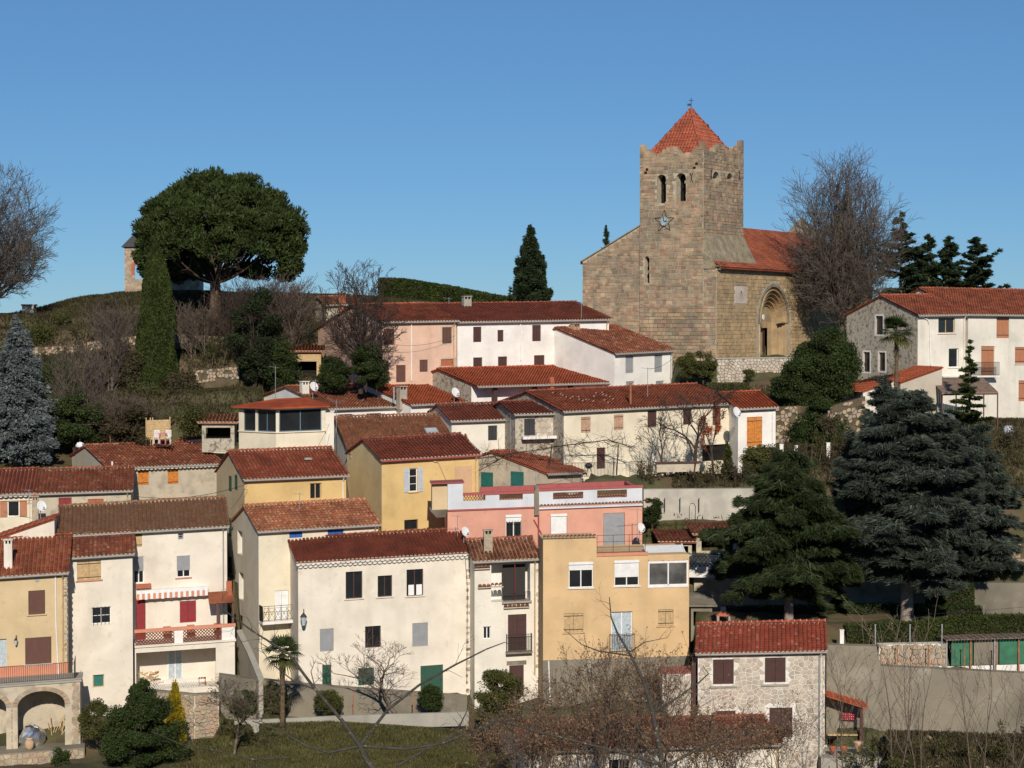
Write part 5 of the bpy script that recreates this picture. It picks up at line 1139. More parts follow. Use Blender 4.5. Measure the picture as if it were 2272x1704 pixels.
terr_rail('terrace_railing','black railing on the terrace left of the row house door',1213,1028,1367,1025,151.5); terr_rail('terrace_railing','short black railing with a stair rail right of the row house door',1397,1024,1447,1022,152.5)
h20 = house('end_house', 'small white end house with a tall bright orange shuttered door', 157.5, (1637,908), (1727,904), (1597,873), 4.4, 1000, WHITE, T_NEW, key='h20', front=[('shut',(1657,925,1691,990),W(m=ORWOOD))])
pipe(h20, [(1720,908),(1714,918),(1714,990)], .05, WHITEM); dish(1634,915,156,12,'white dish at the corner of the small end house')
h21 = house('old_pink_house', 'faded pink house with brown shutters behind the pollarded tree', 168, (848,715), (1018,712), (783,677), 7., 856, OLDPINK, T_RED, key='h21',
  front=[('shut',(981,726,1002,762),W(m=BROWNSH,surround=MOTTLE)), ('shut',(852,730,875,765),W(m=BROWNSH)), ('shut',(931,798,949,825),W(m=BROWNSH)), ('door',(879,810,900,848),W(m=BROWNSH)), ('shut',(852,808,863,835),W(m=BROWNSH)), ('door',(978,797,1008,812),W(m=BRICK,surround=MOTTLE))], back=1.4)
pipe(h21, [(913,716),(913,845)], .05, WHITEM)
h21b = house('upper_white_house', 'long white house under the ridge with very dark brown shutters', 171, (1015,715), (1357,709), (966,676), 7., 850, WHITE, T_DARK, key='h21b', a=h21['fr'].a*57.2958, front=[('shut',(1050,725,1068,759),W(m=DKBROWN)), ('shut',(1104,732,1117,758),W(m=DKBROWN)), ('shut',(1181,721,1200,757),W(m=DKBROWN)),
  ('shut',(1050,793,1070,814),W(m=DKBROWN)), ('shut',(1105,791,1125,812),W(m=DKBROWN)), ('shut',(1185,788,1208,812),W(m=DKBROWN))])
pipe(h21b, [(1155,713),(1156,800)], .05, WHITEM); chimney(h21b, 1029,657,1047,682, CONCL)
antenna(1290,668,706,172,'slim antenna near the right end of the upper white house roof'); antenna(996,660,680,178,'flat antenna on the ridge of the upper white house')
h22 = house('white_gabled_house', 'white gabled house with grey shutters beside the church', 169.5, (1366,785), (1499,778), (1233,729), 7.2, 866, WHITE, T_OLD, key='h22', front=[('shut',(1388,789,1406,828),W(m=GREYSH)), ('shut',(1452,787,1470,826),W(m=GREYSH)), ('shut',(1389,846,1407,864),W(m=GREYSH)), ('shut',(1455,845,1473,863),W(m=GREYSH))])
chimney(h22, 1272,718,1290,735, PINKWOOD)
h23 = house('right_stone_gable_house', 'house with stone gable and cream front behind the palm', 166, (2039,700), (2150,698), (1953,657), 4.9, 935, CREAM2, T_RED, key='h23', gm=ROUGHST, front=[('win',(2082,704,2119,739),W(m=TANWOOD,sill=WHITE)), ('win',(2105,773,2127,815),W(m=WHITEM,sill=WHITE,cols=1))],
  gable=[('win',(1943,701,1959,742),W(m=DKBROWN,cols=1,surround=WHITE)), ('win',(1916,781,1930,825),W(m=DKBROWN,cols=1,surround=WHITE)), ('win',(1950,782,1964,823),W(m=DKBROWN,cols=1,surround=WHITE))])
pipe(h23, [(2044,702),(2058,709),(2063,720),(2065,810)], .06, WHITEM)
a23 = h23['fr'].a; q23 = h23['fr'].pt(h23['L'], 0, 0); e23 = proj(q23)
h23b = house('right_cream_house', 'cream house at the right edge with terracotta shutters and balcony', q23.y+.05, (e23[0]+1,e23[1]), (2480,702), (2064,641), 6.3, 935, CREAM2, T_RED, key='h23b', a=math.degrees(a23), front=[('shut',(2211,703,2239,750),W(m=TERRSH)), ('shut',(2177,768,2206,833),W(m=TERRSH)), ('shut',(2252,770,2276,807),W(m=TERRSH,sill=WHITE)), ('shut',(2260,844,2290,890),W(m=TERRSH))])
q = pixrect(h23b,2177,803,2213,833,-.8); railing('balcony_railing', h23b['root'], h23b['Qf'], q[0]-1.2, q[1]+.2, q[2], q[3], -.8); b = MB(); b.box(h23b['Qf'], q[0]-1.3, q[1]+.25, q[2]-.15, q[2]-.01, -.85, -.002); b.box(h23b['Qf'], q[0]-4.8, q[0]-1.31, q[2]-.12, q[2]-.02, -1.6, -.002); b.build('balcony_slab', WHITE, h23b['root'])
dish(2189,726,174,16,'large white dish on the cream wall left of terracotta shutters at the right edge')
leanto('lean_to_house', 'low beige annex with a rising red roof edge right of the palm', 161, ((1998,848),(2090,815)), plaster('beige_annex_render',(.50,.44,.35)), T_NEW, 930, 5, 12)
leanto('lean_to_roof', 'low red roofed annex behind the palm trunk', 161.5, ((1915,868),(2000,838)), CREAM2, T_NEW, 900, 5, 12)
# pergola canopy at the right
def canopy():
    fr, L = make_frame(160,(2092,872),(2215,870),R(8)); t = thing('pergola', fr.pt(L/2,-3,1), 'pergola with corrugated sheet roof below the terracotta shutters', 'pergola')
    b = MB()
    for i in range(26): b.hexa([fr.pt(i*L/26,-.05,0),fr.pt((i+.9)*L/26,-.05,0),fr.pt((i+.9)*L/26,1.0,3.2),fr.pt(i*L/26,1.0,3.2),fr.pt(i*L/26,0.02,0),fr.pt((i+.9)*L/26,.02,0),fr.pt((i+.9)*L/26,1.06,3.2),fr.pt(i*L/26,1.06,3.2)])
    b.build('corrugated_roof', mat('weathered_sheet',(.22,.15,.11),.8,.3,3), t)
    for i in range(5): b = MB(); b.box(fr.pt, i*L/4-.04, i*L/4+.04, -3, -.06, .1, .18); b.build('post', BROWNSH, t)
    b = MB(); b.box(fr.pt, 0, L, -.2, -.06, .0, .1); b.build('beam', BROWNSH, t)
canopy()
# bottom right stone house
h24 = house('crazy_paved_stone_house', 'white stone faced house with dark brown shutters at lower right', 128, (1544,1451), (1835,1445), (1551,1386), 4.0, 1720, WMORT, T_LIP, a=-7, single=True, key='h24',
  front=[('shut',(1582,1463,1628,1518),W(m=DKBROWN)), ('shut',(1697,1459,1743,1514),W(m=DKBROWN)), ('shut',(1588,1577,1632,1645),W(m=DKBROWN)), ('shut',(1707,1570,1758,1636),W(m=DKBROWN))])
def h24x():
    h = h24; Q = h['Qf']; hs = [pixrect(h,*r) for r in ((1578,1459,1632,1522),(1693,1455,1747,1518),(1584,1573,1636,1649),(1703,1566,1762,1640))]
    rubble(h['root'], Q, .14, h['L']-.14, h['vb']-.3, h['sl']*h['ov']-.12, .29, STONEW, hs, maxn=300, lift=.03, gap=.03)
    pipe(h, [(1818,1450),(1817,1690)], .045, GREYSH)
    for r in hs[:2]: b = MB(); b.box(Q, r[0]-.1, r[1]+.1, r[2]-.1, r[2]-.0, -.12, 0); b.build('sill', CONCL, h['root'])
    # side porch
    fr, L = make_frame(129.5, (1836,1541), (1919,1567), R(-2)); t = thing('tiled_porch', fr.pt(L/2,-3.6,1), 'red tiled porch against the right side of the stone house', 'porch')
    b = MB(); b.hexa([fr.pt(-.1,-.1,-.4),fr.pt(L+.1,-.1,-.4),fr.pt(L+.1,-.1,2.4),fr.pt(-.1,-.1,2.4),fr.pt(-.1,0,-.4),fr.pt(L+.1,0,-.4),fr.pt(L+.1,0,2.4),fr.pt(-.1,0,2.4)]); rf = b.build('roof', T_NEW, t)
    m = MB(); ld = fr.ex.normalized(); nd = fr.ey.cross(ld); nd = nd if nd.z > 0 else -nd
    for i in range(11):
        for k in range(7): arc(m, fr.pt((k+1)*.36, .0, -.35+i*.27), fr.ey, nd, ld, .105, .42)
    m.build('roof_tiles', T_NEW, t, smooth=True)
    e = Frame(fr.O, R(-2)); b = MB(); b.box(e.pt, L-.35, L-.15, -4.2, -.85, -.3, -.12); b.build('post', BROWNSH, t)
    b = MB(); b.box(e.pt, 0, L-.36, -4.2, -.75, 2.0, 2.15); b.build('back_wall', WHITE, t)
    b = MB(); b.box(e.pt, .05, L-.4, -2.7, -2.6, .2, .7); b.build('shelf', TANWOOD, t)
    q = lambda x,y: e.hit(x,y,1.0); (a0,c0),(a1,c1) = q(1864,1598), q(1896,1582)
    s = MB(); s.box(e.pt, a0, a1, c0, c1, 1.0, 1.04); so = s.build('sign', flat('sign_red',(.33,.012,.03)), None, label='red panel with small white ornaments hanging in the tiled porch', cat='panel')
    for i in range(7):
        for j in range(3): d = MB(); x, y = a0+(a1-a0)*(i+.5)/7, c0+(c1-c0)*(j+.5)/3; d.box(e.pt, x-.016, x+.016, y-.02, y+.02, .985, .998); d.build('ornament', WHITEM, so)
    for k,(x,y,s_) in enumerate(((1847,1672,.8),(1872,1672,.85),(1905,1668,1.15))):
        p = P(x,y,127); p.z = P(x,y,127).z; b = MB(); tt = thing('flower_pot', p, ['small terracotta pot nearest the stone house wall','middle terracotta pot in front of the porch','tall pale clay pot at the right of the porch'][k], 'flower pot', 'clay pots before the tiled porch')
        b.lathe(p, [(0,.14*s_),(.35*s_,.24*s_),(.5*s_,.27*s_),(.55*s_,.3*s_),(.58*s_,.25*s_)], 12); b.build('pot', BRICK if k < 2 else MATS['pale_clay'], tt, smooth=True)
    b = MB(); p0 = P(1835,1676,127); Qx = lambda u,v,w_: Vector((p0.x+u, 126.2+w_, p0.z+v)); b.box(Qx, -.5, 3.4, -3., 0, 0, 3.4); found(Qx(-.6,-1.5,0), Qx(3.5,-1.5,0), 3.6, 8.); tb = b.build('paved_terrace', CONCL, None, label='pale concrete terrace under the potted plants by the porch', cat='terrace')
h24x()
# white stone annex left of it and low house at the bottom hidden by the bush
fa = flat_house('stone_annex', 'low wall of white pointed stone left of the brown drainpipe', 129.5, (1470,1494), (1535,1493), 0, 1600, 2., WMORT)
rubble(fa['root'], fa['Qf'], 0, fa['L'], fa['vb'], -.1, .36, STONEW, maxn=60); b = MB(); b.box(fa['Qf'], -.1, fa['L']+.05, .001, .08, -.1, 2.1); b.build('coping', MAROON, fa['root'])
hb = MB(); p0 = P(1536,1455,129.0); hb.box(lambda u,v,w_: p0+Vector((u,w_,v)), 0, .28, -7.5, 0, 0, .3); hb.build('brown_post', DKBROWN, None, label='tall dark brown post at the left corner of the white stone house', cat='post')
h25 = house('low_hidden_house', 'low red roofed house mostly hidden behind the brown bush', 117, (1160,1668), (1740,1652), (1130,1604), 4.2, 1760, CREAM, T_RED, a=10, key='h25', front=[('win',(1350,1685,1400,1730),W())])

for x,y0,y1,D_,lb in ((611,812,884,158,'tall rusty pole aerial behind the veranda roof'),(700,842,870,158,'thin aerial beside the upper left dish'),(746,888,960,153,'thin mast between veranda chimney and brown roof'),(1133,930,1010,153.5,'thin aerial on the patched stone house'),(1437,815,880,158,'slim mast on the speckled long roof'),(665,1093,1130,140,'bent old aerial on the bleached pink roof'),(1015,1142,1190,139,'small aerial beside the dish at the pink wall'),(64,1085,1120,144,'small aerial above the chimney with the left dish')):
    antenna(x,y0,y1,D_,lb,5,.7)
# ------------------------------------------------------------------ church
def church():
    aw = R(31); Dc = 175.
    c0 = P(1590,591,Dc)                       # top of the south-west corner
    wd = Vector((-math.cos(aw), math.sin(aw), 0)); sdv = Vector((math.sin(aw), math.cos(aw), 0))   # along the west front (to the left), along the south wall (to the right)
    zb = P(1590,840,Dc).z - c0.z - 1
    WL = 13.2; SL = 37.
    zl = P(1293,580,Dc+WL*math.sin(aw)).z - c0.z
    Qw = lambda u,v,w_: c0 + wd*(-u) + sdv*w_ + Vector((0,0,v))       # u from -WL (left) to 0 (corner)
    Qs = lambda u,v,w_: c0 + sdv*u + wd*w_ + Vector((0,0,v))          # u from 0 to SL
    root = thing('church', c0+Vector((-2,10,zb)), 'Romanesque stone church with crenellated bell tower and red pyramid spire', 'church')
    def hitp(px,py,ex_,O=None):
        O = O or c0; M = Matrix((ex_, Vector((0,0,1)), -ray(px,py))).transposed(); x = M.inverted() @ (-O); return x[0], x[1]
    hw = lambda px,py: (lambda t: (-t[0], t[1]))(hitp(px,py,wd))
    hs = lambda px,py: hitp(px,py,sdv)
    # nave: west rake up to the ridge behind the tower
    rz = hw(1423,500); slope = (rz[1]-zl)/(WL+rz[0]); um = -WL/2; ridge = zl + slope*(WL/2)
    top = lambda u: zl + slope*(u+WL) if u < um else ridge + (0-ridge)*(u-um)/(0-um)
    slit = (*[hw(1431,600)[0]]*1, hw(1441,600)[0], hw(1436,628)[1], hw(1436,570)[1])
    wb = MB(); U = [-WL] + [-WL+WL*i/26 for i in range(1,26)] + [0]
    us = sorted(set(U+[slit[0],slit[1]]))
    for a,b in zip(us,us[1:]):
        m_ = (a+b)/2
        if slit[0] < m_ < slit[1]:
            wb.add([Qw(a,zb,0),Qw(b,zb,0),Qw(b,slit[2],0),Qw(a,slit[2],0)],[(0,1,2,3)]); wb.add([Qw(a,slit[3],0),Qw(b,slit[3],0),Qw(b,top(b),0),Qw(a,top(a),0)],[(0,1,2,3)])
        else: wb.add([Qw(a,zb,0),Qw(b,zb,0),Qw(b,top(b),0),Qw(a,top(a),0)],[(0,1,2,3)])
    a,b,c,d = slit; wb.add([Qw(a,c,0),Qw(a,c,.6),Qw(a,d,.6),Qw(a,d,0),Qw(b,c,0),Qw(b,c,.6),Qw(b,d,.6),Qw(b,d,0)],[(0,1,2,3),(4,7,6,5),(0,4,5,1),(3,2,6,7)])
    wb.add([Qw(-WL,zb,0),Qw(-WL,zb,SL),Qw(-WL,zl,SL),Qw(-WL,zl,0)],[(0,1,2,3)])
    wb.add([Qw(-WL,zb,SL),Qw(0,zb,SL),Qw(0,0,SL),Qw(um,ridge,SL),Qw(-WL,zl,SL)],[(0,1,2,3,4)])
    wb.build('west_wall', CMORT, root)
    b_ = MB(); b_.box(Qw,a,b,c,d,.58,.6); b_.build('slit_window', DARK, root)
    # south wall with portal
    pc = hs(1714,714); pl = hs(1684,714)[0]; pr = hs(1747,714)[0]; cx_ = (pl+pr)/2; Rr = (pr-pl)/2; sp_ = pc[1]; dfl = hs(1690,797)[1]
    rings = [(1.0-.105*k, .17*k) for k in range(6)]
    sb = MB(); n = 18
    found(Qs(-1,dfl,0), Qs(SL,dfl,0), 3., 8.)
    def arch_pts(r, n=n): return [(cx_-r*math.cos(math.pi*k/n), sp_+r*math.sin(math.pi*k/n)) for k in range(n+1)]
    r0 = Rr; zt = -.0
    sb.add([Qs(0,zb,0),Qs(cx_-r0,zb,0),Qs(cx_-r0,zt,0),Qs(0,zt,0)],[(0,1,2,3)]); sb.add([Qs(cx_+r0,zb,0),Qs(SL,zb,0),Qs(SL,zt,0),Qs(cx_+r0,zt,0)],[(0,1,2,3)])
    A = arch_pts(r0)
    for k in range(n): sb.add([Qs(*A[k],0),Qs(*A[k+1],0),Qs(A[k+1][0],zt,0),Qs(A[k][0],zt,0)],[(0,1,2,3)])
    sb.add([Qs(cx_-r0,zb,0),Qs(cx_+r0,zb,0),Qs(cx_+r0,dfl,0),Qs(cx_-r0,dfl,0)],[(0,1,2,3)])
    sb.build('south_wall', CMORT, root)
    for i,(g,dp) in enumerate(rings):
        r = Rr*g; r2 = Rr*rings[i+1][0] if i < 5 else 0; d2 = rings[i+1][1] if i < 5 else dp
        m = MB(); A = arch_pts(r); B = arch_pts(r2) if r2 else None; prev = rings[i-1][1] if i else 0
        # soffit of this order and its face
        for k in range(n): m.add([Qs(*A[k],dp-0 if i==0 else prev),Qs(*A[k+1],dp if i==0 else prev),Qs(*A[k+1],d2),Qs(*A[k],d2)],[(0,1,2,3)])
        if r2:
            for k in range(n): m.add([Qs(*A[k],d2),Qs(*A[k+1],d2),Qs(*B[k+1],d2),Qs(*B[k],d2)],[(0,1,2,3)])
        for s_ in (-1,1):
            x, x2 = cx_+s_*r, cx_+s_*r2
            m.add([Qs(x,dfl,prev),Qs(x,dfl,d2),Qs(x,sp_,d2),Qs(x,sp_,prev)],[(0,1,2,3)])
            if r2: m.add([Qs(x,dfl,d2),Qs(x2,dfl,d2),Qs(x2,sp_,d2),Qs(x,sp_,d2)],[(0,1,2,3)])
        m.build('archivolt', STONES_, root)
    m = MB(); A = arch_pts(Rr*rings[5][0]); dl, dr = cx_-.55*1, cx_+.55; dp = rings[5][1]; rr_ = Rr*rings[5][0]
    m.add([Qs(*p,dp) for p in A],[tuple(range(n+1))]); m.add([Qs(cx_-rr_,dfl,dp),Qs(dl,dfl,dp),Qs(dl,sp_,dp),Qs(cx_-rr_,sp_,dp)],[(0,1,2,3)]); m.add([Qs(dr,dfl,dp),Qs(cx_+rr_,dfl,dp),Qs(cx_+rr_,sp_,dp),Qs(dr,sp_,dp)],[(0,1,2,3)]); m.add([Qs(dl,sp_-.55,dp),Qs(dr,sp_-.55,dp),Qs(dr,sp_,dp),Qs(dl,sp_,dp)],[(0,1,2,3)]); m.build('tympanum', STONES_, root)
    m = MB(); m.box(Qs, dl, dr, dfl, sp_-.55, dp+.25, dp+.3); m.build('door', DKBROWN, root)
    m = MB(); m.box(Qs, cx_-Rr, cx_+Rr, sp_-.09, sp_+.05, -.06, .5); 
    m = MB()
    for s_ in (-1,1):
        for i in range(1,5): x = cx_+s_*Rr*(rings[i][0]+.03); m.tube([Qs(x,dfl,rings[i][1]-.1),Qs(x,sp_-.1,rings[i][1]-.1)],.09,7)
        m.box(Qs, min(cx_+s_*Rr*.48,cx_+s_*Rr*1.05), max(cx_+s_*Rr*.48,cx_+s_*Rr*1.05), sp_-.12, sp_+.03, -.06, .3)
    m.build('portal_columns', STONES_, root)
    m = MB(); A1 = arch_pts(Rr*1.0); A2 = arch_pts(Rr*1.09)
    for k in range(n): m.hexa([Qs(*A1[k],-.08),Qs(*A1[k+1],-.08),Qs(*A1[k+1],.02),Qs(*A1[k],.02),Qs(*A2[k],-.08),Qs(*A2[k+1],-.08),Qs(*A2[k+1],.02),Qs(*A2[k],.02)])
    m.build('arch_moulding', STONED, root)
    m = MB(); x,y = cx_-Rr*.72, sp_+.42; m.lathe(Qs(x,y,.0), [(0,.26),(.05,.26),(.06,.18)], 12, -wd); m.build('niche_medallion', WHITE, root)
    s1, s2 = hs(1630,634), hs(1656,674); m = MB(); m.box(Qs, s1[0], s2[0], s2[1], s1[1], -.05, .02); o = m.build('sundial', plaster('sundial_plaster',(.60,.50,.42)), root)
    m = MB(); x = (s1[0]+s2[0])/2; m.tube([Qs(x,s1[1]-.4,-.05),Qs(x+.1,s1[1]-.9,-.4)],.02,4); m.box(Qs,s1[0]-.05,s2[0]+.05,s1[1]-.0,s1[1]+.12,-.07,.02); m.build('gnomon', STONED, o)
    m = MB()
    for k in range(7): t = math.pi*(.15+.7*k/6); m.tube([Qs(x,s1[1]-.45,-.052),Qs(x+math.cos(t)*.42,s1[1]-.45-math.sin(t)*.9,-.052)],.008,3)
    m.build('hour_lines', METAL, o)
    # tower
    ut = hw(1421,450)[0]; uc = hw(1562,450)[0]; S = uc-ut
    ztp = hw(1560,335)[1]; zt0 = ridge*0-1.5
    inset = .0
    T0 = Qw(uc,0,-.12)                         # near corner of the tower at eave height
    Qtw = lambda u,v,w_: T0 + wd*(S-u) + sdv*w_ + Vector((0,0,v))     # u 0..S left to right
    Qts = lambda u,v,w_: T0 + sdv*u + wd*w_ + Vector((0,0,v))
    TS = hitp(1649,450,sdv,T0)[0]
    htw = lambda px,py: (lambda t: (S-t[0], t[1]))(hitp(px,py,wd,T0)); hts = lambda px,py: hitp(px,py,sdv,T0)
    def face(Q, W_, prof, arches, base):
        b = MB(); hr = [(x0,x1,y0,y1) for x0,x1,y0,y1 in arches]; n = 10
        vs0 = base; vtop = min(v for _,v in prof)
        us = sorted({0,W_,*[x for h_ in hr for x in h_[:2]]}|{x for x,_ in prof})
        def pv(u):
            for (a,b2),(c,d2) in zip(prof,prof[1:]):
                if a <= u <= c: return b2+(d2-b2)*(u-a)/(c-a) if c > a else d2
            return prof[-1][1]
        for a,c in zip(us,us[1:]):
            if c-a < 1e-4: continue
            mm = (a+c)/2; h_ = [h for h in hr if h[0] < mm < h[1]]
            if not h_: b.add([Q(a,vs0,0),Q(c,vs0,0),Q(c,pv(c-1e-5),0),Q(a,pv(a+1e-5),0)],[(0,1,2,3)])
            else:
                x0,x1,y0,y1 = h_[0]; r = (x1-x0)/2; sp2 = y1-r; cc = (x0+x1)/2
                b.add([Q(a,vs0,0),Q(c,vs0,0),Q(c,y0,0),Q(a,y0,0)],[(0,1,2,3)])
                fa_ = lambda u: sp2+math.sqrt(max(0,r*r-(u-cc)**2)); k = 6
                for i in range(k):
                    p,q = a+(c-a)*i/k, a+(c-a)*(i+1)/k; b.add([Q(p,fa_(p),0),Q(q,fa_(q),0),Q(q,pv(q-1e-5),0),Q(p,pv(p+1e-5),0)],[(0,1,2,3)])
        for x0,x1,y0,y1 in hr:
            r = (x1-x0)/2; cc = (x0+x1)/2; sp2 = y1-r; d_ = .9
            A = [(x0,y0)] + [(cc-r*math.cos(math.pi*i/n), sp2+r*math.sin(math.pi*i/n)) for i in range(n+1)] + [(x1,y0)]
            for p,q in zip(A,A[1:]+A[:1]): b.add([Q(*p,0),Q(*p,d_),Q(*q,d_),Q(*q,0)],[(0,1,2,3)])
        return b
    Z = lambda p: p[1]
    wprof = [htw(x,y) for x,y in ((1421,338),(1426,331),(1433,338),(1445,341),(1455,347),(1464,343),(1474,334),(1483,329),(1493,327),(1504,332),(1512,340),(1522,343),(1533,340),(1543,330),(1553,324),(1561,322))]
    wprof[0] = (0, wprof[0][1]+.4); wprof[-1] = (S, wprof[-1][1])
    sprof = [hts(x,y) for x,y in ((1562,322),(1567,330),(1574,338),(1583,338),(1590,326),(1597,322),(1605,322),(1611,330),(1620,338),(1628,333),(1636,335),(1641,324),(1649,322))]
    sprof[0] = (0, wprof[-1][1]); sprof[-1] = (TS, sprof[-1][1])
    wa = [(htw(1457,400)[0],htw(1478,400)[0],htw(1470,451)[1],htw(1468,387)[1]), (htw(1500,400)[0],htw(1522,400)[0],htw(1510,447)[1],htw(1510,384)[1])]
    wa.append((htw(1430,600)[0],htw(1441,600)[0],htw(1436,630)[1],htw(1436,569)[1]))
    sa = [(hts(1581,390)[0],hts(1597,390)[0],hts(1590,397)[1],hts(1590,381)[1]), (hts(1612,390)[0],hts(1627,390)[0],hts(1620,398)[1],hts(1620,384)[1])]
    tb = face(Qtw, S, wprof, wa, zb); t2 = face(Qts, TS, sprof, sa, -1.2)
    for s_ in (tb, t2): s_.build('tower_wall', CMORT, root)
    m = MB(); zt2 = min(p[1] for p in wprof)
    m.add([Qtw(0,zb,0),Qtw(0,zb,TS),Qtw(0,wprof[0][1],TS),Qtw(0,wprof[0][1],0)],[(0,1,2,3)]); m.add([Qtw(0,zb,TS),Qtw(S,zb,TS),Qtw(S,sprof[-1][1],TS),Qtw(0,wprof[0][1],TS)],[(0,1,2,3)]); m.build('tower_wall', CMORT, root)
    # parapet thickness and inside
    m = MB()
    for Q,pr_,W_ in ((Qtw,wprof,S),(Qts,sprof,TS)):
        for (a,b2),(c,d2) in zip(pr_,pr_[1:]): m.add([Q(a,b2,0),Q(c,d2,0),Q(c,d2,.6),Q(a,b2,.6)],[(0,1,2,3)]); m.add([Q(a,b2,.6),Q(c,d2,.6),Q(c,zt2-1.6,.6),Q(a,zt2-1.6,.6)],[(0,1,2,3)])
    m.add([Qtw(0,zt2-1.5,0.02),Qtw(S,zt2-1.5,.02),Qtw(S,zt2-1.5,TS),Qtw(0,zt2-1.5,TS)],[(0,1,2,3)])
    m.build('parapet', STONED, root)
    m = MB()
    for Q,pr_,W_ in ((Qtw,wprof,S),(Qts,sprof,TS)):
        u = 0
        while u < W_:
            ww = rng.uniform(.22,.5); u2 = min(u+ww,W_); zz = np.interp((u+u2)/2,[p[0] for p in pr_],[p[1] for p in pr_]); edge = .35 if (u < .3 or u2 > W_-.3) else 0
            m.box(Q, u, u2-.02, zz-.3, zz+rng.uniform(.0,.16)+edge, -.03, .45); u = u2
    m.build('merlon_stones', STONEC, root, kind='stuff')
    # dark belfry box behind the openings
    m = MB(); m.box(Qtw, .92, S-.92, min(a[2] for a in wa[:2])-1, zt2-1.7, .905, TS-.95); m.build('belfry_interior', DARK, root)
    # batter of the tower where it meets the nave roof
    m = MB(); e1 = hts(1657,580); x1 = e1[0]+.3; zz = hs(1660,590)[1]
    of = -uc-.05
    m.hexa([Qts(-.004,-.2,-of),Qts(x1,-.2,-of),Qts(x1,-.2,1),Qts(-.004,-.2,1),Qts(-.004,2.9,-.01),Qts(TS+.05,2.9,-.01),Qts(TS+.05,2.9,1),Qts(-.004,2.9,1)]); m.build('tower_batter', STONED, root)
    # spire
    cc = T0 + wd*(S/2) + sdv*(TS/2); ap = P(1531,243,cc.y); zbase = P(1531,352,cc.y).z; cx0 = Vector((cc.x,cc.y,zbase)); ap = Vector((cc.x+(ap.x-cc.x)*.5,cc.y,ap.z)); hwd = S/2*.86; hsd = TS/2*.86
    C4 = [cx0+wd*sx*hwd+sdv*sy*hsd for sx,sy in ((1,-1),(-1,-1),(-1,1),(1,1))]
    m = MB(); m.add(C4+[ap],[(0,1,4),(1,2,4),(2,3,4),(3,0,4)]); spo = m.build('spire_roof', T_SPIRE, root)
    m = MB(); mm = MB()
    for i in range(4):
        p,q = C4[i],C4[(i+1)%4]; e = (q-p); EL = e.length; e.normalize(); mid = (p+q)/2; down = (mid-ap); SLn = down.length; down.normalize(); nd = down.cross(e); nd = nd if nd.dot(mid-cx0) > 0 else -nd
        nc = max(2,round(EL/.3)); rows = round(SLn/.42)
        for c_ in range(nc):
            off = (c_+.5)/nc-.5
            for r_ in range(rows):
                t = (r_+1)/rows
                if abs(off)*2*1.0 > t*1.02: continue
                cpt = ap + down*SLn*t + e*off*EL; arc(m, cpt+nd*.02, e, nd, down, .12, SLn/rows*1.15)
        hp = (p-ap); HL = hp.length; hp.normalize(); ee = hp.cross(Vector((0,0,1))).normalized(); n2 = ee.cross(hp); n2 = n2 if n2.z > 0 else -n2
        for r_ in range(rows): arc(mm, ap+hp*HL*(r_+1)/rows+n2*.04, ee, n2, hp, .15, HL/rows*1.15)
    m.build('spire_tiles', T_SPIRE, root, smooth=True, kind='stuff'); mm.build('hip_tiles', T_SPIRE, root, smooth=True)
    v = MB(); v.tube([ap-Vector((0,0,.3)), ap+Vector((0,0,1.05))], .03, 5); v.tube([ap+Vector((-.2,0,.8)), ap+Vector((.2,0,.8))], .025, 4); v.box(lambda a_,b_,c_: ap+Vector((a_,c_,b_)), -.34,-.02,.32,.52,-.01,.01); v.build('weather_vane', METAL, root)
    # clock with its star frame
    k1 = htw(1475,491); ctr = Qtw(k1[0],k1[1],-.12); b = MB(); b.lathe(ctr, [(0,.40),(.05,.40),(.051,.36)], 24, -sdv); ck = b.build('clock_face', mat('clock_glass',(.33,.42,.45),.4,.3,3), root)
    b = MB(); out = -sdv*.075; b.tube([ctr+out, ctr+out+Vector((0,0,.32))-wd*-.04],.03,4); b.tube([ctr+out, ctr+out-wd*.27-Vector((0,0,.02))],.035,4)
    for k in range(12): t = 2*math.pi*k/12; b.tube([ctr+out-wd*math.cos(t)*.31+Vector((0,0,math.sin(t)*.31)), ctr+out-wd*math.cos(t)*.41+Vector((0,0,math.sin(t)*.41))],.018,4)
    b.build('clock_hands', METAL, ck)
    b = MB(); pts = []
    for k in range(10): t = math.pi/2+2*math.pi*k/10; r_ = 1.0 if k % 2 == 0 else .42; pts.append(ctr+sdv*.02-wd*math.cos(t)*r_+Vector((0,0,math.sin(t)*r_)))
    for p,q in zip(pts,pts[1:]+pts[:1]): b.tube([p,q],.017,4)
    b.build('star_frame', METAL, ck)
    for x,y,f_ in ((1535,394,htw),(1544,365,htw),(1577,386,hts),(1639,388,hts)):
        if y == 365: continue
        k = f_(x,y); Q = Qtw if f_ is htw else Qts; b = MB()
        for s_ in (-1,1): b.tube([Q(k[0]+s_*-.13,k[1]+.42,-.07),Q(k[0]+s_*.03,k[1],-.07),Q(k[0]+s_*-.13,k[1]-.42,-.07)],.025,4)
        b.build('iron_anchor', METAL, root)
    for x,y in ((1433,383),(1436,376),(1541,372),(1546,363)): k = htw(x,y); b = MB(); b.box(Qtw,k[0]-.12,k[0]+.12,k[1]-.1,k[1]+.1,-.06,.0); b.build('putlog_hole', DARK, root)
    # masonry
    keepw = lambda u,v: v < top(u)-.05 and not (slit[0]-.12 < u < slit[1]+.12 and slit[2] < v < slit[3]+.1)
    pv = lambda prof: (lambda u,v: v < np.interp(u,[p[0] for p in prof],[p[1] for p in prof])-.03)
    ah = [(a[0]-.02,a[1]+.02,a[2],a[3]-.05) for a in wa]; sh = [(a[0],a[1],a[2],a[3]) for a in sa]
    inarch = lambda u,v: (u-cx_)**2+(max(0,v-sp_))**2 < (Rr*1.16)**2 and v > dfl
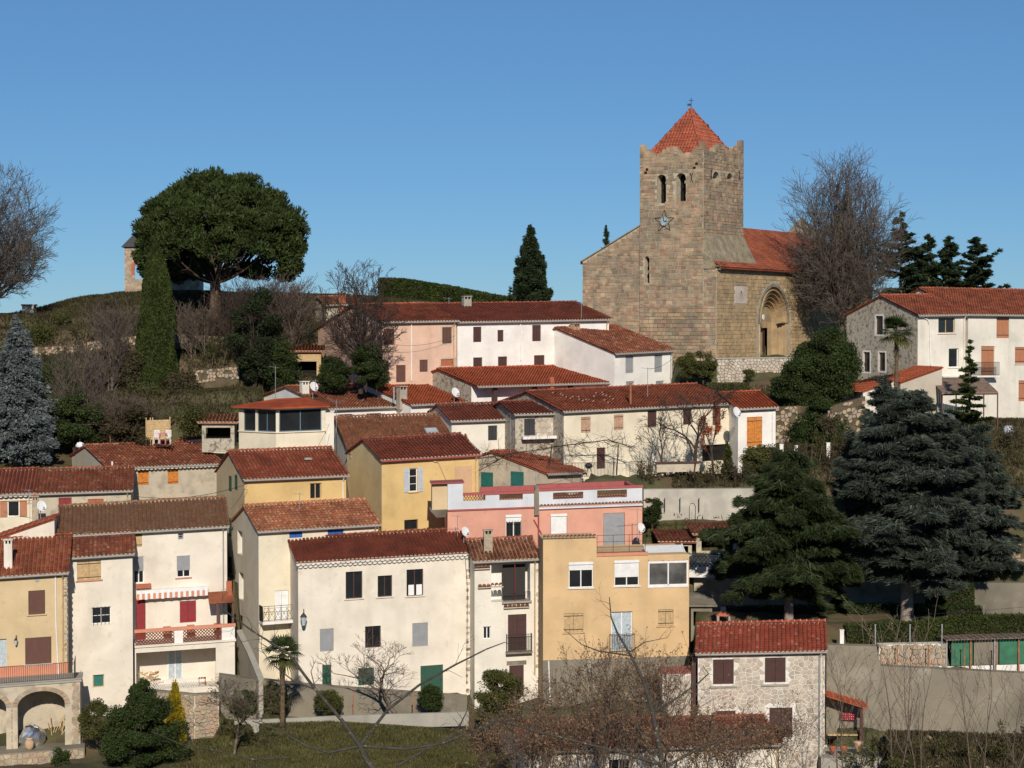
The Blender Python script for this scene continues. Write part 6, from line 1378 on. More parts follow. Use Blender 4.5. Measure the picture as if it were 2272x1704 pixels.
    sdl = (s1[0],s2[0],s2[1],s1[1])
    zcov = P(1590,800,Dc).z-c0.z
    parts = [(Qtw,0,S,-3.5,7.5,.22,.36,.28,.72,STONEC,ah,None,0), (Qtw,0,S,7.5,ztp+2,.18,.32,.22,.6,STONEC,ah,pv(wprof),0), (Qts,0,TS,1.5,ztp+2,.2,.4,.25,.7,STONEC,sh,pv(sprof),0),
             (Qw,-WL,ut,zcov-.4,ridge+.1,.20,.34,.26,.68,STONEC,[],keepw,0), (Qw,ut,0,zcov-.4,-3.5,.22,.36,.28,.7,STONEC,[],keepw,-.13), (Qw,uc,0,-3.5,0,.22,.36,.28,.7,STONEC,[],keepw,0),
             (Qs,0,SL,zcov-.4,-.12,.28,.36,.30,.5,STONES_,[sdl],lambda u,v: not inarch(u,v),0)]
    # fill so the lower front is flush with the tower face
    m = MB(); m.box(Qw, ut, 0, zb, -3.45, -.12, -.002); m.build('west_wall_base', CMORT, root)
    masonry(parts, root, 300)
    # corbel table and roofs
    oh = .45; e0 = Qs(-.3,0,-oh); sl_ = (ridge)/(-um)
    Ff = Frame(Qs(.12,.06-oh*sl_*.6,-oh), math.pi/2-aw); Ff.ex = sdv.copy(); Ff.ey = wd.copy()
    m = MB(); rl = SL+.2; Wn = -um+oh; rs = ridge+.06+oh*sl_*.6
    m.hexa([Ff.pt(0,-.1,0),Ff.pt(rl,-.1,0),Ff.pt(rl,rs-.1,Wn),Ff.pt(0,rs-.1,Wn),Ff.pt(0,0,0),Ff.pt(rl,0,0),Ff.pt(rl,rs,Wn),Ff.pt(0,rs,Wn)])
    rf = m.build('roof', T_RED, root)
    m = MB(); m.hexa([Ff.pt(0,zl-.15,Wn-um+.3),Ff.pt(rl,zl-.15,Wn-um+.3),Ff.pt(rl,rs-.1,Wn),Ff.pt(0,rs-.1,Wn),Ff.pt(0,zl-.05,Wn-um+.3),Ff.pt(rl,zl-.05,Wn-um+.3),Ff.pt(rl,rs,Wn),Ff.pt(0,rs,Wn)]); m.build('roof', T_RED, root)
    uk = uc+TS*0; tb0 = -(uc)+oh; sx = TS+.1-.12
    slope_tiles(root, rf, Ff, rl, (Wn,rs), (0,0), T_RED, pitch=.28, expo=.38, keep=lambda u,t: not (u < sx+.8 and t < 1-(tb0-.6)/Wn), mortar=None, ridge=False)
    m = MB()
    for i in range(int(SL/.55)): m.box(Qs, i*.55+.1, i*.55+.32, -.30, -.02, -.3, .0)
    m.build('corbels', STONED, root); m = MB(); m.box(Qs, -.2, SL, -.019, .05, -.36, .05); m.build('eave_course', STONED, root)
    # rake coping on the west front
    m = MB(); 
    for i in range(22):
        a_ = -WL-.2+(ut+WL+.2)*i/22; b2 = -WL-.2+(ut+WL+.2)*(i+1)/22; m.hexa([Qw(a_,top(a_),-.15),Qw(b2,top(b2),-.15),Qw(b2,top(b2),.4),Qw(a_,top(a_),.4),Qw(a_,top(a_)+.1,-.15),Qw(b2,top(b2)+.1,-.15),Qw(b2,top(b2)+.1,.4),Qw(a_,top(a_)+.1,.4)])
    m.build('rake_coping', STONED, root)
    # transept gable standing above the nave roof
    g0 = hs(1776,482); g = 34.; m = MB(); zpk = P(1778,483,(c0+sdv*g+wd*6.6).y).z-c0.z
    pts = [(1.0,0.2),(6.6,zpk),(12.2,.5),(12.2,-3),(1.,-3)]
    m.add([Qs(g,y,x) for x,y in pts]+[Qs(g+.6,y,x) for x,y in pts],[(0,1,2,3,4),(9,8,7,6,5)]+[(i,(i+1)%5,5+(i+1)%5,5+i) for i in range(5)]); m.build('transept_gable', STONED, root)
    return c0, wd, sdv, zcov
ch = church()
b = MB(); c0 = ch[0]; p1, p2 = P(1597,797,171.3), P(1765,797,171.3)
# retaining wall before the church
fr, L = make_frame(171.2, (1590,797), (1775,795), R(3)); t = thing('stone_retaining_wall', fr.pt(L/2,-2,0), 'rubble retaining wall below the church portal', 'wall')
b = MB(); b.box(fr.pt, 0, L, -3.6, 0, 0, .8); b.build('wall_core', mat('dark_joint_mortar',(.20,.17,.125),.95,.2,3.), t); b = MB(); b.box(fr.pt, -.1, L+.1, .001, .12, -.06, .8); b.build('coping', CONCL, t); rubble(t, fr.pt, 0, L, -2.6, 0, .24, STONEW, maxn=250, lift=.06)

# ------------------------------------------------------------------ chapel ruin on the hill, stub, ruined hut, hedge
def chapel():
    fr, L = make_frame(200, (276,547), (442,547), R(5)); t = thing('chapel', fr.pt(L/2,-4.6,3), 'roofed stone chapel with open windows on the hill behind the stone pine', 'chapel'); h = dict(fr=fr, ov=0.); Q = fr.pt
    o = [pixrect(h,298,589,321,619), pixrect(h,384,591,408,617)]; b = MB(); sheet(b, Q, 0, L, -5.2, 0, o, .5); o2 = [(a-.9,c+1.3,d_-.4,e+.7) for a,c,d_,e in o]; sheet(b, lambda u,v,w_: Q(u,v,w_+6.), 0, L, -5.2, 0, o2, .5)
    b.add([Q(0,-5.2,0),Q(0,-5.2,6.5),Q(0,0,6.5),Q(0,0,0)],[(0,1,2,3)]); b.add([Q(L,-5.2,0),Q(L,-5.2,6.5),Q(L,0,6.5),Q(L,0,0)],[(0,1,2,3)]); b.build('wall', ROUGHST, t)
    rubble(t, Q, 0, L, -5, -.05, .34, STONE, o, maxn=150)
    for a,c,d_,e in o: b = MB(); b.box(Q,a-.28,a-.02,d_,e,-.04,.0); b.box(Q,a-.2,c+.05,e,e+.25,-.05,.0); b.build('brick_jamb', BRICK, t)
    b = MB(); A = [Q(-.3,-.05,-.3),Q(L+.3,-.05,-.3),Q(L+.3,-.05,6.8),Q(-.3,-.05,6.8)]; ap = Q(L*.45,4.1,3.2); b.add(A+[ap],[(0,1,4),(1,2,4),(2,3,4),(3,0,4),(0,3,2,1)]); b.build('roof', mat('dark_slate',(.06,.06,.065),.7,.2,4), t)
chapel()
def stub(name,label,x0,y0,x1,y1,D,m,cat):
    p = P((x0+x1)/2,y1,D); Wd = (x1-x0)*D/F; H = (y1-y0)*D/F; Q = lambda u,v,w_: p+Vector((u,w_,v)); t = thing(name,p,label,cat); b = MB(); b.box(Q,-Wd/2,Wd/2,-1,H-.15,0,Wd); b.build('pillar', m, t); b = MB(); b.box(Q,-Wd/2-.08,Wd/2+.08,H-.149,H,-.08,Wd+.08); b.build('cap', m, t)
stub('stone_pillar','squat dark stone pillar alone on the hill skyline at far left',49,675,75,702,196,ROUGHST,'pillar')
hh = house('hilltop_shed','small weathered shed with pale sheet front behind the pollarded tree',192,(722,677),(800,676),(700,660),3.,720,MOTTLE,T_OLD,a=20)
chimney(hh, 753,650,768,676, BRICK)
def hedge(name,label,pts,D0,D1,thick,hgt,m,n,cat='hedge',sz=.16,group=None):
    """pts: pixel top line (x,y,D); body box strip with leafy surface"""
    A = [P(x,y,D) for x,y,D in pts]; t = thing(name, A[len(A)//2]-Vector((0,0,hgt)), label, cat, group)
    b = MB()
    for p,q in zip(A,A[1:]):
        d = (q-p); d.z = 0; d.normalize(); nn = Vector((-d.y,d.x,0)); nn = nn if nn.y > 0 else -nn; dz = Vector((0,0,hgt)); i = .12; up = Vector((0,0,i))
        b.hexa([p-dz+nn*i,q-dz+nn*i,q-dz+nn*(thick-i),p-dz+nn*(thick-i),p-up+nn*i,q-up+nn*i,q-up+nn*(thick-i),p-up+nn*(thick-i)])
    b.build('inner_branches', TWIGD, t)
    C = []
    tot = sum((q-p).length for p,q in zip(A,A[1:]))
    for p,q in zip(A,A[1:]):
        k = int(n*(q-p).length/tot); d = (q-p); dd = Vector((d.x,d.y,0)).normalized(); nn = Vector((-dd.y,dd.x,0)); nn = nn if nn.y > 0 else -nn
        s = nr.rand(k); base = np.array(p)[None]+np.array(d)[None]*s[:,None]; f_ = nr.rand(k) < .72
        off = np.where(f_[:,None], np.array(nn)[None]*nr.uniform(-.05,.15,k)[:,None]-np.array([[0,0,1.]])*(nr.rand(k)*hgt)[:,None], np.array(nn)[None]*(nr.rand(k)*thick)[:,None]+np.array([[0,0,1.]])*nr.uniform(-.12,.12,k)[:,None]**1)
        C.append(base+off)
    leaves('foliage', np.vstack(C), sz, m, t)
# ------------------------------------------------------------------ walls, fences, small things
EARTH = mat('dry_earth',(.11,.085,.05),.95,.3,2.)
def wall(name, label, pts, hgt, thick, m, cap=None, stones=None, kind_cat='wall', drop=.5):
    """pts: (px, py of the top, D)"""
    A = [P(*p) for p in pts]; t = thing(name, A[0]-Vector((0,0,hgt if not hasattr(hgt,'__len__') else hgt[0])), label, kind_cat)
    b = MB(); c = MB()
    for i,(p,q) in enumerate(zip(A,A[1:])):
        thick = max(thick, .85) if cap is None and hgt is not None and thick > .27 else thick; d = q-p; dd = Vector((d.x,d.y,0)).normalized(); nn = Vector((-dd.y,dd.x,0)); nn = nn if nn.y > 0 else -nn; h0 = hgt if not hasattr(hgt,'__len__') else hgt[i]; h1 = hgt if not hasattr(hgt,'__len__') else hgt[i+1]
        z0,z1 = Vector((0,0,h0+drop)), Vector((0,0,h1+drop)); found(p-Vector((0,0,h0)), q-Vector((0,0,h1)), .75, 7.); b.hexa([p-z0,q-z1,q-z1+nn*thick,p-z0+nn*thick,p,q,q+nn*thick,p+nn*thick])
        if cap: u_ = Vector((0,0,.08)); e = Vector((0,0,.002)); c.hexa([p-nn*.05+e,q-nn*.05+e,q+nn*(thick+.05)+e,p+nn*(thick+.05)+e,p-nn*.05+u_,q-nn*.05+u_,q+nn*(thick+.05)+u_,p+nn*(thick+.05)+u_])
        if stones:
            L = d.length; ex = d/L; rubble(t, lambda u,v,w_,p=p,ex=ex,nn=nn: p+ex*u+Vector((0,0,v))+nn*w_, 0, L, -max(h0,h1), 0, stones, STONE, maxn=90, lift=.12, keep=(lambda u,v: rng.random() > .3) if m is EARTH else None)
    b.build('wall_core', m, t)
    if cap: c.build('coping', cap, t)
    return t
wall('garden_wall','long grey concrete wall under the garden of the long white house',[(575,1508,133.9),(700,1522,134.1),(1036,1546,134.4)],2.4,.3,CONC)
wall('kerb_wall','low concrete path edge across the lower garden lawn',[(520,1600,130.6),(760,1588,131),(1040,1580,131.5)],.4,.25,CONCL)
wall('concrete_wall','big stained grey retaining wall at the lower right',[(1834,1431,130.6),(1945,1434,130.8),(1955,1478,130.8),(2272,1494,131),(2420,1500,131)],[5.6,5.6,4.4,4.2,4.2],.35,CONC)
wall('rough_white_wall','rough whitewashed stone wall left of the green shed',[(1950,1431,132.2),(2100,1428,132.4)],1.6,.3,WMORT,stones=.3)
wall('concrete_retaining_wall','pale streaked concrete wall between pink house and deodar cedar',[(1428,1086,150),(1560,1085,150),(1720,1084,150)],2.4,.3,plaster('streaked_concrete',(.42,.39,.33),blot=[((.58,.54,.46),.5,.45,.6,.8)],streak=.6))
wall('concrete_wall','light concrete wall at the right edge behind the hedge',[(2160,1292,141),(2272,1294,141.5),(2400,1296,142)],2.6,.3,CONC)
wall('shaded_wall','brownish wall in the shade behind the two cedar trunks',[(1540,1285,142),(1800,1290,142),(2160,1292,142.2)],2.3,.3,MOTTLE)
wall('dry_stone_wall','broken dry stone terrace wall high on the left slope',[(60,772,182),(130,768,182),(240,752,183),(330,742,183)],.8,.5,EARTH,stones=.24)
wall('dry_stone_wall','dry stone terrace wall on the slope right of the cypress',[(385,742,183),(470,745,183),(560,750,183)],.8,.5,EARTH,stones=.24)
wall('dry_stone_wall','pale dry stone wall below the dark ivy mass',[(432,822,171.5),(480,818,171.5),(530,812,172)],1.1,.5,EARTH,stones=.24)
wall('stone_bank','rough stone bank under the domed evergreen tree',[(1700,905,161.5),(1770,900,161),(1830,905,160.5),(1920,880,160.5)],3.2,.5,EARTH,stones=.27)
wall('stone_bank','rough stone garden wall at the right edge below the cedar',[(2150,1215,145),(2272,1205,145),(2400,1200,145)],1.6,.5,EARTH,stones=.25)
wall('ramp_wall','sloping shaded lane wall between balcony house and tall cream house',[(525,1400,138),(550,1450,135),(574,1508,131.8)],4.6,.3,plaster('lane_render',(.40,.36,.29)),cap=CONCL)
wall('ramp_wall','low pale wall below the shaded lane',[(486,1497,132.3),(560,1507,132.6),(580,1512,132.8)],3,.3,CONC)
wall('terrace_wall','stone wall of the raised terrace under the open ground floor',[(300,1530,130.4),(430,1543,130.2),(486,1540,130.6)],3.0,.4,MORTAR,cap=CONC,stones=.24)
# lattice fence behind the sunroom, dark opening with low roofs
def lattice(name,label,x0,y0,x1,y1,D):
    fr,L = make_frame(D,(x0,y0),(x1,y0+2),R(4)); H = (y1-y0)*D/F; t = thing(name, fr.pt(L/2,-H,0), label, 'fence'); b = MB(); k = -H
    while k < L:
        for sg in (1,-1):
            xa,xb = max(0,k),min(L,k+H)
            if xb-xa < .05: continue
            f = (lambda x: -H+(x-k)) if sg > 0 else (lambda x: -(x-k)); b.tube([fr.pt(xa,f(xa),.02*sg),fr.pt(xb,f(xb),.02*sg)],.035,4)
        k += .28
    b.build('lattice_panel', WHITEM, t); b = MB(); b.box(fr.pt,0,L,-H-.7,-H,-.05,.1); b.box(fr.pt,0,L,-.04,.06,-.05,.05); b.build('base_wall', WHITE, t)
lattice('white_lattice_fence','white lattice fence behind the glazed sunroom',1500,1232,1598,1258,141)
def garage(name,label,x0,x1,yt,yb,D,roofm,wm=MOTTLE):
    fr,L = make_frame(D,(x0,yt),(x1,yt),R(4)); H = (yb-yt)*D/F; t = thing(name, fr.pt(L/2,-H,1), label, 'shed'); h = dict(fr=fr,ov=0.); b = MB(); o = [(L*.12,L*.88,-H*.95,-H*.25)]; sheet(b,fr.pt,0,L,-H-1,0,o,.4); b.add([fr.pt(0,-H-1,0),fr.pt(0,-H-1,3),fr.pt(0,0,3),fr.pt(0,0,0)],[(0,1,2,3)]); b.add([fr.pt(L,-H-1,0),fr.pt(L,-H-1,3),fr.pt(L,0,3),fr.pt(L,0,0)],[(0,1,2,3)]); b.build('wall', wm, t)
    b = MB(); b.box(fr.pt,*o[0],1.5,1.6); b.build('dark_opening', DARK, t); b = MB(); b.hexa([fr.pt(-.3,0,-.3),fr.pt(L+.3,0,-.3),fr.pt(L+.3,.5,3.2),fr.pt(-.3,.5,3.2),fr.pt(-.3,.1,-.3),fr.pt(L+.3,.1,-.3),fr.pt(L+.3,.6,3.2),fr.pt(-.3,.6,3.2)]); rf = b.build('roof', roofm, t)
    fr2 = Frame(fr.pt(-.3,.1,-.3), fr.a, fr.ex.z); slope_tiles(t, rf, fr2, L+.6, (3.5,.5), (0,0), roofm, ridge=False) if roofm is not CONC else None
garage('low_shed','low stone shed with red tiled roof and black opening above the lattice',1470,1535,1205,1232,143,T_OLD); garage('low_shed','low red roofed stone shed left of the deodar crown',1545,1640,1188,1225,143.5,T_OLD)
garage('carport','dark carport between ochre house and cedar trunk',1533,1580,1345,1392,136,CONC,CONC)
garage('open_barn','open dark barn with red tiled roof left of the faded pink house',632,712,782,862,176,T_OLD,TANWOOD)
garage('garden_shed','low garden shed left of the veranda house',448,520,940,975,157,T_OLD,ROUGHST)
# barbecue
def barbecue():
    p = P(1606,1386,133); Q = lambda u,v,w_: p+Vector((u,w_,v)); t = thing('stone_barbecue', p, 'pale stone barbecue with small chimney behind the white stone house', 'barbecue'); b = MB(); b.box(Q,-.45,.45,-.6,.1,0,.6); b.box(Q,-.45,-.3,.1,.55,0,.6); b.box(Q,.3,.45,.1,.55,0,.6); b.build('hearth', CONCL, t); b = MB(); b.hexa([Q(-.5,.55,0),Q(.5,.55,0),Q(.5,.55,.6),Q(-.5,.55,.6),Q(-.2,.85,.15),Q(.2,.85,.15),Q(.2,.85,.45),Q(-.2,.85,.45)]); b.build('hood', BRICK, t); b = MB(); b.box(Q,-.15,.15,.851,1.15,.17,.43); b.build('flue', CONCL, t)
    p = P(1306,1056,151.6); Q = lambda u,v,w_: p+Vector((u,w_,v)); t = thing('kettle_barbecue', p, 'black barbecue on the terrace behind the railing', 'barbecue'); b = MB(); b.lathe(p+Vector((0,0,.55)), [(0,.1),(.1,.25),(.22,.3),(.36,.24),(.44,.08)], 12); b.build('bowl', METAL, t)
    for a in range(3): b = MB(); d = Vector((math.cos(a*2.1),math.sin(a*2.1),0)); b.tube([p+d*.12+Vector((0,0,.6)), p+d*.3],.02,4); b.build('leg', METAL, t)
barbecue()
# green shed at the right edge
def green_shed():
    fr,L = make_frame(132.2,(2096,1420),(2400,1411),R(3)); t = thing('green_shed', fr.pt(L/2,-2,1), 'low shed with rusty sheet roof and green tarpaulin sides', 'shed'); b = MB(); n = 46
    for i in range(n): b.box(fr.pt, i*L/n, (i+.86)*L/n, .0, .05+.02*(i%2), -.3, 2.6)
    b.build('sheet_roof', mat('rusty_sheet',(.20,.15,.12),.8,.4,2.), t)
    x = .5
    for w_,m_ in ((1.5,mat('green_tarpaulin',(.04,.16,.09),.6,.25,2.)),(1.7,CONC),(1.9,MATS['green_tarpaulin']),(2.,TEAL)):
        b = MB(); b.box(fr.pt, x, x+w_-.08, -1.75, -.12, .2, .25); b.build('side_panel', m_, t); x += w_
    for i in range(6): b = MB(); b.box(fr.pt, .1+i*1.6, .2+i*1.6, -2.4, -.0, .05, .15); b.build('post', MATS['rusty_iron'] if i % 2 else GREYSH, t)
    b = MB(); b.box(fr.pt, 0, L, -2.4, -1.8, .3, .4); b.build('base_wall', WHITE, t)
green_shed()
def post(name,label,x,y0,y1,D,w_,m,cat='post',group=None):
    p = P(x,y1,D); H = (y1-y0)*D/F; b = MB(); b.box(lambda u,v,c: p+Vector((u,c,v)), -w_/2, w_/2, -.4, H-.05, 0, w_); b.box(lambda u,v,c: p+Vector((u,c,v)), -w_/2-.02, w_/2+.02, H-.049, H, -.02, w_+.02); return b.build(name, m, None, label=label, cat=cat, group=group)
post('garden_pillar','white pillar standing between the hedge and the grey wall',1868,1397,1434,131.4,.26,WHITE,'pillar')
for x,y0,y1,lb in ((1734,985,1018,'white garden pillar left of the stone bank'),(1766,988,1016,'short white garden gate pillar'),(1838,982,1003,'white gate pillar at the right end of the garden fence')): post('garden_pillar',lb,x,y0,y1,154.5,.28,WHITE,'pillar')
for i,x in enumerate((1942,2019,2090)): post('fence_post',['left','middle','right'][i]+' one of the metal fence posts above the lower right grey wall',x,1385,1432,132.3,.07,GREYSH,'post','metal fence posts above the grey wall')
for i,x in enumerate((1991,2060,2140,2210)): post('rusty_post',['rusty stake before the left end of the whitewashed wall','rusty stake before the right end of the whitewashed wall','rusty stake before the left end of the green shed','rusty stake before the middle of the green shed'][i],x,1432,1482,131.6,.06,MATS['rusty_iron'],'stake','rusty stakes above the grey wall')
for i,x in enumerate((784,918)): post('fence_stake',['rusty iron stake left of the bare fruit tree','rusty iron stake right of the bare fruit tree'][i],x,1534,1588,131.6,.06,MATS['rusty_iron'],'stake','rusty stakes in the lower garden')
for i,x in enumerate((1475,1509,1551)): post('wall_post',['leftmost','middle','rightmost'][i]+' thin dark post along the pale concrete wall',x,1105,1124,149.7,.05,METAL,'post','thin posts along the concrete wall')
# wooden screen, trellis, garden furniture, bag
def screen():
    fr,L = make_frame(157.4,(323,927),(378,925),R(4)); t = thing('wooden_screen', fr.pt(L/2,-1.9,0), 'weathered wooden panel screen behind the white garden chairs', 'screen')
    for i in range(9): b = MB(); b.box(fr.pt, .1, L-.1, -.2-(i+1)*.17+.012, -.2-i*.17, 0, .03); b.build('plank', TANWOOD, t)
    for x in (0,.32,.5,L-.08): b = MB(); b.box(fr.pt, x, x+.08, -2.2, 0, .031, .1); b.build('post', TANWOOD, t)
    fr,L = make_frame(156.6,(176,943),(246,942),R(3)); t = thing('trellis_frame', fr.pt(L/2,-1.7,0), 'rusty trellis frame of posts and a cross bar behind the orange shuttered house', 'trellis')
    for x in (0,L-.1): b = MB(); b.box(fr.pt,x,x+.1,-2.4,0,0,.1); b.build('post', BROWNSH, t)
    b = MB(); b.box(fr.pt,0,L,.001,.06,0,.08); b.build('cross_bar', BROWNSH, t)
    for k,(x,lb,m_) in enumerate(((346,'white garden chair left of the pink table',WHITEM),(372,'white garden chair right of the pink table',WHITEM))):
        p = P(x,982,155.2); Q = lambda u,v,w_: p+Vector((u,w_,v)); t = thing('garden_chair', p, lb, 'chair')
        b = MB(); b.box(Q,-.22,.22,.40,.44,0,.42); b.build('seat', m_, t); b = MB()
        for i in range(5): b.box(Q,-.2+i*.09,-.15+i*.09,.44,.88,.40,.43)
        b.box(Q,-.22,.22,.88,.93,.39,.44); b.build('backrest', m_, t)
        for sx in (-.2,.17):
            for sy in (0,.38): b = MB(); b.box(Q,sx,sx+.03,-.1,.40,sy,sy+.03); b.build('leg', m_, t)
    p = P(360,982,155.0); Q = lambda u,v,w_: p+Vector((u,w_,v)); t = thing('garden_table', p, 'small pink garden table between two white chairs', 'table'); b = MB(); b.lathe(p+Vector((0,.2,.66)), [(0,.36),(.04,.36)], 14); pk = flat('pink_paint',(.75,.22,.30)); b.build('tabletop', pk, t)
    for sx in (-.22,.2):
        for sy in (.05,.35): b = MB(); b.box(Q,sx,sx+.03,-.1,.66,sy,sy+.03); b.build('leg', pk, t)
    C,_ = clumps(P(178,990,156.2),(.5,.25,.3),8,60,.2); b = MB(); b.lathe(P(178,994,156.2),[(0,.22),(.12,.32),(.28,.3),(.38,.2),(.43,.06)],9); b.v = [v+Vector((rng.uniform(-.07,.07),rng.uniform(-.07,.07),rng.uniform(-.05,.05))) for v in b.v]; b.build('refuse_bag', flat('white_plastic',(.75,.77,.82)), None, label='crumpled white plastic bag beside the trellis behind the gable', cat='bag')
screen()
# stone seat wall / bench before the bare tree, garden slab
fr,L = make_frame(151.3,(1457,1026),(1552,1024),R(5)); t = thing('garden_bench', fr.pt(L/2,-.8,0), 'long low masonry bench under the dark bare tree', 'bench'); b = MB(); b.box(fr.pt,0,L,-.75,-.12,.05,.5); b.build('bench_base', MOTTLE, t); b = MB(); b.box(fr.pt,-.05,L+.05,-.119,0,-.05,.55); b.build('bench_seat', DKBROWN, t)
p = P(1845,936,160.5); b = MB(); Q = lambda u,v,w_: p+Vector((u,w_,v)); b.box(Q,-.6,.6,.1,.2,0,.8); b.box(Q,-.5,-.35,-.5,.1,.1,.6); b.box(Q,.35,.5,-.5,.1,.1,.6); b.build('white_slab_table', WHITEM, None, label='white slab table in the garden under the domed evergreen', cat='table')
b = MB(); b.lathe(P(2238,953,158.2),[(-.55,.3),(-.3,.42),(.1,.42),(.3,.25)],14); b.build('water_barrel', BLUESH, None, smooth=True, label='pale blue grey barrel by the cream wall at the right edge', cat='barrel')
# arch, cables
b = MB(); p = P(1536,1160,147.5); b.tube([p+Vector((-.22,0,-.3)),p+Vector((-.22,0,1.2)),p+Vector((-.1,0,1.42)),p+Vector((.1,0,1.42)),p+Vector((.22,0,1.2)),p+Vector((.22,0,-.3))],.025,5); b.build('metal_arch', METAL, None, label='small dark metal arch on the lawn before the concrete wall', cat='arch')
def cable(label, a, b_, sag=.4, r=.016, group='cables between the houses'):
    a = P(*a); b_ = P(*b_); m = MB(); m.tube([a.lerp(b_,i/14)-Vector((0,0,sag*4*(i/14)*(1-i/14))) for i in range(15)], r, 4); m.build('cable', METAL, None, label=label, cat='cable', group=group)
cable('thin black cable from the red roofed house to the yellow gable',(290,1100,144.5),(548,1074,141.5),.5); cable('thin cable falling from the yellow house corner',(548,1076,141.5),(512,1130,140.5),.1)
cable('thin cable over the hedge beside the cedar trunks',(1700,1375,134),(2290,1345,136),.2,.01); cable('thin wire on the left slope above the veranda roof',(560,800,176),(700,835,168),.3,.012)
# shadowed vine pergola in front of the row houses
S = []
vb0 = P(1240,1056,154.2); t = thing('vine', vb0, 'bare twisting vine trained along the front of the row houses', 'vine')
for a_,z_ in (((1216,1056,152.6),(1225,985,152.6)),((1368,1054,153.6),(1372,985,153.6))):
    S.append((P(*a_)[:],P(*z_)[:],.05,.04,3))
pts = [(1060,1018,152.5),(1120,1008,152.5),(1180,1000,152.5),(1240,990,152.5),(1290,984,152.8),(1350,976,153.3),(1400,992,153.8)]
for a_,z_ in zip(pts,pts[1:]):
    A_,B_ = P(*a_),P(*z_)
    for k in range(5):
        s0,s1 = A_.lerp(B_,k/5),A_.lerp(B_,(k+1)/5); S.append((s0[:],s1[:],.035,.035,3))
        for _ in range(3): grow(s1,(rng.gauss(0,1),rng.gauss(0,.6),rng.gauss(.1,.5)),1.1,.018,1,S,.6,2,0,3,.25)
tubes_np('stems', S, TWIGD, t, 4)

cable('thin cable from the white gabled house to the speckled long roof',(1498,790,168),(1437,818,158),.3); cable('thin cable sagging in front of the upper white house',(850,760,167),(1010,745,170.5),.5,.012)
cable('thin cable between the veranda chimney and the yellow roof',(731,940,152),(690,1010,146),.2,.012); cable('thin cable along the left row of houses',(0,1112,144),(84,1108,143),.1)
cable('thin cable from the pink parapet to the terrace above',(1190,1075,140.5),(1310,1030,151),.4,.012)
def ground_patch(name, xs, ys, m, rough=.12):
    X, Y = np.meshgrid(xs, ys); Z = terr(X, Y)
    Z = Z + rough*(np.sin(X*1.7+np.sin(Y*1.3)*2)*np.cos(Y*2.1+X*.6))*np.clip((Y-20)/60, 0, 1)
    V = np.stack([X.ravel(), Y.ravel(), Z.ravel()], 1); nx = len(xs); i, j = np.meshgrid(np.arange(nx-1), np.arange(len(ys)-1)); b = (j*nx+i).ravel()
    return np_mesh(name, V, np.stack([b, b+1, b+nx+1, b+nx], 1), m, None, smooth=True, kind='structure')
M_HILL = mat('hillside_ground', (.075,.075,.032), .95, .35, .35, .08, 3., blot=[((.125,.085,.05), .16, .46, .6, .8), ((.22,.17,.11), 1.1, .62, .76, .6), ((.06,.055,.03), .9, .55, .72, .7)])
M_FIELD = mat('far_ground', (.10,.10,.05), .95, .3, .01)
xs = np.concatenate([np.linspace(-3000,-100,25), np.linspace(-95,95,330), np.linspace(100,3000,25)])
ys = np.concatenate([np.linspace(-60,100,40), np.linspace(101,225,250), np.linspace(230,3500,40)])
ground_patch('ground', xs, ys, M_HILL)

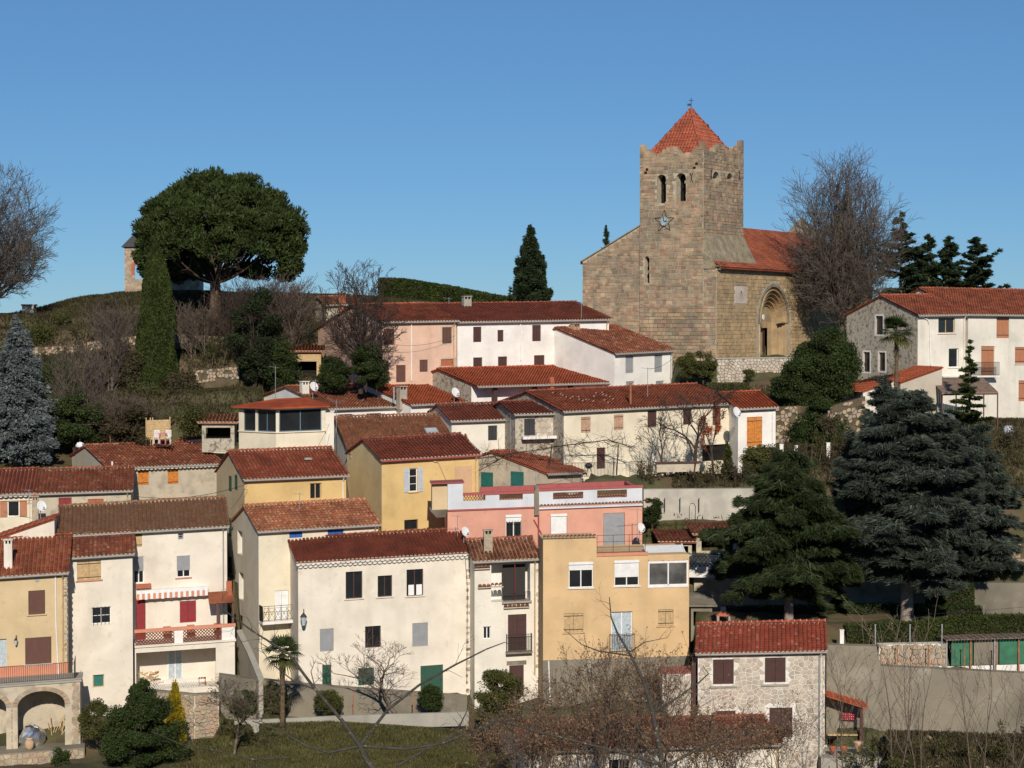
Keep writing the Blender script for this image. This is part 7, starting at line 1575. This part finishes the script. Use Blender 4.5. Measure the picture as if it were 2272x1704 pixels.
# stone pine
def stone_pine():
    b0 = P(478,712,186); t = thing('stone_pine', b0, 'huge rounded stone pine with dense dark green crown on the hill', 'tree'); k = 186/F
    cz = lambda py: P(480,py,186).z
    segs = []; top = Vector((b0.x, b0.y, cz(628)))
    segs.append(((b0-Vector((0,0,.6)))[:], top[:], .62, .5, 9)); tips = []
    cx_ = P(486,520,186).x; ends = []
    for i in range(44):
        a = rng.uniform(0,2*math.pi); q = rng.random()**.5; e = Vector((cx_+math.cos(a)*q*170*k*.93, b0.y+math.sin(a)*q*165*k*.9, cz(rng.uniform(560,600)-(1-q)*95-rng.random()*40))); ends.append(e); p = top; r = .16; mid = (p+e)/2+Vector((0,0,-1.0*q-.2))
        for s in range(1,7):
            tt = s/6; n_ = p*0+top*(1-tt)**2+mid*2*tt*(1-tt)+e*tt*tt; segs.append((p[:],n_[:],max(.05,r),max(.04,r*.85),9)); p = n_; r *= .85
            if 2 < s < 6: grow(p, (e-top).normalized()+Vector((rng.gauss(0,.6),rng.gauss(0,.6),.3)), 1.3, .06, 1, segs, .6, 2, .1, 3)
    tubes_np('trunk', segs, mat('pine_bark',(.12,.08,.055),.95,.35,3.), t, 6)
    Cs = []; DR = []
    # crown: clumps on a dome, lumpy silhouette following the photograph's outline
    for K,n,rs in ((430,135000,1.0),(60,10000,.7)):
        u = nr.normal(size=(K,3)); u[:,2] = np.abs(u[:,2])*1.0-.22; u /= np.linalg.norm(u,axis=1)[:,None]
        ctr = u*np.array([[177*k, 165*k, 160*k]])*rs*nr.uniform(.82,1.,(K,1)); ctr += np.array([[cx_+.15, b0.y, cz(548)]])
        low = (ctr[:,2] < cz(560)) & (nr.rand(K) < .6); ctr[low,2] += nr.uniform(.8,4.2,low.sum())
        idx = nr.randint(0,K,n); q = nr.normal(size=(n,3)); q /= np.linalg.norm(q,axis=1)[:,None]; q *= (nr.rand(n)**.42*nr.uniform(.55,1.25,K)[idx])[:,None]; q[:,2] = q[:,2]*.8+.15; Cs.append(ctr[idx]+q); DR.append(q+np.array([[0,0,.5]]))
    C = np.vstack(Cs); leaves('crown', C, .20, L_PINE, t, np.vstack(DR), 1.8, jit=.4)
    # lower skirt at the left and right
    for px_,py_,w_,h_ in ((335,562,50,50),(335,505,50,50),(655,545,50,80),(640,590,50,60),(560,600,60,30),(350,592,60,40),(400,600,80,40),(330,580,50,50),(450,585,60,30)):
        c = P(px_,py_,186); q,_ = clumps(c,(w_*k*.45,2.5,h_*k*.45),14,3800,.8); leaves('crown', q, .20, L_PINE, t, asp=1.8)
stone_pine()
def column_tree():
    b0 = P(348,892,172); H = (892-545)*172/F; t = thing('cypress_tree', b0, 'tall narrow dark green clipped cypress standing before the chapel', 'tree'); n = 75000
    z = nr.rand(n); a = nr.uniform(0,2*math.pi,n); R_ = np.interp(z,[0,.15,.5,.75,.9,1],[1.65,1.7,1.45,1.1,.75,.12]); rr = R_*(1-nr.rand(n)**2*.35)*(1+.07*np.sin(a*3+z*11)+.06*np.sin(a*7-z*23)); C = np.stack([b0.x+np.cos(a)*rr, b0.y+np.sin(a)*rr, b0.z+z*H+nr.normal(size=n)*.12],1)
    leaves('foliage', C, .16, L_CYP, t, np.array([[0,0,1.]])+0*C, 1.8, jit=.6); tubes_np('trunk', [((b0-Vector((0,0,.5)))[:], (b0+Vector((0,0,H*.97)))[:], .3, .04)], BARK, t, 6)
column_tree()
# conifers
conifer('large silvery blue spruce at the left edge', 38,1032,156,325,250,L_SPRUCE,'blue_spruce',.13,60000,.20,1.6,.22,.80,30,12,flat=.45,tr=.34)
conifer('dark fir standing alone against the sky left of the church', 1177,690,205,186,104,L_FIR,'fir_tree',.05,30000,.24,1.8,.05,.75,24,10,flat=.5,upc=.2)
conifer('thin conifer top showing above the church roof', 1345,610,215,110,40,L_FIR,'conifer_tree',.05,1200,.22,2,.05,.8,12,4,gap=.4,upc=.2)
for px_,py_,h_,w_,lb in ((1998,700,225,190,'ragged dark conifer directly right of the big bare tree'),(2060,690,170,130,'small conifer between two taller ones behind the red roof'),(2105,690,170,140,'second ragged conifer from the right behind the red roof'),(2165,690,165,170,'rightmost spreading conifer behind the red roof'),(2035,690,140,110,'low dense conifer behind the red ridge')):
    conifer(lb, px_,py_,200,h_,w_,L_FIR,'conifer_tree',.1,7000,.24,2.6,.05,.75,13,6,flat=.15,gap=.6,upc=.25,group='conifers behind the right houses')
conifer('big blue grey cedar with sweeping branches on the right', 2012,1382,135.5,505,410,L_BCED,'blue_cedar',.24,125000,.135,5.,.10,.45,17,15,flat=.3,gap=.5,tr=.48,topw=.6,mt=mat('pale_cedar_bark',(.27,.22,.18),.95,.3,3.),wig=.02)
conifer('second leader of blue cedar foliage behind the big blue grey cedar', 2150,1330,142,370,330,L_BCED,'blue_cedar',.2,60000,.14,5.,.08,.45,14,13,flat=.3,gap=.5,tr=.35,topw=.3)
conifer('slender cedar top rising in front of the low beige annex', 1960,1240,149,400,260,L_BCED,'blue_cedar',.3,30000,.14,5.,.0,.8,18,9,flat=.2,upc=.25,tr=.25,gap=.3)
conifer('broad dark green deodar cedar beside the ochre house', 1750,1388,134.3,375,400,L_DEO,'deodar_cedar',.27,125000,.135,5.,.17,.5,13,13,flat=.35,gap=.5,tr=.36,topw=.35,mt=MATS['pale_cedar_bark'],wig=.02)
conifer('sparse open conifer in front of the right cream house', 2150,1010,156,250,170,L_EVG,'open_conifer',.05,6500,.2,2.4,.02,1.0,13,6,flat=.12,gap=.5,upc=.1)
conifer('small grey green cypress in the terrace garden', 1614,1056,152.5,72,32,L_OLIVE,'young_cypress',.0,3500,.13,2,-.3,.7,12,8,flat=.3)
# evergreen dense tree below the portal
bush('dark evergreen tree with three rounded domes below the church portal', 1830,925,163,150,215,L_EVG,38000,.17,'evergreen_tree','tree',K=95,csz=.85,shell=.6)
bush('dark rounded evergreen left of the domed evergreen tree', 1765,905,162,92,112,L_EVG,14000,.17,'evergreen_tree','tree',K=45,csz=.7)
bush('low dark evergreen spreading under the domed tree', 1815,1010,160,130,130,L_EVG,13000,.17,'evergreen_tree','tree',K=45,csz=.7)
# palms
def palm(label, px, pyb, D, hpx, cr, n=34, skirt=True):
    b0 = P(px,pyb,D); H = hpx*D/F; Rr = cr*D/F; t = thing('palm_tree', b0, label, 'palm'); top = b0+Vector((0,0,H)); m = MB(); pts = [b0-Vector((0,0,.5)), b0+Vector((.04,0,H*.5)), top]; m.tube(pts,[.17,.15,.2],8)
    for i in range(26): z = H*i/26; a = i*2.4; m.tube([b0+Vector((math.cos(a)*.14,math.sin(a)*.14,z)), b0+Vector((math.cos(a)*.26,math.sin(a)*.26,z+.18))],[.05,.02],3)
    m.build('trunk', mat('fibrous_trunk',(.13,.09,.055),.95,.35,6), t)
    for i in range(n):
        az = rng.uniform(0,2*math.pi); el = rng.uniform(-.85,1.35); d = Vector((math.cos(az)*math.cos(el),math.sin(az)*math.cos(el),math.sin(el))); c = top+d*Rr*.5; f = MB(); f.tube([top,c],.02,3)
        s = d.cross(Vector((0,0,1))).normalized(); u_ = s.cross(d)
        for k in range(15):
            an = (k-7)/7*1.75; dd = (d*math.cos(an)+s*math.sin(an)).normalized(); L = Rr*.62*(1-.25*abs(an)/1.75); e = c+dd*L-Vector((0,0,L*.30*(1-el*.3))); mdp = c+dd*L*.55; w_ = (dd.cross(u_))*.045; f.add([c-w_*.5,mdp-w_,e,mdp+w_,c+w_*.5],[(0,1,2,3,4)])
        f.build('frond', L_EVG if el > -.15 else L_OLIVE, t)
palm('palm with shaggy fan leaves in front of the stone gable at right', 1988,860,160,122,46)
palm('palm with drooping ragged fans in front of the long white house', 626,1622,128.5,172,52,26)
# bare trees
vase_tree('large bare tree right of the church with fine vase shaped twigs', 1866,780,188,425,255,TWIGG,.42,.14,80,48,4,3,round_=True,upb=.08)
vase_tree('large bare tree cut by the left picture edge', -12,705,192,335,250,TWIGG,.36,.08,75,55,4,3,round_=True,upb=.08)
vase_tree('dark gnarled pollarded tree in front of the faded pink house', 800,860,164,275,185,TWIGD,.24,.2,36,50,4,2,round_=True,upb=.05,minr=.014)
bush('ivy clad lower trunk of greenery under the gnarled pollarded tree',812,862,163.5,60,110,L_EVG,9000,.15,'ivy_bush','ivy',K=30,csz=.5)
for px_,w_,h_,lb in ((745,75,80,'round green hedge bush left of the pollarded tree'),(735,60,54,'low leafy bush in front of the pink gable'),(835,50,80,'leafy bush right of the pollarded tree')): bush(lb,px_,862,165,w_,h_,L_EVG,6500,.15,'bush','bush',K=30,csz=.55)
bare_tree('dark multi branched bare tree before the long cream row house', 1540,1048,151.8,205,5,.62,.06,3,mt=TWIGD,trunk=.22,lr=.68,wpx=210,r=.16,wig=.18)
bare_tree('second dark stem of a bare tree beside the cream row house', 1462,1050,151.5,150,4,.6,.06,3,mt=TWIGD,trunk=.3,wpx=110,r=.1,wig=.18)
bare_tree('small tree with rusty red leaves before the small end house', 1583,1048,152.8,160,4,.5,.1,3,mt=TWIGD,trunk=.3,wpx=64,leaf_m=L_REDL,nleaf=1300,lsz=.10,r=.1)
bare_tree('pruned bare fruit tree in front of the long white house', 883,1583,132.2,185,5,.66,.10,3,mt=TWIG,trunk=.24,lr=.68,wpx=215,r=.17,wig=.12)
bare_tree('small bare dome shaped tree in the garden below the balcony', 520,1655,123,160,5,.6,.1,3,mt=TWIG,trunk=.25,wpx=165,r=.1,leaf_m=L_OLIVE,nleaf=500,lsz=.1)
for px_,py_,h_,w_,lb in ((190,1000,230,150,'tall thin grey bare trees on the left slope below the hill'),(245,880,210,120,'thin pale stemmed bare tree on the hillside above the stone terrace'),(560,850,240,190,'dark tangled bare tree right of the stone pine trunk'),(640,800,190,120,'dark bare tree at the right foot of the stone pine'),(265,985,120,180,'brown bare garden tree behind the orange shuttered house'),(440,800,130,120,'pale bare tree below the stone pine')):
    D_ = 158 if py_ > 950 else (170 if py_ > 870 else 178)
    vase_tree(lb,px_,py_,D_,h_,w_,TWIGD if px_ == 560 else (TWIGG if px_ in (245,190) else TWIG),.09,.05,16,38,3,2,stems=3)
vase_tree('bare sapling with upright budded shoots at lower right centre',1975,1720,119,390,190,TWIGL,.06,.1,9,30,2,1,'sapling','tree',stems=2,leaf_m=L_DRY,nleaf=120,lsz=.09,trunk_m=TWIG)
vase_tree('bare sapling with forked shoots right of the tiled porch',1880,1720,118,300,150,TWIG,.05,.1,8,34,2,1,'sapling','tree',stems=2,leaf_m=L_DRY,nleaf=100,lsz=.08)
vase_tree('bare budded sapling near the green shed',2170,1720,118,320,160,TWIG,.05,.1,9,32,2,1,'sapling','tree',stems=2,leaf_m=L_DRY,nleaf=100,lsz=.08)
# dark ivy / evergreen masses on the left slope
for px_,py_,w_,h_,m_,lb in ((565,862,125,240,leaf('dark_ivy_leaves',[(.018,.028,.010),(.03,.042,.014),(.012,.02,.008),(.045,.05,.02)],.15),'dark ivy covered tree mass right of the stone pine'),(620,868,80,120,L_EVG,'dark evergreen beside the open barn roof'),(165,1000,130,150,L_EVG,'green bushy evergreen right of the blue spruce'),(130,880,90,90,L_EVG,'dark bush on the slope above the blue spruce'),(285,880,70,130,L_SCRUB,'rusty shrub left of the tall cypress'),(400,925,100,110,L_SCRUB,'rusty brown shrub right of the tall cypress'),(280,995,150,110,L_SCRUB,'brown twiggy shrub mass behind the orange shuttered house'),(430,960,70,60,L_OLIVE,'golden green bush behind the wooden screen'),(215,880,90,110,L_SCRUB,'grey brown thicket on the middle of the left slope'),(90,760,60,40,L_OLIVE,'low dark hedge bush high on the left slope'),(455,760,110,70,L_SCRUB,'dark scrub around the stone pine trunk'),(580,745,120,90,L_SCRUB,'brown scrub on the ridge right of the stone pine')):
    D_ = {995:157.5,1000:157.2,960:158.5}.get(py_, 171 if py_ > 840 else 184)
    bush(lb,px_,py_,D_,w_,h_,m_,int(w_*h_*.75),.17,'hillside_bush','bush',K=40,csz=.8,shell=.5)
# clipped and garden bushes, lower garden
for px_,py_,w_,h_,m_,lb in ((610,1590,66,80,L_OLIVE,'yellowish green rounded bush left of the palm trunk'),(540,1590,70,66,L_EVG,'dark rounded bush at the foot of the wedge shaped lane'),(729,1585,58,58,L_OLIVE,'rounded bronze green bush under the narrow green door'),(955,1580,52,64,L_EVG,'neatly clipped egg shaped bush before the green garage door')):
    bush(lb,px_,py_,132.6,w_,h_,m_,7000,.10,'clipped_bush','bush',K=60,csz=.32,shell=.85)
conifer('bright golden yellow conifer behind the dark shrub', 388,1650,124.5,135,62,L_YEL,'golden_conifer',.0,14000,.10,1.8,-.25,.6,22,10,flat=.3)
bush('large dark glossy evergreen shrub at the bottom left', 315,1740,119,205,215,L_EVG,30000,.13,'evergreen_shrub','shrub',K=80,csz=.65,shell=.65)
bush('dark spire of evergreen leaves above the bottom left shrub', 318,1680,119.6,110,185,L_EVG,14000,.13,'evergreen_shrub','shrub',K=30,csz=.45)
bush('olive coloured bush between the arcade and the dark shrub', 215,1640,125,75,90,L_OLIVE,6000,.12,'bush','bush',K=30,csz=.4)
bush('potted red flowering shrub below the arcade', 135,1712,121,38,60,L_EVG,2500,.1,'bush','bush',K=20,csz=.3)
bush('dark conifer shrub at the left of the brown leaved thicket', 1110,1640,121,110,170,L_OLIVE,13000,.13,'evergreen_shrub','shrub',K=50,csz=.6)
bush('small round tree beside the concrete wall right of the pink house', 1447,1163,147,40,62,L_EVG,5000,.12,'round_bush','bush',K=30,csz=.35)
bush('bushy green shrub before the small end house', 1688,1046,153,88,62,L_OLIVE,6000,.14,'bush','bush',K=30,csz=.5)
bush('golden shrub left of the church retaining wall', 1525,842,168,50,64,L_YEL if False else L_OLIVE,3500,.15,'bush','bush',K=25,csz=.4)
bush('golden leaved shrub beside the white gabled house', 1560,845,168.4,58,70,L_OLIVE,4500,.15,'bush','bush',K=25,csz=.45); bush('square clipped green bush under the church wall',1660,842,168.3,28,22,L_OLIVE,1500,.12,'clipped_bush','bush',K=20,csz=.3)
for i,(px_,py_,w_,h_) in enumerate(((1430,1080,90,50),(1500,1082,100,55),(1570,1082,90,55),(1640,1078,90,50),(1720,1080,100,60),(1790,1075,90,70),(1860,1060,80,60),(1820,1010,80,60),(1740,1030,70,40),(1900,1020,80,60),(2240,1100,100,120),(2250,1010,80,60),(1850,960,60,40))):
    scrub(['brown bare shrub on the terrace bank at its left end','brown twiggy shrub on the bank above the concrete wall','reddish twiggy shrub on the bank right of the bare tree','grey shrub on the bank below the end house','olive brown shrub on the bank above the deodar top','wide twiggy shrub between deodar and blue cedar','brown shrub left of the blue cedar top','dry shrub below the domed evergreen','low dry shrub before the garden pillars','dry shrub under the cedar annex','thicket at the right edge beside the cedar','dry shrub at the right edge below the cream house','small dry shrub under the evergreen domes'][i],px_,py_,152 if px_ < 1760 else 155,w_,h_,m=[L_SCRUB,L_OLIVE,L_SCRUB][i%3],nl=1400,group=None)
# hedges
hedge('tall_hedge','tall clipped dark green hedge with a sloping top on the skyline',[(839,619,209),(880,619,209),(960,632,208),(1060,652,206),(1190,672,204)],0,0,3.2,3.6,L_CYP,26000,sz=.22)
hedge('low_hedge','long dark clipped hedge behind the two cedar trunks',[(1600,1352,138),(1750,1350,137.5),(1950,1346,138),(2180,1350,138)],0,0,1.2,1.5,L_EVG,14000,sz=.14)
hedge('low_hedge','second clipped hedge in front of the cedar trunks above the grey wall',[(1880,1392,133.2),(2050,1385,133.4),(2150,1372,134),(2300,1370,134)],0,0,1.3,1.9,L_CYP,14000,sz=.14)
hedge('low_hedge','tall dark hedge block right of the cedar trunk',[(2060,1300,139),(2163,1298,139)],0,0,1.2,2.4,L_EVG,6000,sz=.14)
hedge('low_hedge','long low green hedge on the bank below the church wall',[(1570,853,166.2),(1662,852,166.2)],0,0,1.5,.8,L_OLIVE,3500,sz=.13)
# foreground: brown leaved thicket
for i,(px_,py_,D_,h_,w_) in enumerate(((1150,1760,112,230,170),(1230,1760,110,280,190),(1310,1760,111,320,190),(1390,1760,109,355,200),(1470,1760,110,340,200),(1560,1760,109,225,180),(1650,1760,108,200,180),(1740,1760,108,205,170),(1350,1760,106,250,200),(1090,1760,108,180,140),(1500,1760,106,190,180),(1240,1760,105,200,170),(1330,1760,113,345,150),(1440,1760,113,320,150),(1190,1760,104,180,180),(1600,1760,104,170,200))):
    vase_tree(['leftmost','second from the left','third from the left','tallest middle','right of the tallest','fourth from the right','third from the right','rightmost','low front middle','low outer left','low front right','low front left','slim tall left','slim tall right','bottom left fringe','bottom right fringe'][i]+' shrub of the brown leaved thicket at the bottom',px_,py_,D_,h_,w_,TWIG,.05,.05,7,24,3,1,'dry_leaved_shrub','shrub','brown leaved shrubs at the bottom',L_DRY,1300,.09,stems=3)
# foreground lichen grey branches
LB = mat('lichened_branch', (.062,.056,.045), .95, .3, 9., .004, 60., blot=[((.36,.38,.28), 11., .62, .72, .7)])
def fg_tree(label, D, lines, rt, ground_px):
    segs = []
    root = P(ground_px, 1830, D); root.z = gz(root.x, root.y)
    t = thing('foreground_tree', root, label, 'tree')
    for pts, r0, r1 in lines:
        pts = [P(x,y,D+dz) for x,y,dz in [(q if len(q) == 3 else (*q,0)) for q in pts]]
        n = len(pts)
        for i in range(n-1):
            for s in range(3):
                a = pts[i].lerp(pts[i+1], s/3); b_ = pts[i].lerp(pts[i+1], (s+1)/3); f = lambda k: 1.05*(r0+(r1-r0)*k/(n-1)); segs.append((a[:],b_[:],f(i+s/3),f(i+(s+1)/3),3))
                if rng.random() < .42 and f(i) < .07:
                    d = (pts[i+1]-pts[i]).normalized(); sdn = rng.choice((-1,1)); o = Vector((-d.z*sdn, rng.gauss(0,.3), d.x*sdn)); grow(b_, d*.7+o*.8, rng.uniform(.15,.55), .007, 1 if rng.random() < .5 else 0, segs, .7, 2, .05, 3, .2, .5, .6, minr=.0025)
    base = P(*lines[0][0][0][:2], D); segs.append((base[:], (base.lerp(root,.5))[:], rt, rt*1.3, 3)); segs.append(((base.lerp(root,.5))[:], (root-Vector((0,0,.3)))[:], rt*1.3, rt*1.8, 3))
    tubes_np('branches', segs, LB, t, 6)
    return t
fg_tree('bare grey branches crossing in front of the lower garden, forking from a pale node', 45, [
 ([(840,1720),(815,1690),(798,1655)],.075,.06), ([(798,1655),(760,1600),(700,1530),(640,1450),(560,1400),(495,1352,.5)],.05,.012), ([(798,1655),(860,1575),(930,1520),(1010,1475),(1080,1440),(1120,1425)],.04,.010),
 ([(798,1655),(730,1670),(680,1655),(620,1620),(560,1600)],.035,.01), ([(798,1655),(900,1662),(980,1650),(1040,1625),(1110,1600),(1190,1560)],.035,.01), ([(640,1450),(600,1440),(575,1425)],.02,.006), ([(700,1530),(650,1510),(600,1470),(580,1440)],.02,.006), ([(880,1700),(950,1660),(1010,1630),(1035,1580),(1045,1530)],.03,.008),
 ([(700,1530),(690,1490),(700,1465)],.014,.005), ([(640,1680),(560,1685),(480,1665),(400,1650),(340,1625)],.018,.006)], .075, 850)
fg_tree('dark bare branches rising through the brown thicket at bottom centre', 55, [
 ([(1475,1730),(1462,1650),(1448,1580),(1428,1510),(1400,1455),(1370,1405),(1356,1370),(1352,1325)],.075,.012), ([(1448,1580),(1500,1550),(1550,1515),(1572,1495),(1560,1478)],.035,.008), ([(1475,1700),(1380,1670),(1280,1645),(1180,1620),(1100,1595),(1040,1560)],.045,.012), ([(1400,1455),(1330,1445),(1290,1430),(1250,1395)],.025,.006), ([(1480,1700),(1560,1655),(1650,1630),(1740,1600)],.04,.01), ([(1392,1450),(1430,1425),(1480,1415)],.02,.006), ([(1470,1690),(1430,1640),(1400,1590),(1370,1560)],.03,.008), ([(1100,1595),(1040,1640),(1000,1650)],.02,.006)], .09, 1480)
# grass
def grass(name, rects, n, hgt, m):
    C = []
    for (x0,x1,y0,y1,k) in rects:
        X = nr.uniform(x0,x1,k); Y = nr.uniform(y0,y1,k); Z = terr(X,Y); C.append(np.stack([X,Y,Z+hgt*.35],1))
    C = np.vstack(C); leaves(name, C, hgt, m, None, np.array([[0,0,1.]])+0*C, 1.8, kind='stuff', jit=.35)
grass('grass', [(-20,-1,118,133,60000),(7,26,143,149,12000)], 0, .16, L_GRASS)
grass('hillside_grass', [(-52,-10,160,202,95000),(-48,-12,196,201,20000)], 0, .22, L_HGR)
grass('dry_grass', [(12,45,150,168,40000),(20,40,139,146,12000),(14,36,117,129,22000)], 0, .25, L_SCRUB)

for i,(px_,py_,D_,w_,h_) in enumerate(((1905,1700,123,90,50),(1960,1670,126,80,36),(2050,1700,122,110,60),(2110,1660,127,90,40),(2200,1700,122,110,55),(2262,1670,125,80,60),(1990,1725,119,90,50))):
    scrub(['low dry shrub right of the clay pots','small dry shrub under the grey retaining wall','wide dry shrub at the bottom right of centre','thin dry shrub along the base of the grey wall','dry shrub at the bottom near the right edge','dry shrub at the right edge under the grey wall','bottommost dry shrub among the bare saplings'][i],px_,py_,D_,w_,h_,m=L_SCRUB if i % 2 else L_OLIVE,nl=900)
R2_ = MB()
for k in range(150):
    x = rng.uniform(15,34); y = rng.uniform(119,129); z = gz(x,y); s_ = rng.uniform(.08,.28); R2_.lathe(Vector((x,y,z-.05)), [(0,s_),(s_*.6,s_*.9),(s_*1.0,s_*.4)], 6)
R2_.build('loose_stones', STONE, None, kind='stuff', label='loose pale stones scattered on the dry bank at lower right', cat='stones')

for i,(px_,py_,D_,w_,h_,m_) in enumerate(((560,712,190,80,60,L_SCRUB),(620,712,190,90,70,L_SCRUB),(690,716,189,70,50,L_SCRUB),(600,790,180,120,110,L_SCRUB),(655,770,182,80,80,L_EVG),(300,745,184,90,50,L_SCRUB),(215,770,182,90,60,L_SCRUB),(150,830,177,110,60,L_SCRUB),(420,712,190,80,46,L_SCRUB),(240,830,176,120,70,L_SCRUB),(480,800,177,90,50,L_OLIVE),(130,725,190,80,34,L_OLIVE),(415,860,173,80,70,L_SCRUB),(330,905,168,90,60,L_OLIVE))):
    scrub(['brown scrub on the ridge just right of the pine trunk','twiggy scrub on the ridge left of the hilltop shed','low scrub beside the hilltop shed','big tangled scrub below the right side of the pine','dark leafy scrub left of the barn roof','scrub left of the cypress on the upper terrace','scrub in front of the left end of the dry stone wall','wide low scrub right of the blue spruce top','scrub in the shade left of the pine trunk','thicket on the slope between spruce and cypress','olive scrub above the pale stone wall','flat green scrub near the skyline stub','scrub right of the cypress foot','low green scrub before the cypress foot'][i],px_,py_,D_,w_,h_,m=m_,nl=1500,mt=TWIGD if i in (0,1,3,8) else TWIG)

bush('very dark ivy mass filling the slope below the right side of the pine',590,800,181,130,170,leaf('dark_ivy_leaves',[(.018,.028,.010),(.03,.042,.014),(.012,.02,.008),(.045,.05,.02)],.15),16000,.17,'ivy_thicket','ivy',K=60,csz=.9,shell=.5)
vase_tree('dark twiggy bare tree over the ivy mass right of the pine',600,770,183,150,170,TWIGD,.12,.05,40,50,3,3,round_=True,upb=.1)
vase_tree('small bare tree against the sky beside the cypress',240,720,188,60,60,TWIGD,.05,.1,14,45,3,2)
vase_tree('tall thin bare sapling between the two saplings at lower right',2040,1715,119,340,110,TWIG,.05,.1,8,30,2,1,'sapling','tree',stems=2)
vase_tree('short bare sapling at the right edge of the picture',2235,1712,119,250,110,TWIG,.045,.1,8,30,2,1,'sapling','tree',stems=2)
